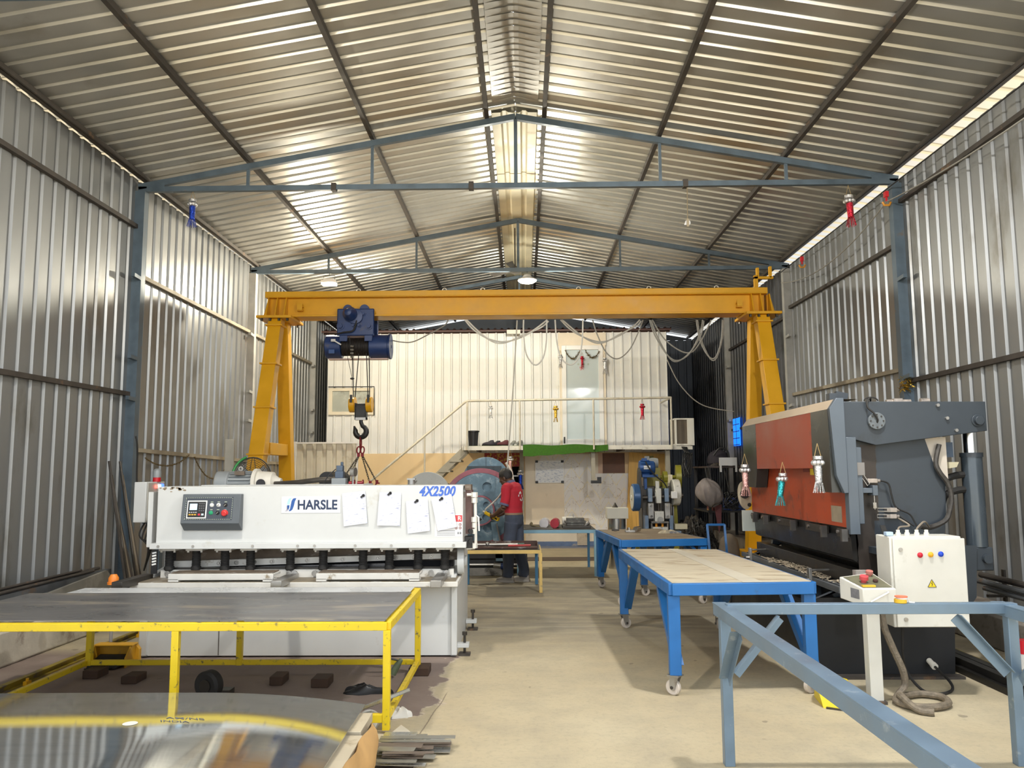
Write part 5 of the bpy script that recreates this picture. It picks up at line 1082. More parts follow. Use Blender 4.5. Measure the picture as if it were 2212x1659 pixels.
for x, z in ((3.373, 2.111), (3.44, 2.007), (3.507, 1.91)):
    mb = MB(); mb.cyl((x, 6.42, z), (x, 6.40, z), .014, n=6); part('arm_bolt', mb, steel, t)
mb = MB(); mb.cyl((3.685, 6.42, 1.986), (3.685, 6.38, 1.986), .036, n=20); mb.cyl((3.685, 6.42, 1.986), (3.685, 6.41, 1.986), .05, n=20); part('arm_pin', mb, pg, t, bev=.003)
# lift cylinder
chrome = M('chrome_rod', (.75, .75, .74), .12, 1, .03)
mb = MB(); mb.cyl((3.715, 6.6, 1.70), (3.715, 6.6, 1.99), .052, n=24); part('piston_rod', mb, chrome, t, 'shiny piston rod')
mb = MB(); mb.cyl((3.715, 6.6, .985), (3.715, 6.6, 1.72), .079, n=32); cy = part('lift_cylinder', mb, M('cylinder_grey', (.075, .095, .115), .25, .3, .1, 3), t, 'dark glossy hydraulic cylinder')
mb = MB(); mb.cyl((3.715, 6.6, 1.70), (3.715, 6.6, 1.735), .086, n=32); part('cylinder_collar', mb, pg, cy)
for z in (1.56, 1.44): mb = MB(); mb.tube(spline([(3.66, 6.6, z), (3.56, 6.58, z-.01), (3.46, 6.56, z-.05), (3.42, 6.55, z-.14)]), .028, 8); part('cylinder_hose', mb, blackr, cy)
mb = MB(); mb.box(3.65, 3.80, 6.53, 6.67, .80, .985); cv = part('clevis', mb, pg, t, bev=.01); mb = MB(); mb.cyl((3.74, 6.53, .895), (3.74, 6.495, .895), .035, n=20); part('clevis_pin', mb, pg, cv)
mb = MB(); mb.prism([(3.25, 1.86), (3.34, 1.50), (3.47, 1.50), (3.47, 1.86)], 'y', 6.51, 6.545); part('white_guard', mb, M('guard_cream', (.62, .56, .48), .5, 0, .1, dirt=(.4, .25, .17), da=.36, ds=5), t, 'cream guard behind the plate')
mb = MB(); mb.box(3.47, 3.55, 6.56, 6.62, 1.70, 1.82); mb.cyl((3.50, 6.56, 1.76), (3.50, 6.55, 1.76), .025); part('stop_block', mb, hv, t); mb = MB(); mb.prism([(3.48, 1.66), (3.56, 1.66), (3.54, 1.62), (3.48, 1.61)], 'y', 6.5, 6.6); part('pad', mb, M('cream_pad', (.5, .46, .32), .6, 0, .1), t)
mb = MB(); mb.tube(spline([(3.40, 6.48, 1.80), (3.36, 6.47, 1.66), (3.38, 6.46, 1.58), (3.44, 6.46, 1.49), (3.46, 6.46, 1.38), (3.44, 6.46, 1.28), (3.40, 6.46, 1.2), (3.28, 6.45, 1.15), (3.18, 6.42, 1.16)]), .02, 8); part('wrapped_cable', mb, M('wrapped_black', (.05, .045, .04), .5, .1, .4, 40), t)
# ram, cover, guides
mb = MB(); mb.box(2.63, 2.68, 6.42, 9.12, 1.148, 1.75); part('ram', mb, por, t, 'orange-red ram plate')
mb = MB(); mb.box(2.68, 2.9, 6.6, 9.0, 1.2, 2.1); mb.box(2.75, 2.9, 6.56, 9.0, .86, 1.2); part('ram_back', mb, blk, t)
mb = MB(); mb.box(2.628, 2.63, 6.56, 6.78, 1.18, 1.31); part('rating_plate', mb, M('plate_tan', (.34, .28, .20), .6, 0, .15, 9), t, 'worn tan rating plate')
def cover(name, y0, y1, zb, mt, drop=None):
    mb = MB()
    if drop is None: mb.box(2.50, 2.60, y0, y1, zb, 2.085)
    else:
        mb.prism([(2.50, zb), (2.60, zb), (2.60, 2.085), (2.50, 2.085)], 'y', y0, y1)
    return part(name, mb, mt, t, bev=.004)
cover('middle_cover', 6.80, 8.42, 1.617, prd).__setitem__('label', 'red middle cover')
mb = MB(); mb._add([(2.50, 6.42, 2.085), (2.50, 6.80, 2.085), (2.50, 6.80, 1.617), (2.505, 6.72, 1.425), (2.505, 6.42, 1.425), (2.62, 6.42, 2.085), (2.62, 6.80, 2.085), (2.62, 6.80, 1.617), (2.62, 6.72, 1.425), (2.62, 6.42, 1.425)], [(0, 1, 2, 3, 4), (9, 8, 7, 6, 5), (0, 5, 6, 1), (1, 6, 7, 2), (2, 7, 8, 3), (3, 8, 9, 4), (4, 9, 5, 0)]); part('end_cover', mb, pbk, t, 'dark glossy near end cover')
mb = MB(); mb._add([(2.50, 8.42, 2.085), (2.50, 8.93, 2.085), (2.505, 8.93, 1.425), (2.505, 8.50, 1.425), (2.50, 8.42, 1.617), (2.62, 8.42, 2.085), (2.62, 8.93, 2.085), (2.62, 8.93, 1.425), (2.62, 8.50, 1.425), (2.62, 8.42, 1.617)], [(0, 1, 2, 3, 4), (9, 8, 7, 6, 5), (0, 5, 6, 1), (1, 6, 7, 2), (2, 7, 8, 3), (3, 8, 9, 4), (4, 9, 5, 0)]); part('end_cover', mb, pbk, t, 'dark glossy far end cover')
mb = MB(); mb._add([(2.498, 6.42, 2.085), (2.498, 8.93, 2.085), (2.56, 8.93, 2.165), (2.56, 6.42, 2.165), (2.75, 6.42, 2.165), (2.75, 8.93, 2.165)], [(0, 1, 2, 3), (3, 2, 5, 4)]); part('cover_top', mb, tan, t, 'tan bevelled top edge')
mb = MB(); mb.prism([(2.555, 2.17), (2.615, 2.17), (2.62, 1.42), (2.585, 1.42), (2.53, 1.56), (2.50, 2.09)], 'y', 6.37, 6.42); part('end_cap', mb, pgl, t, bev=.004)
mb = MB(); mb.box(2.62, 2.70, 6.38, 6.46, 1.10, 1.86); mb.box(2.70, 2.745, 6.40, 6.48, 1.18, 1.78); part('guide_rail', mb, pgl, t, bev=.004); mb = MB(); mb.box(2.695, 2.76, 6.39, 6.395, 1.56, 1.66); part('guide_label', mb, M('label_grey', (.2, .19, .18), .6, 0, .1), t)
mb = MB(); mb.box(2.61, 2.632, 7.2, 7.36, 1.585, 1.62); part('slot', mb, M('slot_red', (.2, .035, .03), .5, 0, .2), t); mb = MB(); mb.box(2.595, 2.625, 7.02, 7.14, 1.56, 1.615); part('yellow_block', mb, M('bright_yellow', (.8, .62, .01), .4, 0, .05), t)
# clamps and punch
for y, L_ in ((8.97, .22), (8.58, .22), (7.90, .55), (7.10, .50), (6.52, .20)):
    mb = MB(); mb.box(2.605, 2.63, y-L_/2, y+L_/2, 1.07, 1.135); c_ = part('clamp', mb, dsteel, t, bev=.003); mb = MB(); mb.box(2.56, 2.605, y-L_/2-.02, y-L_/2+.015, 1.045, 1.14); part('clamp_lever', mb, M('lever_dark', (.14, .135, .13), .4, .7, .2, 8), c_)
    for s in (-1, 1): mb = MB(); mb.cyl((2.605, y+s*L_*.32, 1.11), (2.59, y+s*L_*.32, 1.11), .014, n=8); part('clamp_bolt', mb, steel, c_)
mb = MB(); mb.prism([(2.64, 1.15), (2.68, 1.15), (2.69, .90), (2.68, .885), (2.655, .90)], 'y', 6.44, 9.1); part('punch', mb, M('punch_dark', (.04, .038, .036), .35, .6, .25, 4), t, 'dark punch blade')
mb = MB(); mb.box(2.66, 2.76, 6.46, 9.1, .70, .815); die = part('die', mb, dsteel, t, bev=.004); mb = MB(); mb.box(2.655, 2.77, 6.40, 6.47, .71, .82); part('die_end', mb, M('die_pale', (.5, .46, .43), .5, .2, .25, 14, dirt=(.35, .1, .1), da=.36, ds=12), die)
mb = MB(); mb.box(2.66, 3.2, 6.56, 9.0, .30, .70); mb.box(2.90, 3.2, 6.56, 9.0, .70, 1.15); part('bed', mb, blk, t, 'black machine bed')
mb = MB(); mb.box(2.34, 2.66, 6.52, 9.06, .0, .30); mb.box(2.34, 2.42, 6.52, 9.06, .30, .52); part('bed_foot', mb, blk, t)
# front tray with paper scraps, brackets
mb = MB()
for x in (2.50, 2.56): mb.box(x, x+.03, 6.36, 9.15, .665, .70)
mb.box(2.50, 2.66, 6.36, 9.15, .655, .667); part('front_tray', mb, pip, t)
for y in (6.6, 7.2, 7.8, 8.4, 9.0): mb = MB(); mb.prism([(2.52, .655), (2.66, .655), (2.66, .50), (2.60, .50)], 'y', y-.02, y+.02); part('tray_bracket', mb, pgl, t)
for y in (8.75, 6.96):
    mb = MB(); mb.box(2.475, 2.50, y-.03, y+.03, .62, .78); b_ = part('stop_clamp', mb, steel, t, bev=.003); mb = MB(); mb.cyl((2.44, y, .68), (2.5, y, .68), .014, n=8); mb.cyl((2.50, y+.0, .76), (2.66, y+.02, .76), .010, n=8); part('clamp_screw', mb, steel, b_)
mb = MB(); rnd = random.Random(9)
for k in range(240):
    y = rnd.triangular(6.5, 8.6, 7.7); c = V(rnd.uniform(2.53, 2.65), y, .705+rnd.uniform(0, .02)*math.exp(-((y-7.6)/.5)**2)); a = rnd.uniform(0, PI); d = V(math.cos(a), math.sin(a), rnd.uniform(-.2, .3)).normalized()*rnd.uniform(.015, .045); s_ = d.cross(V(0, 0, 1)).normalized()*.006; mb.quad(c-d-s_, c+d-s_, c+d+s_+V(0, 0, .006), c-d+s_)
o = part('paper_scraps', mb, M('scrap_cream', (.50, .42, .31), .8, 0, .25, 20), t, 'shredded cream scraps lying in the tray', smooth=0, kind='stuff')
# limit switches on the near plate
sw = M('cast_switch', (.42, .37, .33), .4, .6, .25, 30)
for x, z, sw_ in ((2.85, 1.515, 1), (2.99, 1.285, 0), (2.985, 1.235, 0)):
    mb = MB(); mb.box(x-.05, x+.03, 6.44, 6.50, z-.018, z+.018); mb.cyl((x+.03, 6.47, z), (x+.06, 6.47, z), .014, n=10); s_ = part('limit_switch', mb, sw, t, bev=.004)
    mb = MB()
    a0, a1 = ((x-.05, z-.0), (x-.10, z+.05)) if sw_ else ((x-.03, z+.002), (x-.13, z+.004))
    d = V(a1[0]-a0[0], 0, a1[1]-a0[1]).normalized(); n_ = V(-d.z, 0, d.x)*.012; p, q = V(a0[0], 6.43, a0[1])+(V(-.0, 0, -.03) if sw_ else V()), V(a1[0], 6.43, a1[1])
    mb.tube([p+n_, q+n_, q-n_, p-n_], .004, 5, True); part('switch_lever', mb, steel, s_)
mb = MB(); mb.tube(spline([(2.91, 6.46, 1.515), (2.97, 6.46, 1.49), (2.99, 6.46, 1.40), (3.01, 6.46, 1.32), (3.05, 6.46, 1.285)]), .007, 6); mb.tube(spline([(3.05, 6.46, 1.285), (3.12, 6.45, 1.25), (3.15, 6.44, 1.19), (3.16, 6.43, 1.16)]), .007, 6); mb.tube(spline([(3.045, 6.46, 1.235), (3.10, 6.44, 1.19), (3.14, 6.43, 1.16)]), .007, 6); part('switch_wires', mb, blackr, t)
mb = MB(); mb.box(2.745, 2.83, 6.41, 6.50, 1.42, 1.46); mb.box(2.82, 2.86, 6.40, 6.50, 1.40, 1.48); part('stop_arm', mb, pgl, t, bev=.003); mb = MB(); mb.cyl((2.84, 6.43, 1.29), (2.84, 6.43, 1.42), .007, n=8); mb.cyl((2.84, 6.43, 1.30), (2.84, 6.43, 1.345), .02, n=10); mb.cyl((2.84, 6.43, 1.40), (2.84, 6.43, 1.41), .022, n=6); part('stop_screw', mb, steel, t)
# far end hand wheel plate
mb = MB(); mb.prism([(2.555+.075*math.cos(a)-.02*math.sin(a)*.6, 1.325+.155*math.sin(a)) for a in [2*PI*k/28 for k in range(28)]], 'y', 9.12, 9.15); hp = part('wheel_plate', mb, M('plate_dusty', (.42, .36, .26), .6, .1, .2, 7), t, 'dusty oval plate at the far end')
mb = MB(); mb.cyl((2.55, 9.118, 1.34), (2.55, 9.095, 1.34), .05, n=24); mb.cyl((2.60, 9.118, 1.22), (2.60, 9.11, 1.22), .022, n=14); part('plate_hub', mb, black, hp)
mb = MB(); mb.box(2.52, 2.66, 9.13, 9.15, .93, 1.16); part('white_plate', mb, M('plate_pale_green', (.58, .62, .57), .5, 0, .05), t)
# top fittings
mb = MB(); mb.bar((2.72, 6.75, 2.10), (2.75, 6.75, 2.25), .10, .05, (0, 1, 0)); mb.box(2.63, 2.69, 6.7, 6.78, 2.16, 2.24); mb.box(2.7, 3.6, 6.5, 9.0, 2.02, 2.06); part('top_bracket', mb, pg, t)
mb = MB(); mb.cyl((3.05, 6.6, 2.155), (3.25, 6.6, 2.155), .02); mb.box(3.1, 3.17, 6.56, 6.64, 2.14, 2.18); mb.cyl((3.33, 6.6, 2.16), (3.40, 6.6, 2.16), .024); part('top_fitting', mb, sw, t)
# electrical cabinet of the press
cab = M('cabinet_cream', (.66, .65, .59), .45, 0, .06, 3, dirt=(.55, .53, .46), da=.35, ds=4)
t = thing('electrical_cabinet', 'cream electrical cabinet with three coloured lamps fixed to the press brake', 'electrical cabinet', (2.96, 5.95, .49))
mb = MB(); mb.box(2.69, 3.20, 5.87, 6.10, .49, 1.125); part('cabinet_body', mb, cab, t, bev=.008)
mb = MB(); mb.box(2.705, 3.215, 5.85, 5.866, .495, 1.112); dr = part('cabinet_door', mb, cab, t, bev=.005)
for x, z, m_ in ((2.891, .996, M('lamp_red', (.55, .008, .03), .25, 0, 0)), (2.966, .999, M('lamp_amber', (.85, .42, .02), .25, 0, 0)), (3.038, 1.002, M('lamp_blue', (.01, .06, .55), .25, 0, 0))):
    mb = MB(); mb.lathe([(0, .019), (.006, .019), (.008, .015), (.014, .013), (.017, .006)], (x, 5.85, z), (0, -1, 0), 20); part('indicator_lamp', mb, m_, dr)
for x, z in ((2.755, 1.035), (2.766, .549)): mb = MB(); mb.cyl((x, 5.85, z), (x, 5.842, z), .014, n=18); mb.bar((x-.008, 5.841, z-.005), (x+.008, 5.841, z+.005), .004, .003); part('door_lock', mb, steel, dr)
mb = MB(); mb.prism([(2.933, .772), (2.993, .772), (2.963, .825)], 'y', 5.848, 5.85); wt = part('warning_sign', mb, M('sign_yellow', (.80, .60, .01), .4, 0, 0), dr, 'yellow high voltage triangle')
mb = MB()
for p, q in (((2.933, .772), (2.993, .772)), ((2.993, .772), (2.963, .825)), ((2.963, .825), (2.933, .772))): mb.bar((p[0], 5.8475, p[1]), (q[0], 5.8475, q[1]), .003, .0015, (0, 1, 0))
for p, q in (((2.967, .81), (2.959, .796)), ((2.959, .796), (2.967, .796)), ((2.967, .796), (2.961, .78))): mb.bar((p[0], 5.8472, p[1]), (q[0], 5.8472, q[1]), .003, .0015, (0, 1, 0))
part('lightning_mark', mb, black, wt)
for x in (2.80, 2.865, 2.935, 3.005): mb = MB(); mb.cyl((x, 5.97, 1.12), (x, 5.97, 1.145), .018, n=10); mb.cyl((x, 5.97, 1.145), (x, 5.97, 1.165), .013, n=10); part('cable_gland', mb, acm, t)
mb = MB(); mb.tube(spline([(2.80, 5.97, 1.16), (2.82, 5.98, 1.185), (2.9, 6.0, 1.195), (2.87, 6.1, 1.24), (3.0, 6.3, 1.2)]), .006, 6); mb.tube(spline([(2.935, 5.97, 1.16), (2.96, 6.0, 1.18), (3.06, 6.1, 1.215), (3.2, 6.32, 1.16)]), .007, 6); part('wires', mb, M('dusty_wire', (.25, .21, .16), .6, 0, .2), t)
for z in (.62, .95): mb = MB(); mb.box(2.80, 3.1, 6.10, 6.49, z, z+.05); part('mounting_bar', mb, pg, t)
mb = MB(); mb.box(2.655+.03, 2.735, 5.90, 5.95, 1.127, 1.155); solo('correction_bottle', mb, M('blue_white_box', (.45, .60, .80), .4, 0, .1), 'small blue and white box on top of the press cabinet', 'box', bev=.004)
mb = MB(); mb.prism([(2.715, 1.127), (2.76, 1.127), (2.735, 1.195), (2.70, 1.195)], 'y', 6.03, 6.034); solo('black_tab', mb, black, 'thin black plate standing on the press cabinet behind the small box', 'plate')
# pendant console
t = thing('control_pedestal', 'cream slanted push-button console on a post before the press brake', 'control console', (2.50, 5.80, 0))
mb = MB(); mb._add([(2.405, 5.68, .665), (2.635, 5.68, .665), (2.635, 5.68, .785), (2.405, 5.68, .785), (2.33, 5.90, .69), (2.60, 5.98, .69), (2.60, 5.98, .86), (2.33, 5.90, .84)], [(0, 1, 2, 3), (1, 5, 6, 2), (5, 4, 7, 6), (4, 0, 3, 7), (3, 2, 6, 7), (4, 5, 1, 0)]); cb = part('console_box', mb, cab, t, bev=.006)
up = V(0, -.3, 1).normalized()
def top(u, v): a = V(2.405, 5.68, .785).lerp(V(2.635, 5.68, .785), u); b = V(2.33, 5.90, .84).lerp(V(2.60, 5.98, .86), u); return a.lerp(b, v)
mb = MB(); mb._add([top(.06, .08)+up*.003, top(.94, .08)+up*.003, top(.94, .92)+up*.003, top(.06, .92)+up*.003], [(0, 1, 2, 3)]); part('button_panel', mb, M('panel_olive', (.15, .145, .09), .5, 0, .2, 14), cb)
for u, v, r, h, m_, nm in ((.35, .45, .03, .05, M('dusty_red', (.55, .07, .08), .5, 0, .1), 'emergency_stop'), (.78, .82, .026, .04, M('dusty_pink', (.45, .16, .13), .5, 0, .1), 'mushroom_button'), (.68, .42, .018, .02, M('brown_button', (.07, .03, .025), .5, 0, .1), 'push_button')):
    p = top(u, v); mb = MB(); mb.lathe([(0, r*.6), (h*.5, r*.6), (h*.5, r), (h, r*.95), (h*1.05, r*.4)], p, up, 18); part(nm, mb, m_, cb)
mb = MB(); p = top(.28, .16)+up*.006; mb.bar(p-V(.045, 0, 0), p+V(.045, 0, .0), .03, .012); part('yellow_marker', mb, M('marker_yellow', (.75, .48, .03), .5, 0, .05), cb)
mb = MB(); mb.tube([(2.445, 5.68, .70), (2.445, 5.655, .70), (2.57, 5.655, .765), (2.57, 5.68, .765)], .007, 8); part('handle', mb, alu, cb, 'bright diagonal handle')
mb = MB(); mb.quad((2.392, 5.714, .71), (2.365, 5.795, .713), (2.365, 5.795, .78), (2.392, 5.714, .775)); part('label_plate', mb, M('grey_label', (.22, .22, .23), .5, .2, .2, 30), cb)
for v_ in range(len(mb.v)): pass
mb = MB(); mb.box(2.455, 2.545, 5.76, 5.84, 0, .68); part('post', mb, cab, t, 'cream square post', bev=.003); mb = MB(); mb.box(2.42, 2.555, 5.73, 5.87, 0, .02); part('base_plate', mb, rusty, t)
hose_m = M('spiral_hose', (.20, .165, .12), .6, .1, .3, 30, bump=.6, bs=70)
mb = MB(); mb.tube(spline([(2.60, 5.87, .655), (2.61, 5.85, .50), (2.66, 5.84, .35), (2.72, 5.84, .20), (2.73, 5.85, .10), (2.67, 5.82, .045), (2.61, 5.72, .03), (2.66, 5.60, .028), (2.80, 5.58, .028), (2.93, 5.66, .028), (2.97, 5.82, .028), (2.86, 5.90, .028), (2.70, 5.82, .034), (2.62, 5.66, .075), (2.66, 5.52, .028), (2.74, 5.47, .026)], 8), .024, 10); solo('spiral_hose', mb, hose_m, 'grey spiral-wrapped hose coiling on the floor beside the console post', 'hose')
mb = MB(); mb.tube(spline([(2.80, 5.98, .487), (2.80, 6.0, .30), (2.84, 6.05, .15), (2.92, 6.0, .03), (3.02, 5.95, .015), (3.16, 6.05, .015), (3.22, 6.2, .04), (3.22, 6.42, .10)], 8), .010, 8); solo('power_cable', mb, blackr, 'black cable from the press cabinet to a plug on the base', 'cable')
mb = MB(); mb.cyl((3.22, 6.42, .10), (3.22, 6.488, .122), .022, n=14); mb.cyl((3.22, 6.40, .095), (3.22, 6.43, .105), .026, n=14); solo('plug', mb, acm, 'cream plug in the base of the press brake', 'plug')
mb = MB(); mb.box(2.3, 3.45, 6.40, 6.495, 0, .02); solo('base_strip', mb, rusty, 'rusty flat bar along the foot of the press brake', 'flat bar')
# yellow guard box on the floor
t = thing('foot_switch', 'bright yellow guarded foot switch on the floor by the console', 'foot switch', (2.2, 5.7, 0))
by = M('guard_yellow', (.74, .57, .008), .4, 0, .05, 5)
mb = MB(); mb._add([(2.09, 5.66, 0), (2.25, 5.55, 0), (2.27, 5.64, .15), (2.07, 5.76, .19), (2.14, 5.93, .19), (2.32, 5.82, .15), (2.13, 5.95, 0)], [(0, 1, 2, 3), (3, 2, 5, 4), (0, 3, 4, 6)]); 
m2 = MB(); n_ = len(mb.v); mb.v += [tuple(V(*p)+V(.004, .004, -.004)) for p in mb.v]; mb.f += [tuple(i+n_ for i in reversed(f)) for f in mb.f]; part('guard', mb, by, t)
mb = MB(); mb.prism([(2.10, 5.64), (2.22, 5.57), (2.36, 5.55), (2.38, 5.66), (2.27, 5.88)], 'z', 0, .012); part('base', mb, dsteel, t); mb = MB(); mb.prism([(2.24, 5.585), (2.35, 5.57), (2.36, 5.66), (2.27, 5.70)], 'z', .012, .045); part('pedal', mb, black, t)
lantern('silver tinsel lantern tied on the near dark cover of the press brake', at(1765, 958, X=2.42), .30, TS)
lantern('teal tinsel lantern hanging askew on the middle of the press brake', at(1690, 998, X=2.42), .30, TT, TS, TT, .16)
lantern('silver and pink tinsel lantern on the far dark cover of the press brake', at(1608, 980, X=2.41), .34, TP, TS)
# floor bars, rail and wall pipes at the right
t = thing('crane_rail', 'dusty yellow crane rail on the floor along the right wall', 'crane rail', (3.85, 8, 0))
mb = MB(); mb.box(3.76, 3.84, 3.4, 16, 0, .012); mb.box(3.792, 3.808, 3.4, 16, .012, .042); mb.box(3.775, 3.825, 3.4, 16, .042, .05); part('rail', mb, cr, t)
bbar = M('black_bar', (.018, .017, .015), .45, .4, .3, 5)
for k, (x, z, y0) in enumerate(((3.50, 0, 5.86), (3.58, 0, 5.92), (3.66, 0, 5.9), (3.54, .052, 5.95), (3.62, .052, 5.98))):
    mb = MB(); mb.prism([(x, z), (x+.07, z), (x+.07, z+.008), (x+.04, z+.008), (x+.04, z+.042), (x+.07, z+.042), (x+.07, z+.05), (x, z+.05)], 'y', y0, 8.6); solo('steel_bar', mb, bbar, 'black steel bar by the right rail, ' + ['nearest the press brake, bottom layer', 'in the middle of the bottom layer', 'closest to the rail, bottom layer', 'left one of the top layer', 'right one of the top layer'][k], 'steel bar', 'black bars on the right floor')
for k, (x, z, r, m_) in enumerate(((4.42, .60, .028, rusty), (4.36, .55, .025, pip), (4.43, .53, .028, dsteel), (4.36, .495, .022, pip))):
    mb = MB(); mb.tube([(x, 4.4, z-.03+.004), (x, 7.85-.05*k, z+.004)], r, 10); solo('steel_pipe', mb, m_, ['rusty pipe on top of the bundle along the right wall', 'grey pipe in the bundle along the right wall, nearest the aisle', 'dark pipe deepest in the bundle along the right wall', 'lowest thin pipe of the bundle along the right wall'][k], 'pipe', 'pipes along the right wall')
t = thing('wall_bracket', 'dark steel bracket holding the pipes on the right wall', 'bracket', (4.45, 7.6, .3))
for y, q in ((5.2, .43), (7.6, .455)): mb = MB(); mb.box(4.33, 4.5, y-.02, y+.02, q-.023, q); mb.box(4.48, 4.5, y-.02, y+.02, .30, .68); part('arm', mb, dsteel, t)
t = thing('plastic_can', 'red and white can standing by the right plinth at the picture edge', 'can', (4.15, 6.75, 0))
mb = MB(); mb.cyl((4.14, 6.75, 0), (4.14, 6.75, .12), .085, n=20); part('body', mb, white, t); mb = MB(); mb.cyl((4.14, 6.75, .12), (4.14, 6.75, .22), .086, .07, n=20); part('shoulder', mb, red, t)
mb = MB(); rnd = random.Random(77)
for k in range(60): c = V(4.63+rnd.uniform(-.05, .05), 9.58+rnd.uniform(-.03, .03), 2.62+rnd.uniform(-.07, .07)); d = V(rnd.uniform(-1, 1), rnd.uniform(-1, .2), rnd.uniform(-1, .6)).normalized()*rnd.uniform(.03, .09); s_ = d.orthogonal().normalized()*.006; mb.quad(c-s_, c+s_, c+d+s_, c+d-s_)
solo('tinsel_garland', mb, TG, 'scrap of golden tinsel tied round the right blue-grey post above the press', 'garland', smooth=0)
# cable line with little hooks near the right eave
mb = MB(); mb.tube([(4.58, 3.5, 5.02), (4.58, 9.6, 5.05), (4.6, 13.8, 5.05)], .008, 5); solo('wire_line', mb, blackr, 'thin black wire running along the right wall under the eave', 'wire')
mb = MB(); mb.tube(sag((4.56, 3.6, 4.9), (4.56, 9.62, 4.88), .18, 20)+sag((4.56, 9.62, 4.88), (4.58, 13.75, 4.85), .25, 16)[1:], .009, 5); solo('wire_line', mb, cg, 'slack grey cable along the right wall below the thin black wire', 'cable')
for y, lb in ((9.6, 'small red and yellow hook clip on the near right post'), (12.6, 'small red and yellow hook clip on the cable farther along the right wall')):
    t = thing('hook_clip', lb, 'clip', (4.55, y, 4.82)); mb = MB(); mb.box(4.53, 4.57, y-.03, y+.03, 4.93, 5.0); mb.box(4.54, 4.56, y-.01, y+.01, 4.88, 4.93); part('clip', mb, red, t); mb = MB(); mb.tube([(4.5, y, 4.87), (4.52, y, 4.83), (4.58, y, 4.83), (4.6, y, 4.87)], .014, 6); part('hook', mb, M('hook_orange', (.7, .3, .03), .4, .1, .1), t)
t = thing('pulley', 'small pulley hanging on a rope from the nearest truss, right of centre', 'pulley', at(1484, 490, Y=9.667))
p = at(1484, 395, Y=9.667); q = at(1485, 475, Y=9.667); mb = MB(); mb.tube([p, q], .006, 5); part('rope', mb, M('rope_tan', (.3, .24, .15), .8, 0, .1), t); mb = MB(); mb.cyl(q+V(0, -.015, -.04), q+V(0, .015, -.04), .035, n=16); part('wheel', mb, steel, t); mb = MB(); mb.bar(q+V(0, -.02, .01), q+V(0, -.02, -.09), .03, .006, (0, 1, 0)); part('cheek', mb, M('pulley_tan', (.36, .3, .2), .6, .1, .1), t)
# ================================================================ blue work tables, stand, small benches
tb = M('table_blue', (.014, .135, .40), .42, 0, .10, 4, dirt=(.04, .085, .16), da=.3, ds=6)
tbl = M('light_blue_paint', (.22, .40, .52), .5, .1, .1, 5, dirt=(.35, .38, .38), da=.34, ds=9)
topw = M('worn_table_top', (.52, .46, .34), .6, 0, .09, 3, dirt=(.34, .27, .175), da=.42, ds=2.6, stretch=(1, 3.2, 1), bump=.1, bs=30)
topd = M('dark_table_top', (.22, .165, .105), .55, .1, .25, 3, dirt=(.36, .29, .20), da=.42, ds=2.5, stretch=(1, 3, 1))
rubw = M('caster_white', (.58, .52, .46), .5, 0, .08, 8)
def caster(par, x, y, rz, s=1.):
    """swivel caster under a table leg"""
    mb = MB(); mb.T = Matrix.Translation((x, y, 0)) @ Matrix.Rotation(rz, 4, 'Z')
    mb.box(-.045*s, .045*s, -.045*s, .045*s, .135*s, .145*s)
    for q in (-.028, .022): mb.prism([(-.035*s, .135*s), (.035*s, .135*s), (.035*s, .06*s), (.02*s, .035*s), (.0, .035*s)], 'y', q*s, (q+.006)*s)
    f = part('caster_fork', mb, steel, par); mb = MB(); mb.T = Matrix.Translation((x, y, 0)) @ Matrix.Rotation(rz, 4, 'Z'); mb.lathe([(-.018*s, .03*s), (-.018*s, .048*s), (-.012*s, .055*s), (.012*s, .055*s), (.018*s, .048*s), (.018*s, .03*s)], (.018*s, 0, .055*s), (0, 1, 0), 24); part('caster_wheel', mb, rubw, f, 'pale caster wheel')
    mb = MB(); mb.T = Matrix.Translation((x, y, 0)) @ Matrix.Rotation(rz, 4, 'Z'); mb.cyl((.018*s, -.034*s, .055*s), (.018*s, .034*s, .055*s), .012*s, n=8); part('caster_axle', mb, dsteel, f)
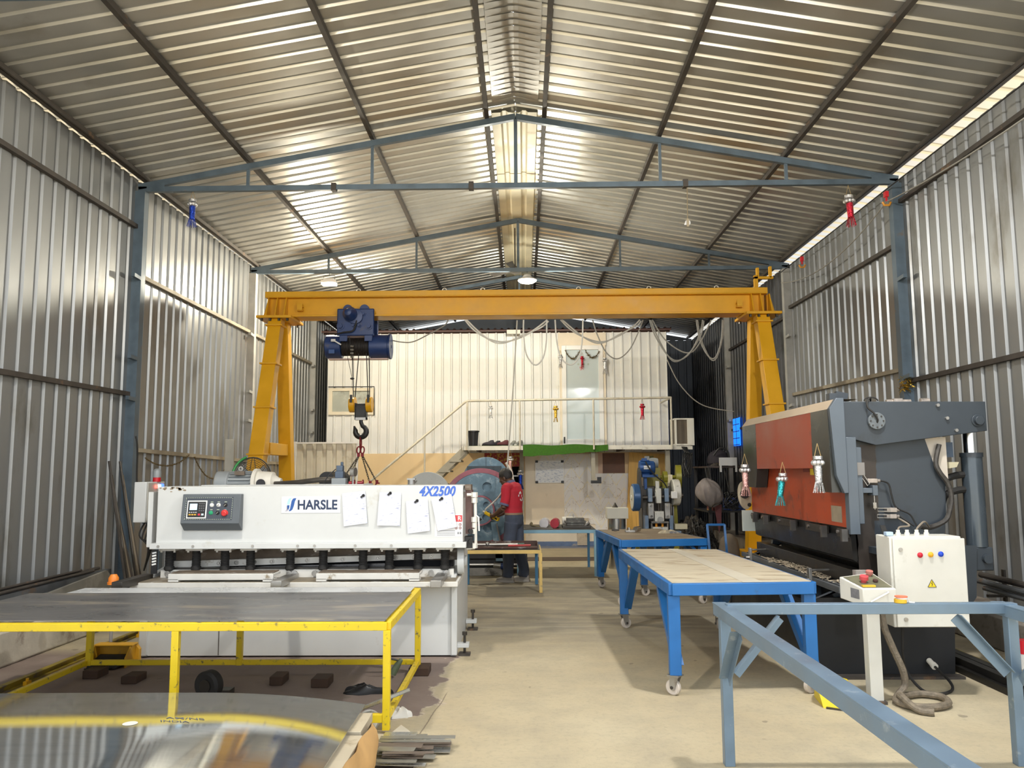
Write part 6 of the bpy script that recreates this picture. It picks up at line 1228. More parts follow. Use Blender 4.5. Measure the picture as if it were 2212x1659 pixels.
def table(name, label, TL, TR, BL, BR, z, top, leg=.085, rz0=.3, mid=False, braces=True, strip=False):
    TL, TR, BL, BR = [V(*p, 0) for p in (TL, TR, BL, BR)]; c = (TL+TR+BL+BR)/4; t = thing(name, label, 'table', (c.x, c.y, 0)); Z = lambda p, h: V(p.x, p.y, h)
    ctr = c; ins = lambda p, d: p+(ctr-p).normalized()*d
    for p, q in ((TL, TR), (TR, BR), (BR, BL), (BL, TL)):
        mb = MB(); d = (q-p).normalized()*.0; mb.bar(Z(p, z-.045), Z(q, z-.045), .045, .085); part('top_rail', mb, tb, t, bev=.004)
    mb = MB(); P = [ins(p, .02) for p in (BL, BR, TR, TL)]; mb._add([Z(p, z-.03) for p in P]+[Z(p, z+.002) for p in P], [(3, 2, 1, 0), (4, 5, 6, 7), (0, 1, 5, 4), (1, 2, 6, 5), (2, 3, 7, 6), (3, 0, 4, 7)]); tp = part('table_top', mb, top, t)
    legs = [ins(p, .055) for p in (TL, TR, BL, BR)]
    for k, p in enumerate(legs):
        mb = MB(); mb.bar(Z(p, .145), Z(p, z-.09), leg, leg, (TR-TL).normalized()); lg_ = part('leg', mb, tb, t, bev=.004); caster(t, p.x, p.y, rz0+k*1.1)
    if braces:
        for a, b in ((legs[0], legs[2]), (legs[2], legs[0]), (legs[1], legs[3]), (legs[3], legs[1])):
            d = (b-a).normalized(); mb = MB(); mb.angle(Z(a+d*.03, .20), Z(a+d*.62, z-.09), .07, .006, (TR-TL).normalized()); part('brace', mb, tb, t)
        for a, b in ((legs[0], legs[1]), (legs[2], legs[3]), (legs[1], legs[0]), (legs[3], legs[2])):
            if strip: break
            d = (b-a).normalized(); mb = MB(); mb.bar(Z(a+d*.02, z-.22), Z(a+d*.15, z-.09), .035, .03); part('corner_brace', mb, tb, t)
    if mid: m_ = V(1.62, 10.62, 0); mb = MB(); mb.bar(Z(m_, .145), Z(m_, z-.05), leg, leg); part('leg', mb, tb, t); caster(t, m_.x, m_.y, .2)
    if strip:
        mb = MB(); a, b, c_, d = TL.lerp(TR, .50), TL.lerp(TR, .60), BL.lerp(BR, .64), BL.lerp(BR, .50); mb._add([Z(p, z+h) for h in (.0, .0045) for p in (d, c_, b, a)], [(4, 5, 6, 7), (0, 1, 5, 4), (1, 2, 6, 5), (2, 3, 7, 6), (3, 0, 4, 7)]); part('top_strip', mb, M('pale_strip', (.56, .52, .42), .5, .1, .06, 4), tp, 'pale flat strip let into the top')
    return t
table('work_table', 'nearer blue work table on casters with worn cream top', (1.075, 8.52), (2.06, 8.45), (1.135, 5.93), (2.175, 5.99), .795, topw, strip=True)
table('work_table', 'farther blue work table on casters with dark brown top', (1.10, 11.46), (1.99, 11.66), (1.235, 9.78), (2.29, 9.96), .785, topd, mid=True)
# things on the far table
t = thing('clamp', 'small bare metal clamp on the far blue table', 'clamp', (1.52, 10.95, .787))
mb = MB(); mb.box(1.43, 1.56, 10.90, 11.0, .788, .815); part('base', mb, steel, t, bev=.006); mb = MB(); mb.cyl((1.56, 10.90, .83), (1.62, 10.98, .83), .035, n=16); mb.cyl((1.48, 10.95, .815), (1.48, 10.95, .85), .02, n=10); part('body', mb, stain, t)
mb = MB(); mb.box(1.28, 1.38, 11.2, 11.24, .788, .81); mb.box(1.30, 1.34, 11.14, 11.3, .788, .80); solo('tool', mb, dsteel, 'small dark tool at the far left of the far blue table', 'tool')
rag('grey and cream rag lying on the far blue table', (1.98, 10.75, .788), .13, .07, .035, M('rag_cream', (.42, .36, .25), .9, 0, .3, 14, dirt=(.16, .16, .17), da=.46, ds=9), 12)
# light blue table behind the worker
t = thing('side_table', 'light blue narrow table behind the worker holding a red roll', 'table', (.6, 13.4, 0))
for p, q in (((-.02, 12.6), (1.17, 12.6)), ((-.02, 13.8), (1.17, 13.8)), ((-.02, 12.6), (-.02, 13.8)), ((1.17, 12.6), (1.17, 13.8))):
    mb = MB(); mb.bar((*p, .68), (*q, .68), .04, .05); part('top_rail', mb, tbl, t, bev=.003)
for x, y in ((-.02, 12.6), (1.17, 12.6), (-.02, 13.8), (1.16, 13.8)): mb = MB(); mb.bar((x, y, 0), (x, y, .66), .04, .04); part('leg', mb, tbl if y < 13 else M('mid_blue_paint', (.06, .20, .36), .5, .1, .1, 5), t)
mb = MB(); mb.box(-.03, 1.18, 12.60, 13.8, .705, .712); part('table_top', mb, dsteel, t)
mb = MB(); mb.lathe([(-.16, .04), (-.16, .072), (.16, .072), (.16, .04)], (.57, 13.05, .785), (.1, 1, 0), 24); solo('red_roll', mb, M('red_film', (.42, .01, .03), .35, 0, .2, 14), 'roll of red film lying on the light blue table', 'roll')
t = thing('tape_roll', 'white film roll lying beside the red roll on the light blue table', 'roll', (.46, 13.3, .712))
mb = MB(); mb.lathe([(-.14, .03), (-.14, .075), (.14, .075), (.14, .03)], (.40, 13.05, .788), (.1, 1, 0), 24); part('film', mb, M('film_white', (.68, .66, .68), .3, 0, .05), t)
t = thing('die_set', 'grimy steel die block on the right end of the light blue table', 'die set', (.93, 13.0, .712))
mb = MB(); mb.box(.68, 1.13, 12.85, 13.15, .713, .75); part('base_plate', mb, dsteel, t, bev=.004); mb = MB(); mb.box(.75, 1.03, 12.9, 13.1, .75, .865); mb.box(.72, 1.06, 12.88, 13.12, .79, .82); part('block', mb, M('grimy_block', (.11, .105, .095), .5, .4, .4, 14, dirt=(.3, .3, .28), da=.36, ds=14), t, bev=.004); mb = MB(); mb.cyl((.86, 13.0, .86), (.86, 13.0, .92), .006, n=6); mb.cyl((1.04, 12.9, .75), (1.10, 12.88, .80), .03, n=12); part('pin', mb, steel, t)
mb = MB(); mb.lathe([(-.1, .02), (-.1, .075), (.1, .075), (.1, .02)], (.80, 13.38, .79), (1, 0, 0), 20); solo('white_spool', mb, M('spool_white', (.62, .60, .54), .5, 0, .08), 'pale spool half hidden behind the die block', 'spool')
for k, (x0, x1, y, lb) in enumerate(((.02, .52, 12.72, 'long flat steel strip at the left of the light blue table'), (.08, .44, 12.85, 'shorter dark strip behind the long strip on the light blue table'))):
    mb = MB(); mb.tube(spline([(x0, y, .715), ((x0+x1)/2, y+.03, .728), (x1, y+.01, .718)]), .007, 6); solo('steel_strip', mb, steel if k == 0 else dsteel, lb, 'strip')
mb = MB(); mb.tube(spline([(.20, 12.94, .80), (.18, 12.94, .765), (.24, 12.93, .745), (.30, 12.93, .732), (.31, 12.94, .728)]), [.02]*6+[.018]*6+[.014]*6+[.012]*6+[.01], 8); solo('twisted_rag', mb, M('khaki_rag', (.24, .20, .12), .9, 0, .25, 20), 'twisted khaki rag on the light blue table', 'rag')
mb = MB(); mb.box(-.05, 1.75, 14.75, 15.35, 0, .008); solo('floor_strip', mb, M('brown_strip', (.115, .085, .065), .8, 0, .2, 4), 'flat brown strip on the floor beneath the light blue table', 'mat')  # thin flat brown strip lying on the floor
# low bench with tool tray
t = thing('low_bench', 'low yellow-edged bench between the shear and the worker', 'bench', (-.2, 11.3, 0))
yl = M('faded_yellow', (.68, .48, .16), .5, 0, .1, 6, dirt=(.22, .19, .15), da=.34, ds=14)
mb = MB(); mb.bar((-.76, 10.93, .535), (.30, 10.93, .535), .04, .045); part('front_rail', mb, yl, t, bev=.003); mb = MB(); mb.bar((-.76, 11.74, .535), (.27, 11.74, .535), .04, .045); part('rear_rail', mb, tbl, t); mb = MB(); mb.bar((.28, 10.93, .535), (.28, 11.74, .535), .04, .045); mb.bar((-.74, 10.93, .535), (-.74, 11.74, .535), .04, .045); part('end_rail', mb, yl, t)
for x, y, m_ in ((.29, 10.93, yl), (-.74, 10.93, yl), (.245, 11.74, M('mid_blue_paint', (0, 0, 0))), (-.74, 11.74, M('mid_blue_paint', (0, 0, 0)))): mb = MB(); mb.bar((x, y, 0), (x, y, .52), .042, .042); part('leg', mb, m_, t, bev=.003)
mb = MB(); mb.box(-.76, .28, 10.95, 11.74, .558, .566); part('bench_top', mb, dsteel, t)
t = thing('tool_tray', 'shallow rusty tray of tools on the low bench', 'tray', (-.25, 11.2, .566)); rt = M('rust_tray', (.085, .045, .035), .6, .2, .3, 6, dirt=(.3, .29, .28), da=.4, ds=5)
mb = MB(); mb.box(-.75, .25, 11.0, 11.45, .567, .572); mb.box(-.75, .25, 11.0, 11.006, .567, .592); mb.box(-.75, .25, 11.444, 11.45, .567, .64); mb.box(-.756, -.75, 11.0, 11.45, .567, .63); mb.box(.25, .256, 11.0, 11.45, .567, .63); part('pan', mb, rt, t)
for x0, x1, y, r, m_, lb, nm in ((-.74, -.02, 11.3, .018, steel, 'long steel bar with a ball knob in the tray', 'steel_bar'), (-.15, .16, 11.15, .014, M('red_handle', (.5, .02, .02), .4, 0, .1), 'red handled tool in the front of the tray', 'hand_tool'), (-.08, .07, 11.36, .014, M('dark_green_handle', (.01, .09, .06), .4, 0, .1), 'dark green handled tool in the tray', 'hand_tool')):
    mb = MB(); mb.cyl((x0, y, .60), (x1, y+.03, .60), r, n=10)
    if nm == 'steel_bar': mb.sph((x0+.3, y+.012, .605), .03)
    solo(nm, mb, m_, lb, 'tool')
# stand of blue-grey channel, front right
st = M('stand_blue_grey', (.17, .245, .325), .38, .25, .10, 5, dirt=(.30, .36, .42), da=.34, ds=12)
t = thing('steel_stand', 'blue-grey steel frame stand in the right foreground', 'stand', (1.95, 3.2, 0))
mb = MB(); mb.box(1.20, 2.80, 4.58, 4.64, .805, .862); part('rear_rail', mb, st, t, bev=.003)
for x in (1.185, 2.765):
    mb = MB(); mb.box(x-.038, x+.038, 1.75, 4.72, .845, .853); mb.box(x-.038, x-.03, 1.75, 4.70, .788, .846); mb.box(x+.03, x+.038, 1.75, 4.70, .788, .846); part('side_rail', mb, st, t, bev=.002)
    for y in (4.60, 1.9): mb = MB(); mb.box(x-.028, x+.028, y-.028, y+.028, 0, .80); part('leg', mb, st, t, bev=.003)
    s = 1 if x < 2 else -1
    mb = MB(); mb.angle((x+s*.03, 4.58, .50), (x+s*.29, 4.60, .80), .05, .005, (0, -1, 0), s); part('brace', mb, st, t); mb = MB(); mb.angle((x+s*.0, 4.56, .47), (x+s*.0, 4.28, .77), .05, .005, (-s, 0, 0), s); part('brace', mb, st, t)
mb = MB(); mb.box(1.2, 2.74, 1.87, 1.93, .805, .862); part('front_rail', mb, st, t)
t = thing('tape_reel', 'yellow and orange tape reel with white tail on the stand rail', 'tape reel', (2.18, 4.61, .863))
mb = MB(); mb.cyl((2.17, 4.61, .864), (2.17, 4.61, .884), .033, n=22); part('core', mb, M('reel_yellow', (.85, .50, .03), .4, 0, .03), t); mb = MB(); mb.cyl((2.18, 4.61, .884), (2.18, 4.61, .894), .03, n=22); part('tape', mb, M('tape_white', (.78, .77, .75), .4, 0, .03), t); mb = MB(); mb.cyl((2.175, 4.61, .894), (2.175, 4.61, .900), .034, n=22); part('flange', mb, M('reel_orange', (.80, .20, .10), .4, 0, .03), t); mb = MB(); mb.tube([(2.205, 4.6, .888), (2.215, 4.6, .867), (2.24, 4.59, .866)], .004, 5); part('tail', mb, M('tape_white', (0, 0, 0)), t)
# canister, box, can, stool near the far wall
t = thing('steel_canister', 'shiny steel canister with a cream box on top behind the far table', 'canister', (1.62, 13.6, 0))
mb = MB(); mb.cyl((1.62, 13.6, 0), (1.62, 13.6, .82), .15, n=28); part('drum', mb, stain, t); 
mb = MB(); mb.box(1.45, 1.80, 13.45, 13.75, .822, 1.0); o = solo('carton', mb, M('pale_carton', (.60, .58, .50), .5, 0, .05), 'pale square box standing on the steel canister', 'box', bev=.006)
mb = MB(); mb.lathe([(1.0, .05), (1.02, .04), (1.06, .015), (1.08, .01)], (1.60, 13.6, 0), (0, 0, 1), 14); solo('oil_funnel', mb, dsteel, 'small dark funnel on top of the pale box', 'funnel')
mb = MB(); mb.lathe([(0, .09), (.0, .1), (.26, .1), (.27, .095), (.27, .02)], (1.5, 14.2, 0), (0, 0, 1), 24); solo('steel_can', mb, stain, 'shiny steel can on the floor under the far blue table', 'can')
t = thing('stool', 'small dark stool on the floor behind the far table leg', 'stool', (1.85, 14.3, 0))
mb = MB(); mb.box(1.68, 2.02, 14.2, 14.45, .38, .41); part('seat', mb, dsteel, t)
for x in (1.72, 1.98):
    for y in (14.23, 14.42): mb = MB(); mb.bar((x, y, 0), (x, y, .38), .03, .03); part('leg', mb, dsteel, t)
# leaning blue frame
t = thing('metal_frame', 'blue rectangular steel frame leaning in the dark corner right of the far table', 'frame', (2.82, 11.6, 0))
P = [V(2.70, 11.45, .01), V(2.71, 11.75, .83), V(2.96, 11.75, .83), V(2.93, 11.45, .01)]
for a, b in ((0, 1), (1, 2), (2, 3), (3, 0)): mb = MB(); mb.bar(P[a], P[b], .03, .03); part('frame_bar', mb, tb, t)
# ================================================================ machines and clutter at the back
pbl = M('press_blue', (.15, .24, .30), .42, .25, .3, 5, dirt=(.36, .45, .50), da=.42, ds=5)
rimp = M('rim_pink', (.38, .13, .165), .5, .1, .2, 6, dirt=(.34, .17, .18), da=.38, ds=8)
t = thing('power_press', 'big blue eccentric press with pink-rimmed flywheels facing the aisle', 'power press', (-.6, 13.1, 0))
mb = MB(); mb.cyl((-.55, 13.30, 1.46), (-.55, 13.36, 1.46), .39, n=48); part('back_wheel', mb, pbl, t, bev=.004); mb = MB(); mb.box(-.553, -.547, 13.297, 13.30, 1.1, 1.85); part('wheel_seam', mb, dark, t)
def wheel(c, r, rim, hub, holes, hr, hd, y0, th, name):
    c = V(*c); mb = MB(); mb.ring((c.x, y0-.012, c.z), (c.x, y0+th, c.z), r, r-rim, 56); w_ = part(name+'_rim', mb, rimp, t, 'pink painted wheel rim', bev=.003)
    # disc with real holes: ring sectors around each hole
    mb = MB(); n = 72; R_in, R_out = hub, r-rim
    import itertools
    nr = 14; P = {}
    inside = lambda q: any((q[0]-hx)**2+(q[1]-hz)**2 < hr*hr for hx, hz in H)
    H = [(hd*math.cos(R(a)), hd*math.sin(R(a))) for a in holes]
    for i in range(n):
        for j in range(nr):
            a0, a1 = 2*PI*i/n, 2*PI*(i+1)/n; r0, r1 = R_in+(R_out-R_in)*j/nr, R_in+(R_out-R_in)*(j+1)/nr
            cs = [(r0*math.cos(a0), r0*math.sin(a0)), (r1*math.cos(a0), r1*math.sin(a0)), (r1*math.cos(a1), r1*math.sin(a1)), (r0*math.cos(a1), r0*math.sin(a1))]
            m_ = (sum(q[0] for q in cs)/4, sum(q[1] for q in cs)/4)
            if inside(m_): continue
            mb._add([(c.x+q[0], y0, c.z+q[1]) for q in cs], [(3, 2, 1, 0)])
    for hx, hz in H: mb.ring((c.x+hx, y0-.004, c.z+hz), (c.x+hx, y0+th*.9, c.z+hz), hr*1.32, hr*.97, 24)
    mb.cyl((c.x, y0+th*.9, c.z), (c.x, y0+th, c.z), R_out, n=56)
    mb.cyl((c.x, y0-.02, c.z), (c.x, y0+.03, c.z), hub, n=28); mb.cyl((c.x, y0-.03, c.z), (c.x, y0, c.z), hub*.35, n=14)
    part(name, mb, pbl, t, smooth=25); return w_
wheel((-.62, 0, 1.045), .62, .075, .17, (72, 20, 128, 290, 180), .078, .34, 12.88, .10, 'flywheel')
wheel((-.625, 0, 1.0), .237, .026, .07, (40, 130, 220, 310), .052, .135, 12.76, .08, 'pinion_wheel')
mb = MB(); mb.cyl((-.62, 12.80, 1.0), (-.62, 13.3, 1.0), .06, n=20); part('shaft', mb, dsteel, t)
mb = MB(); mb.box(-1.0, -.2, 13.02, 13.28, .2, 1.2); mb.box(-.85, -.3, 13.1, 13.6, 1.2, 1.7); part('press_frame', mb, M('press_body_dark', (.05, .075, .09), .5, .1, .3, 4), t)
mb = MB(); mb.prism([(-.45, .82), (-.35, .82), (-.25, .22), (-.37, .22)], 'y', 12.70, 12.745); part('link_arm', mb, pbl, t, bev=.004); mb = MB(); mb.cyl((-.36, 12.69, .80), (-.24, 12.69, .25), .012, n=8); part('link_rod', mb, steel, t)
mb = MB(); mb.cyl((-.92, 12.68, .62), (-.60, 12.68, .88), .018, n=8); mb.cyl((-.86, 12.66, .84), (-.68, 12.66, .70), .02, n=8); mb.cyl((-.9, 12.7, .72), (-.82, 12.66, .90), .018, n=8); mb.sph((-.68, 12.66, .70), .03); part('clutch_lever', mb, dsteel, t)
mb = MB(); mb.box(-1.1, .12, 12.75, 13.7, .12, .26); mb.box(-1.1, .0, 12.7, 12.8, .26, .34); part('base_frame', mb, M('base_black', (.035, .034, .035), .6, .2, .4, 6), t, bev=.006)
mb = MB(); mb.box(-1.1, -.27, 12.66, 13.7, 0, .12); part('foundation', mb, M('foundation_grey', (.24, .23, .21), .8, 0, .3, 6, dirt=(.08, .075, .07), da=.4, ds=6), t, bev=.01)
mb = MB(); mb.cyl((-1.0, 12.70, .17), (.05, 12.70, .17), .022, n=10); mb.cyl((-.40, 12.70, .16), (-.25, 12.66, .15), .045, n=14); part('tie_rod', mb, steel, t); mb = MB(); mb.cyl((-.28, 12.655, .15), (-.24, 12.64, .15), .052, n=16); part('blue_cap', mb, hb, t)
mb = MB(); mb.tube(spline([(-.22, 13.28, 1.75), (-.13, 13.2, 1.6), (-.09, 13.1, 1.35), (-.08, 13.0, 1.2)]), .02, 8); part('belt_guard_edge', mb, M('guard_cream', (0, 0, 0)), t)
t = thing('belt_guard_press', 'grey round machine guard showing above the right end of the shear', 'machine', (-1.41, 12.5, 0))
mb = MB(); mb.cyl((-1.41, 12.40, 1.26), (-1.41, 12.52, 1.26), .35, n=40); gd = part('round_guard', mb, M('guard_grey', (.46, .47, .45), .5, .1, .12, 4, dirt=(.15, .13, .11), da=.33, ds=8), t, bev=.006)
mb = MB(); mb.box(-1.71, -1.13, 12.53, 12.82, 0, 1.2); part('body', mb, pbl, t); mb = MB(); mb.tube(spline([(-1.12, 12.5, 1.42), (-1.03, 12.5, 1.36), (-.98, 12.5, 1.2), (-1.0, 12.5, 1.0), (-1.12, 12.55, .8)]), .02, 8); part('hose', mb, blackr, t)
mb = MB(); mb.cyl((-1.41, 12.40, 1.26), (-1.41, 12.38, 1.26), .04, n=14); part('hub', mb, dsteel, t)
# small mechanical press
t = thing('punch_press', 'small punch press with blue motor, white gear and blue flywheel by the dark corner', 'punch press', (2.28, 13.5, 0))
PX, PY = 2.28, 13.4; off_ = M('flaked_white', (.62, .62, .57), .45, .1, .05, 6, dirt=(.03, .03, .03), da=.36, ds=16); olv = M('olive_paint', (.24, .225, .02), .4, .1, .12, 5); mid = M('mid_grey_blue', (.17, .24, .34), .4, .2, .15, 6, dirt=(.35, .38, .4), da=.36, ds=9)
mb = MB(); mb.box(PX-.24, PX+.24, PY+.12, PY+.55, .15, 1.35); part('body', mb, dsteel, t, bev=.01)
mb = MB(); mb.box(PX-.33, PX+.33, PY-.25, PY+.6, .55, .64); part('bed', mb, mid, t, bev=.005)
for x in (PX-.26, PX+.26):
    for y in (PY-.1, PY+.5): mb = MB(); mb.bar((x*1.0, y, 0), (x, y, .55), .10, .08); part('leg', mb, olv, t, bev=.003)
for x in (PX-.13, PX+.14):
    mb = MB(); mb.box(x-.035, x+.035, PY-.08, PY+.15, 1.10, 1.32); part('bearing_cap', mb, mid, t, bev=.005)
    mb = MB(); mb.box(x-.045, x+.045, PY-.12, PY+.1, .83, 1.08); sl = part('slideway', mb, steel, t, bev=.004)
    for z in (.87, 1.04): mb = MB(); mb.cyl((x, PY-.12, z), (x, PY-.14, z), .02, n=10); part('slide_bolt', mb, stain, sl)
mb = MB(); mb.cyl((PX-.40, PY, 1.16), (PX+.42, PY, 1.20), .035, n=16); part('crankshaft', mb, dsteel, t)
mb = MB(); mb.lathe([(-.05, .03), (-.05, .055), (.06, .055), (.06, .03)], (PX, PY-.06, 1.23), (0, 0, 1), 16); mb.box(PX-.04, PX+.04, PY-.14, PY+.02, 1.08, 1.32); mb.box(PX-.03, PX+.03, PY-.04, PY+.04, 1.32, 1.44); part('connecting_rod', mb, off_, t, bev=.008)
mb = MB(); mb.cyl((PX, PY-.08, .95), (PX, PY-.08, 1.08), .022, n=12); part('ball_screw', mb, dsteel, t)
mb = MB(); mb.box(PX-.075, PX+.075, PY-.15, PY+.1, .79, .95); sd = part('slider', mb, off_, t, bev=.006); mb = MB(); mb.cyl((PX+.01, PY-.15, .82), (PX+.01, PY-.18, .82), .045, n=20); part('slider_screw', mb, steel, sd)
mb = MB(); mb.box(PX-.14, PX+.14, PY-.2, PY+.08, .76, .79); part('ram_plate', mb, stain, t, bev=.003)
for x in (PX-.05, PX+.05): mb = MB(); mb.cyl((x, PY-.12, .70), (x, PY-.12, .755), .02, n=12); part('die_spring', mb, M('spring_orange', (.75, .30, .02), .4, 0, .1), t)
mb = MB(); mb.box(PX-.12, PX+.12, PY-.2, PY+.05, .64, .70); part('die_block', mb, off_, t, bev=.004)
for x in (PX-.13, PX+.13): mb = MB(); mb.cyl((x, PY-.15, .64), (x, PY-.15, .76), .014, n=10); part('die_column', mb, steel, t)
for x in (PX-.20, PX+.20): mb = MB(); mb.box(x-.03, x+.03, PY-.1, PY+.2, .60, .88); part('frame_cheek', mb, mid, t, bev=.004)
# flywheel, belt and motor
d = V(-1, -.03, 0).normalized(); c = V(PX-.36, PY+.05, 1.17)
mb = MB(); mb.lathe([(-.06, .10), (-.06, .215), (-.05, .225), (.045, .225), (.055, .215), (.055, .19)], c, d, 40); fw = part('flywheel', mb, M('flywheel_blue', (.03, .09, .22), .35, .2, .15), t, 'blue flywheel'); mb = MB(); mb.cyl(c+d*.06, c+d*.04, .188, n=36); mb.cyl(c+d*.075, c+d*.04, .04, n=16); part('wheel_face', mb, M('wheel_face_cream', (.55, .54, .46), .5, 0, .08), fw, 'cream wheel face')
mb = MB(); mb.prism([(1.66, -.0), (1.60, .08), (1.20, .20), (1.0, .10), (1.0, -.16), (1.2, -.2), (1.6, -.10)], 'x', PX-.30, PX-.255); mb.v = [(x, PY+.12+z, y) for x, y, z in mb.v]; part('belt', mb, M('belt_dark', (.045, .042, .038), .6, .1, .2), t, 'dark drive belt')
mb = MB(); mb.lathe([(0, .06), (0, .115), (.02, .12), (.18, .12), (.20, .115), (.24, .11), (.26, .09), (.265, .03)], (PX-.27, PY+.16, 1.66), (1, 0, 0), 26); mo = part('motor', mb, M('motor_blue', (.02, .075, .24), .38, .2, .15, 8), t, 'blue electric motor')
for k in range(12): 
    a = 2*PI*k/12; mb = MB(); mb.bar((PX-.25, PY+.16+.125*math.cos(a), 1.66+.125*math.sin(a)), (PX-.10, PY+.16+.125*math.cos(a), 1.66+.125*math.sin(a)), .006, .014, (0, math.cos(a), math.sin(a)))
    if k == 0: fins = MB()
    b_ = len(fins.v); fins.v += mb.v; fins.f += [tuple(i+b_ for i in f) for f in mb.f]
part('cooling_fins', fins, M('motor_blue', (0, 0, 0)), mo); mb = MB(); mb.box(PX-.21, PX-.10, PY+.03, PY+.035, 1.635, 1.695); part('motor_plate', mb, white, mo); mb = MB(); mb.box(PX-.22, PX-.14, PY+.12, PY+.2, 1.77, 1.82); part('terminal_box', mb, M('motor_blue', (0, 0, 0)), mo, bev=.004); mb = MB(); mb.box(PX-.24, PX+.02, PY+.02, PY+.3, 1.50, 1.545); mb.box(PX-.2, PX-.15, PY+.1, PY+.3, 1.3, 1.5); part('motor_base', mb, M('motor_blue', (0, 0, 0)), mo, bev=.004)
mb = MB(); mb.tube(spline([(PX-.18, PY+.03, 1.76), (PX-.12, PY-.02, 1.64), (PX-.02, PY-.02, 1.52), (PX+.1, PY-.02, 1.42), (PX+.16, PY-.02, 1.32)]), .012, 8); part('motor_cable', mb, blackr, t)
mb = MB(); mb.lathe([(0, .05), (0, .085), (.12, .09), (.14, .095), (.24, .085), (.25, .03)], (PX-.12, PY+.62, 1.74), (1, 0, 0), 22); mb.box(PX-.1, PX-.03, PY+.58, PY+.66, 1.81, 1.86); part('rear_motor', mb, mg, t, 'grey second motor behind'); mb = MB(); mb.box(PX-.12, PX+.14, PY+.5, PY+.7, 1.3, 1.66); part('rear_column', mb, M('olive_board', (0, 0, 0)), t)
d2 = V(1, .02, 0).normalized(); c2 = V(PX+.31, PY+.08, 1.25)
mb = MB(); n = 44; prof = []; mb.lathe([(-.06, .08), (-.06, .205), (-.05, .215), (.05, .215), (.06, .205), (.06, .08)], c2, d2, 44); part('gear_cover', mb, off_, t, 'flaking white round gear cover'); mb = MB(); mb.box(PX+.20, PX+.29, PY-.22, PY-.12, 1.16, 1.27); part('switch_box', mb, white, t, bev=.005)
mb = MB(); mb.lathe([(-.045, .1), (-.045, .205), (.045, .205), (.045, .1)], (PX+.47, PY+.62, 1.50), (1, -.12, 0), 40); part('rear_pulley', mb, olv, t, 'olive rear pulley'); mb = MB(); mb.cyl((PX+.1, PY+.62, 1.5), (PX+.5, PY+.62, 1.5), .03, n=12); part('rear_shaft', mb, olv, t)
mb = MB(); mb.ring((PX+.13, PY+.2, 1.5), (PX+.2, PY+.2, 1.5), .10, .04, 20); mb.box(PX+.10, PX+.19, PY+.1, PY+.3, 1.28, 1.42); part('olive_bracket', mb, olv, t, bev=.004); mb = MB(); mb.box(PX+.25, PX+.31, PY+.3, PY+.4, 1.40, 1.54); part('cream_arm', mb, cream, t, bev=.004)
mb = MB(); mb.box(PX+.25, PX+.45, PY-.15, PY+.0, .66, .745); part('side_block', mb, M('block_cream', (.58, .54, .38), .5, 0, .1), t, bev=.004); mb = MB(); mb.bar((PX+.34, PY+.2, .2), (PX+.32, PY+.2, 1.05), .06, .05); part('olive_post', mb, olv, t)
for x in (.18, .215, .25): mb = MB(); mb.cyl((PX+x, PY-.05, .75), (PX+x, PY-.05, 1.02), .009, n=8); part('guide_rod', mb, steel, t)
t = thing('ceiling_fan', 'dark ceiling fan high under the ridge behind the second truss', 'ceiling fan', (-.06, 14.4, 5.3)); mb = MB(); mb.cyl((-.06, 14.4, 5.3), (-.06, 14.4, 6.08), .012, n=8); part('rod', mb, dsteel, t); mb = MB(); mb.lathe([(5.22, .05), (5.24, .09), (5.32, .09), (5.36, .03)], (-.06, 14.4, 0), (0, 0, 1), 20); part('motor', mb, dsteel, t)
for k in range(3): a = R(20+120*k); d = V(math.cos(a), math.sin(a), 0); n_ = V(-math.sin(a), math.cos(a), .25)*.065; c = V(-.06, 14.4, 5.28); mb = MB(); mb._add([c+d*.08-n_*.5, c+d*.08+n_*.5, c+d*.58+n_, c+d*.58-n_]+[p+V(0, 0, .006) for p in (c+d*.08-n_*.5, c+d*.08+n_*.5, c+d*.58+n_, c+d*.58-n_)], [(3, 2, 1, 0), (4, 5, 6, 7), (0, 1, 5, 4), (1, 2, 6, 5), (2, 3, 7, 6), (3, 0, 4, 7)]); part('blade', mb, M('fan_blade_dark', (.06, .055, .05), .5, .1, .1), t)
# dark corner: rack with clutter and a heap of swarf
t = thing('storage_rack', 'dark steel rack in the far right corner piled with clutter', 'rack', (4.1, 16, 0))
rk = M('rack_dark', (.035, .035, .037), .6, .2, .3)
for x in (3.60, 4.40):
    for y in (15.4, 16.6): mb = MB(); mb.box(x-.025, x+.025, y-.025, y+.025, 0, 1.70); part('upright', mb, rk, t)
for z in (.82, 1.66): mb = MB(); mb.box(3.55, 4.45, 15.35, 16.65, z, z+.03); part('shelf', mb, M('shelf_brown', (.07, .05, .045), .6, 0, .2) if z > 1 else rk, t)
dkp = M('bag_purple_black', (.022, .018, .026), .8, 0, .3)
t = thing('backpack', 'dark purple-black backpack lying on top of the corner rack', 'bag', (3.82, 15.8, 1.69)); mb = MB()
mb.loft([[V(3.92+rx*math.cos(a), 15.95+ry*math.sin(a), 1.70+z) for a in [2*PI*k/20 for k in range(20)]] for z, rx, ry in ((0, .18, .16), (.05, .22, .2), (.15, .22, .2), (.25, .17, .16), (.31, .08, .08), (.32, .02, .02))]); part('bag_body', mb, dkp, t); mb = MB(); mb.tube(spline([(3.78, 15.75, 1.9), (3.90, 15.72, 2.04), (4.05, 15.75, 1.98), (4.10, 15.8, 1.75)]), .018, 6); part('strap', mb, rk, t)
t = thing('white_bracket', 'white painted bracket on the edge of the corner rack', 'bracket', (3.95, 15.3, 1.69)); mb = MB(); mb.box(3.78, 4.10, 15.26, 15.34, 1.70, 1.85); part('plate', mb, M('bracket_white', (.55, .56, .57), .5, 0, .05), t)
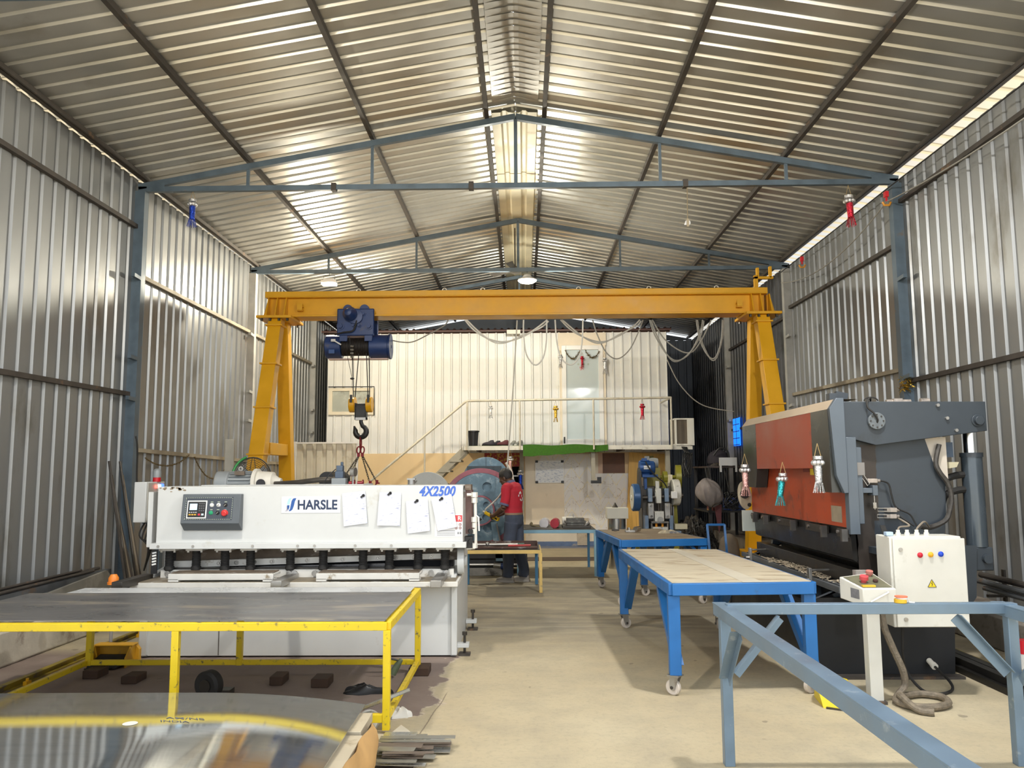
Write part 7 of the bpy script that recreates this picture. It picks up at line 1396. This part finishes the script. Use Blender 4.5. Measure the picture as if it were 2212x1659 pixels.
for x in (3.78, 4.07): mb = MB(); mb.box(x, x+.03, 15.26, 15.3, 1.58, 1.70); part('leg', mb, M('bracket_white', (0, 0, 0)), t)
rag('dark rumpled cloth under the backpack on the rack', (3.75, 15.50, 1.692), .10, .08, .05, M('cloth_dark', (.05, .042, .035), .9, 0, .3, 10), 21, 'cloth', 'cloth')
tarp = M('grey_tarpaulin', (.24, .21, .20), .6, 0, .2, 5)
mb = MB(); rnd = random.Random(3); rings = []; c = V(3.50, 15.0, 1.20)
for j in range(17):
    th = PI*(j+.3)/16.6; ring = []
    for i in range(44):
        a = 2*PI*i/44; rr = 1+.05*math.sin(a*9+j*.35)+.04*math.sin(a*15-j*.5)+.06*math.sin(a*3+j*.6); x = .24*math.sin(th)*math.cos(a)*rr; z = .25*math.cos(th)*(1+.1*math.sin(a*2)); y = .18*math.sin(th)*math.sin(a)*rr; ring.append(c+V(x+.18*z, y, -z))
    rings.append(ring)
mb.loft(rings); tp_ = solo('tarpaulin_bundle', mb, tarp, 'grey crumpled tarpaulin bundle hanging from the corner rack', 'bundle')
mb = MB(); mb.tube([(3.55, 15.0, 1.42), (3.58, 15.34, 1.67)], .012, 6); mb.tube([(3.48, 15.0, 1.42), (3.52, 15.36, 1.67)], .012, 6); part('tie_rope', mb, rk, tp_)
mb = MB(); rnd = random.Random(8); pts = []
for k in range(90): pts.append((3.87+.10*math.sin(k*1.3)+rnd.uniform(-.04, .04), 14.88+.05*math.cos(k*.9), 1.06+.14*math.sin(k*.77)+rnd.uniform(-.03, .03)))
mb.tube(spline(pts, 4), .009, 5); mb.tube([(3.87, 14.9, 1.1), (3.87, 15.33, 1.66)], .01, 5); solo('cable_tangle', mb, black, 'black tangle of cable hanging beside the tarpaulin bundle', 'cable')
mb = MB(); rnd = random.Random(18)
for k in range(14):
    x0 = 3.30+.008*k; mb.tube(spline([(x0, 16.46, 2.10), (x0, 16.2, 2.0-.01*k), (x0+.08*math.sin(k), 16.1, 1.95), (x0-.05+.08*math.cos(k*2), 16.0, 1.75), (x0-.15+.008*k, 15.9, 1.5+.03*math.sin(k*3))]), .010, 5)
solo('cable_coil', mb, black, 'black cables hanging below the air conditioner in the corner', 'cable')
t = thing('crate', 'blue plastic crate on the lower shelf of the corner rack', 'crate', (4.15, 15.6, .85)); cb_ = M('crate_blue', (.02, .05, .20), .5, 0, .15); mb = MB()
mb.box(3.95, 4.36, 15.45, 15.8, .855, .87)
for z in (.90, .95, 1.0, 1.05): mb.box(3.95, 4.36, 15.44, 15.455, z, z+.03); mb.box(3.95, 4.36, 15.795, 15.81, z, z+.03); mb.box(3.945, 3.96, 15.44, 15.81, z, z+.03); mb.box(4.35, 4.365, 15.44, 15.81, z, z+.03)
for x in (3.95, 4.09, 4.23, 4.345): mb.box(x, x+.02, 15.435, 15.455, .86, 1.08)
part('basket', mb, cb_, t)
rag('reddish cloth bundle beside the blue crate on the corner rack', (3.72, 15.55, .852), .11, .14, .16, M('cloth_red', (.16, .05, .05), .9, 0, .3, 10, dirt=(.3, .2, .06), da=.42, ds=7), 31, 'cloth', 'cloth')
mb = MB(); mb.prism([(3.66, .95), (3.80, .97), (3.78, .62), (3.74, .44), (3.70, .66)], 'y', 15.32, 15.34); solo('hanging_cloth', mb, M('cloth_maroon', (.13, .045, .05), .9, 0, .25, 10), 'maroon cloth hanging off the lower shelf of the corner rack', 'cloth')
# heap of dark swarf: nobody could count it
mb = MB(); rnd = random.Random(14); hz = lambda x, y: .72*max(0, 1-((x-3.18)/.40)**2)*max(0, 1-((y-14.9)/1.3)**2)**.7
n, k = 34, 30
P = [[V(2.80+.74*i/n, 13.5+2.8*j/k, max(.0, hz(2.80+.74*i/n, 13.5+2.8*j/k)*(.85+.3*rnd.random())+rnd.uniform(-.02, .02))) for j in range(k+1)] for i in range(n+1)]
mb._add([p for r in P for p in r], [(i*(k+1)+j, (i+1)*(k+1)+j, (i+1)*(k+1)+j+1, i*(k+1)+j+1) for i in range(n) for j in range(k)])
for q in range(1500):
    x, y = rnd.uniform(2.85, 3.50), rnd.uniform(13.7, 15.2); z = hz(x, y)
    if z < .05: continue
    c = V(x, y, z+rnd.uniform(0, .04)); d = V(rnd.uniform(-1, 1), rnd.uniform(-1, 1), rnd.uniform(-.4, .8)).normalized()*rnd.uniform(.01, .035); s_ = d.orthogonal().normalized()*rnd.uniform(.003, .008); mb.quad(c-d-s_, c+d-s_, c+d+s_, c-d+s_)
sw_ = solo('swarf_heap', mb, M('swarf_black', (.014, .013, .013), .5, .3, .5, 12, dirt=(.06, .055, .05), da=.3, ds=40), 'dark heap of metal swarf in the corner behind the far table', 'swarf', kind='stuff', smooth=0)
sk = M('sacking', (.12, .095, .07), .9, 0, .25, 6)
mb = MB(); mb.loft([[V(3.36+.8*r_*math.cos(a)*(1+.1*math.sin(3*a)), 13.1+r_*math.sin(a)*.7, z) for a in [2*PI*k/18 for k in range(18)]] for z, r_ in ((0, .16), (.05, .2), (.3, .21), (.5, .17), (.58, .08), (.6, .02))]); solo('sack', mb, sk, 'dusty brown sack on the floor before the yellow crane leg', 'sack')
# ================================================================ the worker
def fuse(mb, vox, smooth_it=4):
    """melt overlapping pieces into one continuous skin"""
    me = bpy.data.meshes.new('fuse'); me.from_pydata(mb.v, [], mb.f); o = bpy.data.objects.new('fuse', me); COL.objects.link(o)
    r = o.modifiers.new('r', 'REMESH'); r.mode = 'VOXEL'; r.voxel_size = vox; s = o.modifiers.new('s', 'SMOOTH'); s.factor = .5; s.iterations = smooth_it
    bpy.context.view_layer.update(); e = o.evaluated_get(bpy.context.evaluated_depsgraph_get()).to_mesh()
    out = MB(); out.v = [tuple(v.co) for v in e.vertices]; out.f = [tuple(p.vertices) for p in e.polygons]
    bpy.data.objects.remove(o); return out
skin = M('brown_skin', (.105, .05, .028), .45, 0, .10, 12); shirt_m = M('red_polo', (.46, .018, .035), .8, 0, .10, 10, bump=.15, bs=30); trm = M('navy_trousers', (.062, .075, .11), .85, 0, .15, 8, bump=.2, bs=24)
hairm = M('black_hair', (.010, .009, .009), .4, 0, .3, 60, bump=.6, bs=160); trim_ = M('polo_trim', (.13, .13, .22), .8, 0, .05); shoem = M('grey_trainer', (.36, .33, .29), .7, 0, .1, 14); solem = M('trainer_sole', (.50, .46, .41), .6, 0, .05)
TH = R(157); person = thing('person', 'person in red polo shirt and navy trousers holding a yellow crane pendant', 'person', (-.085, 12.02, 0)); OFF[person.name] = V(); person.rotation_euler[2] = TH
def ell(c, rx, ry, n=20, tilt=0.): 
    c = V(*c); return [c+V(rx*math.cos(2*PI*i/n), ry*math.sin(2*PI*i/n), -tilt*rx*math.cos(2*PI*i/n)) for i in range(n)]
def limb(mb, pts, rs, n=12): sp = spline(pts, 4); k = len(pts)-1; r = []
def limb(mb, pts, rs, n=12):
    sp = spline(pts, 5); m_ = len(sp)-1; rr = []
    for i in range(len(sp)): f = i/m_*(len(rs)-1); a = min(int(f), len(rs)-2); rr.append(rs[a]+(rs[a+1]-rs[a])*(f-a))
    mb.tube(sp, rr, n)
HM = Matrix.Translation((.125, 0, 1.515)) @ Matrix.Rotation(R(22), 4, 'Y')
SH = {1: V(.03, .185, 1.365), -1: V(.03, -.185, 1.365)}; EL = {1: V(.055, .245, 1.075), -1: V(.06, -.235, 1.085)}; WR = {1: V(.255, .125, .965), -1: V(.27, -.07, .955)}; HD = {1: V(.325, .075, .955), -1: V(.325, -.02, .935)}
FT = {1: .055, -1: -.11}
mb = MB()
# trunk, neck
mb.loft([ell(c, rx, ry, tilt=t_) for c, rx, ry, t_ in (((-.01, 0, .84), .09, .14, 0), ((-.01, 0, .95), .105, .155, 0), ((.0, 0, 1.08), .098, .145, 0), ((.005, 0, 1.22), .110, .165, .05), ((.01, 0, 1.34), .105, .175, .1), ((.02, 0, 1.41), .07, .12, .2), ((.04, 0, 1.44), .056, .06, .3), ((.075, 0, 1.49), .052, .055, .3))])
# head: skull, jaw, nose, ears, brow
h = MB(); h.T = HM
h.sph((-.012, 0, .03), .098, .076, .100, 20, 14); h.sph((.038, 0, -.045), .058, .056, .07, 16, 10); h.sph((.065, 0, -.088), .026, .030, .022, 12, 8); h.sph((.075, 0, .018), .022, .052, .02, 12, 8)
h.loft([[V(.083, -.008, .02), V(.083, .008, .02), V(.078, .008, .02), V(.078, -.008, .02)], [V(.118, -.014, -.022), V(.118, .014, -.022), V(.08, .016, -.02), V(.08, -.016, -.02)], [V(.105, -.015, -.036), V(.105, .015, -.036), V(.08, .016, -.038), V(.08, -.016, -.038)]])
h.sph((.088, 0, -.055), .014, .024, .007, 10, 6); h.sph((.086, 0, -.068), .014, .021, .008, 10, 6)
for s in (-1, 1): h.sph((-.008, s*.078, -.012), .020, .010, .032, 10, 8); h.sph((.05, s*.045, -.025), .025, .016, .022, 10, 8)
b_ = len(mb.v); mb.v += h.v; mb.f += [tuple(i+b_ for i in f) for f in h.f]
for s in (1, -1):
    limb(mb, [V(.015, s*.12, 1.385), SH[s], SH[s].lerp(EL[s], .5)+V(-.012, 0, 0), EL[s]], [.05, .056, .047, .041]); limb(mb, [EL[s], EL[s].lerp(WR[s], .35), WR[s]], [.040, .041, .027])
    # palm and fingers curled round the pendant
    f = (HD[s]-WR[s]).normalized(); sd = V(0, -s, 0); dn = f.cross(V(0, 1, 0)).normalized()*-1
    limb(mb, [WR[s], WR[s].lerp(HD[s], .5), HD[s]], [.026, .034, .030])
    for k, (o_, ln) in enumerate(((-.027, .95), (-.009, 1.08), (.009, 1.0), (.026, .80))):
        a = HD[s]+V(0, 0, o_*-1)+V(0, s*.006, 0); p1 = a+f*.030*ln+V(0, -s*.006, 0); p2 = p1+f*.010+V(0, -s*.026*ln, 0); p3 = p2-f*.016+V(0, -s*.016, 0)
        limb(mb, [a, p1, p2, p3], [.0095, .009, .0085, .007], 8)
    a = WR[s].lerp(HD[s], .45)+V(0, -s*.014, .016); limb(mb, [a, a+f*.022+V(0, -s*.022, .012), a+f*.05+V(0, -s*.034, .008)], [.012, .0105, .008], 8)
    # legs and feet
    x = FT[s]; limb(mb, [V(-.005, s*.085, .90), V(x*.45+.02, s*.095, .48), V(x, s*.09, .09)], [.085, .055, .036]); limb(mb, [V(x-.03, s*.09, .05), V(x+.06, s*.095, .045), V(x+.15, s*.105, .03)], [.034, .034, .022])
body = part('body', fuse(mb, .0048, 3), skin, person, smooth=80)
# eyes, eyebrows
for s in (-1, 1):
    e = MB(); e.T = HM; e.sph((.083, s*.030, .004), .009, .011, .006, 10, 6); ey = part('eye', e, M('eye_white', (.55, .5, .45), .3, 0, 0), body); e = MB(); e.T = HM; e.sph((.094, s*.030, .003), .004, .006, .006, 8, 6); part('pupil', e, black, ey)
    e = MB(); e.T = HM; e.tube([(.092, s*.014, .026), (.094, s*.032, .031), (.084, s*.052, .024)], [.004, .005, .003], 6); part('eyebrow', e, hairm, body)
# hair: short, thicker on top
mb = MB(); rings = []; n = 30
for j in range(11):
    ring = []
    for i in range(n):
        a = 2*PI*i/n; ca = math.cos(a); low = .035 if ca > .55 else (-.035 if ca < -.2 else .0+.035*max(0, (ca+.2)/.75)-.035*(1-max(0, (ca+.2)/.75)))
        th0 = math.acos(max(-1, min(1, (low-.03)/.106))); th = th0*(1-j/10)+.02; k = 1+.022*math.sin(a*7+j)
        ring.append(V(-.014+.106*k*math.sin(th)*ca, .084*k*math.sin(th)*math.sin(a), .034+.110*k*math.cos(th)))
    rings.append(ring)
mb.T = HM; mb.loft(rings); mb.T = HM
for q in range(0):
    rnd = random.Random(q); a = rnd.uniform(-1, 1); p = V(.02+rnd.uniform(-.02, .055), .06*a, .122-.035*abs(a)-rnd.uniform(0, .03)); mb.tube([p-V(.01, 0, .006), p+V(.004, 0, .003), p+V(.014, .004*a, .0)], [.008, .006, .002], 5)
part('hair', mb, hairm, person, 'short black hair')
# shirt
mb = MB(); mb.loft([ell(c, rx, ry, tilt=t_) for c, rx, ry, t_ in (((-.008, 0, .975), .122, .172, 0), ((-.006, 0, 1.0), .128, .176, 0), ((-.0, 0, 1.07), .124, .170, 0), ((-.006, 0, 1.2), .130, .180, .05), ((-.004, 0, 1.31), .126, .190, .1), ((.008, 0, 1.375), .105, .175, .15), ((.02, 0, 1.415), .078, .115, .25), ((.038, 0, 1.44), .064, .070, .3))])
for s in (1, -1): limb(mb, [V(.01, s*.10, 1.36), SH[s]+V(0, s*.004, 0), SH[s].lerp(EL[s], .45)+V(-.012, 0, 0), SH[s].lerp(EL[s], .80)+V(-.004, 0, 0)], [.075, .076, .068, .066], 16)
sh_ = part('shirt', fuse(mb, .007, 4), shirt_m, person, 'red polo shirt', smooth=80)
for s in (1, -1): mb = MB(); a = SH[s].lerp(EL[s], .76)+V(-.006, 0, 0); b = SH[s].lerp(EL[s], .86)+V(-.002, 0, 0); mb.ring(a, b, .070, .058, 20); part('sleeve_cuff', mb, trim_, sh_, 'blue-grey sleeve cuff')
mb = MB(); mb.lathe([(0, .072), (.02, .070), (.045, .064), (.045, .058), (0, .062)], (.036, 0, 1.428), (.3, 0, 1), 22); part('collar', mb, trim_, sh_, 'blue-grey collar')
mb = MB(); rnd = random.Random(6)
for k in range(9):
    a = PI+(-.55+.11*k)*.9; z = 1.255+.05*math.sin(k*.8); c = V(-.006-.0+.136*math.cos(a), .186*math.sin(a), z); t_ = V(-math.sin(a), math.cos(a), 0).normalized(); nrm = V(math.cos(a), math.sin(a), 0); mb.T = None
    mb.quad(c-t_*.008-V(0, 0, .014+.004*(k % 3)), c+t_*.008-V(0, 0, .014), c+t_*.008+V(0, 0, .016), c-t_*.008+V(0, 0, .012))
for k in range(7):
    a = PI+(-.3+.1*k); c = V(-.006+.137*math.cos(a), .187*math.sin(a), 1.19+.01*math.cos(k*2)); t_ = V(-math.sin(a), math.cos(a), 0); mb.quad(c-t_*.006-V(0, 0, .012), c+t_*.006-V(0, 0, .012), c+t_*.006+V(0, 0, .012), c-t_*.006+V(0, 0, .012))
part('back_print', mb, M('print_white', (.75, .7, .7), .7, 0, 0), sh_, 'small white print on the back', smooth=0)
# trousers, belt
mb = MB(); mb.loft([ell(c, rx, ry) for c, rx, ry in (((-.008, 0, .995), .124, .172), ((-.012, 0, .93), .132, .178), ((-.012, 0, .84), .124, .172), ((-.005, 0, .78), .09, .14))])
for s in (1, -1): x = FT[s]; limb(mb, [V(-.01, s*.088, .86), V(x*.45+.012, s*.096, .48), V(x-.01, s*.092, .20), V(x+.0, s*.092, .075)], [.108, .088, .078, .082], 18)
part('trousers', fuse(mb, .007, 4), trm, person, 'navy work trousers', smooth=80)
mb = MB(); mb.loft([ell((-.008, 0, z), .130*k, .180*k, 28) for z, k in ((.975, .97), (.977, 1.0), (1.003, 1.0), (1.005, .97))]); part('belt', mb, M('tan_belt', (.30, .20, .13), .6, 0, .1), person, 'tan belt')
for s in (1, -1):
    x = FT[s]; y = s*.095; mb = MB()
    mb.loft([[V(x+l, y+wd*math.cos(q)+.008*l, .028+(hh*math.sin(q) if math.sin(q) > 0 else .012*math.sin(q))) for q in [2*PI*i/16 for i in range(16)]] for l, wd, hh in ((-.095, .02, .05), (-.08, .036, .075), (-.04, .041, .085), (.02, .043, .078), (.08, .047, .052), (.13, .045, .04), (.165, .03, .026), (.18, .01, .012))])
    so = part('shoe', mb, shoem, person, 'grey trainer'); mb = MB(); mb.loft([[V(x+l, y+wd*math.cos(q)+.008*l, .0145+.0145*(1 if math.sin(q) > 0 else -1)) for q in [2*PI*(i+.5)/16 for i in range(16)]] for l, wd in ((-.105, .02), (-.09, .038), (-.02, .044), (.08, .050), (.14, .047), (.175, .032), (.19, .01))]); part('shoe_sole', mb, solem, so)
    mb = MB()
    for l in (.045, .065, .085): mb.tube([(x+l, y-.024, .086-.35*(l-.045)), (x+l-.006, y, .099-.42*(l-.045)), (x+l, y+.024, .086-.35*(l-.045))], .004, 5)
    part('laces', mb, M('lace_dark', (.05, .05, .06), .8, 0, 0), so)
# pendant in the hands, with its cable up to the crane
LW = Matrix.Translation(person.location) @ Matrix.Rotation(TH, 4, 'Z'); lw = lambda x, y, z: LW @ V(x, y, z)
pnd = thing('pendant_control', 'yellow and black crane pendant held by the worker, its cable hanging from the beam', 'pendant control', lw(.33, .02, .94)); A, B = lw(.455, .025, 1.0), lw(.225, .03, .895); ax = (B-A).normalized()
mb = MB(); mb.bar(A, A.lerp(B, .5), .05, .048); mb.bar(A.lerp(B, .5), B, .062, .055); part('pendant_body', mb, M('pendant_yellow', (.65, .42, .01), .45, 0, .1, 20), pnd, bev=.01)
up_ = ax.cross(LW.to_3x3() @ V(0, 1, 0)).normalized(); up_ = up_ if up_.z > 0 else -up_
for k in range(5): mb = MB(); p = A.lerp(B, .16+.17*k)+up_*.024; mb.cyl(p, p+up_*.010, .013, n=10); part('pendant_button', mb, black, pnd)
mb = MB(); nrm = (LW.to_3x3() @ V(0, 1, 0)); p = A.lerp(B, .85)+nrm*.03; mb.bar(p-ax*.02, p+ax*.02, .004, .02, up_); part('side_grip', mb, black, pnd)
cp = [A+V(0, 0, 0), at(1050, 1099, Y=12.16)]+[at(u, v, Y=y) for u, v, y in ((1066, 1085, 12.15), (1079, 1071, 12.2), (1088, 1052, 12.28), (1095, 1015, 12.3), (1097, 990, 12.3), (1104, 900, 12.32), (1112, 780, 12.34), (1117, 692, 12.35))]
mb = MB(); mb.tube(spline(cp, 8), .011, 8); mb.tube([A, A-ax*.04], [.02, .012], 10); part('pendant_cable', mb, M('pendant_cable', (.52, .50, .44), .5, 0, .06), pnd, 'pale pendant cable')
# ================================================================ lamps
lens = M('lamp_glow', (1, .97, .9), .3, 0, 0, emit=18.)
lampb = M('lamp_body', (.75, .76, .76), .4, .2, .05)
def flood(name, label, p, power, warm=(1, .93, .8), round_=False, tilt=(0, 0, -1), vis=True):
    p = Vector(p); t = thing(name, label, 'lamp', p)
    a = MB()
    if round_:
        a.lathe([(0, .02), (.0, .06), (-.05, .09), (-.08, .165), (-.10, .17), (-.104, .02)], p+V(0, 0, .1), n=28)
        g = MB(); g.cyl(p+V(0, 0, -.008), p+V(0, 0, -.035), .16, .12, 28)
    else:
        a.box(p.x-.13, p.x+.13, p.y-.09, p.y+.09, p.z, p.z+.045); a.box(p.x-.09, p.x+.09, p.y-.06, p.y+.06, p.z+.045, p.z+.075)
        g = MB(); g.box(p.x-.12, p.x+.12, p.y-.08, p.y+.08, p.z-.03, p.z)
    part('housing', a, lampb, t, bev=.004); part('lens', g, lens, t, 'glowing lamp lens')
    b = MB(); b.tube([p+V(-.1, 0, .05), p+V(-.1, 0, .14), p+V(.1, 0, .14), p+V(.1, 0, .05)], .006, 6); b.tube([p+V(0, 0, .14), p+V(0, 0, .24)], .006, 6)
    part('bracket', b, bluest, t)
    ld = bpy.data.lights.new(name+'_light', 'POINT' if not tilt else 'AREA'); ld.energy = power; ld.color = warm
    if tilt: ld.shape = 'DISK'; ld.size = .3; ld.spread = PI
    else: ld.shadow_soft_size = .06
    lo = bpy.data.objects.new(name+'_light', ld); COL.objects.link(lo); lo.parent = t; lo.location = (0, 0, -.045 if tilt else -.12)
    if tilt: lo.rotation_euler = Vector((0, 0, -1)).rotation_difference(Vector(tilt).normalized()).to_euler()
    return t
flood('flood_lamp', 'glowing rectangular flood lamp above the left end of the crane beam', (at(711, 612, Y=13.84)), 165, (1, .90, .70), tilt=None)
flood('bay_lamp', 'glowing round lamp above the middle of the crane beam', (at(1139, 606, Y=13.84)), 140, (1, .95, .80), True, None)
flood('flood_lamp', 'flood lamp on the front truss over the right of the work tables', (2.4, 4.7, 5.0), 130, (1, .97, .92), tilt=(0, .6, -1))
flood('flood_lamp', 'flood lamp on the front truss over the shear', (-2.3, 4.6, 5.0), 90, (1, .93, .82), tilt=(.1, .6, -1))
# ================================================================ repeats carry the same group
GR = {'tinsel_lantern': 'hanging tinsel lanterns', 'paper_sheet': 'paper sheets on the shear front', 'hanging_cable': 'hanging power cables', 'shoe': 'shoes left on the walkway', 'work_table': 'blue work tables on casters',
      'marble_sheet': 'printed marble sheets on the office wall', 'garland': 'dry leaf garlands', 'flood_lamp': 'flood lamps on the trusses', 'roof_truss': 'roof trusses', 'column': 'wall posts', 'roof_purlin_beam': 'roof purlins',
      'wall_rail_beam': 'wall rails', 'crane_rail': 'crane rails', 'hook_clip': 'hook clips on the right cable', 'plywood_sheet': 'plywood sheets against the office wall'}
for o in list(COL.objects):
    g = GR.get(o.name.split('.')[0])
    if g and o.parent is None and not o.get('group'): o['group'] = g
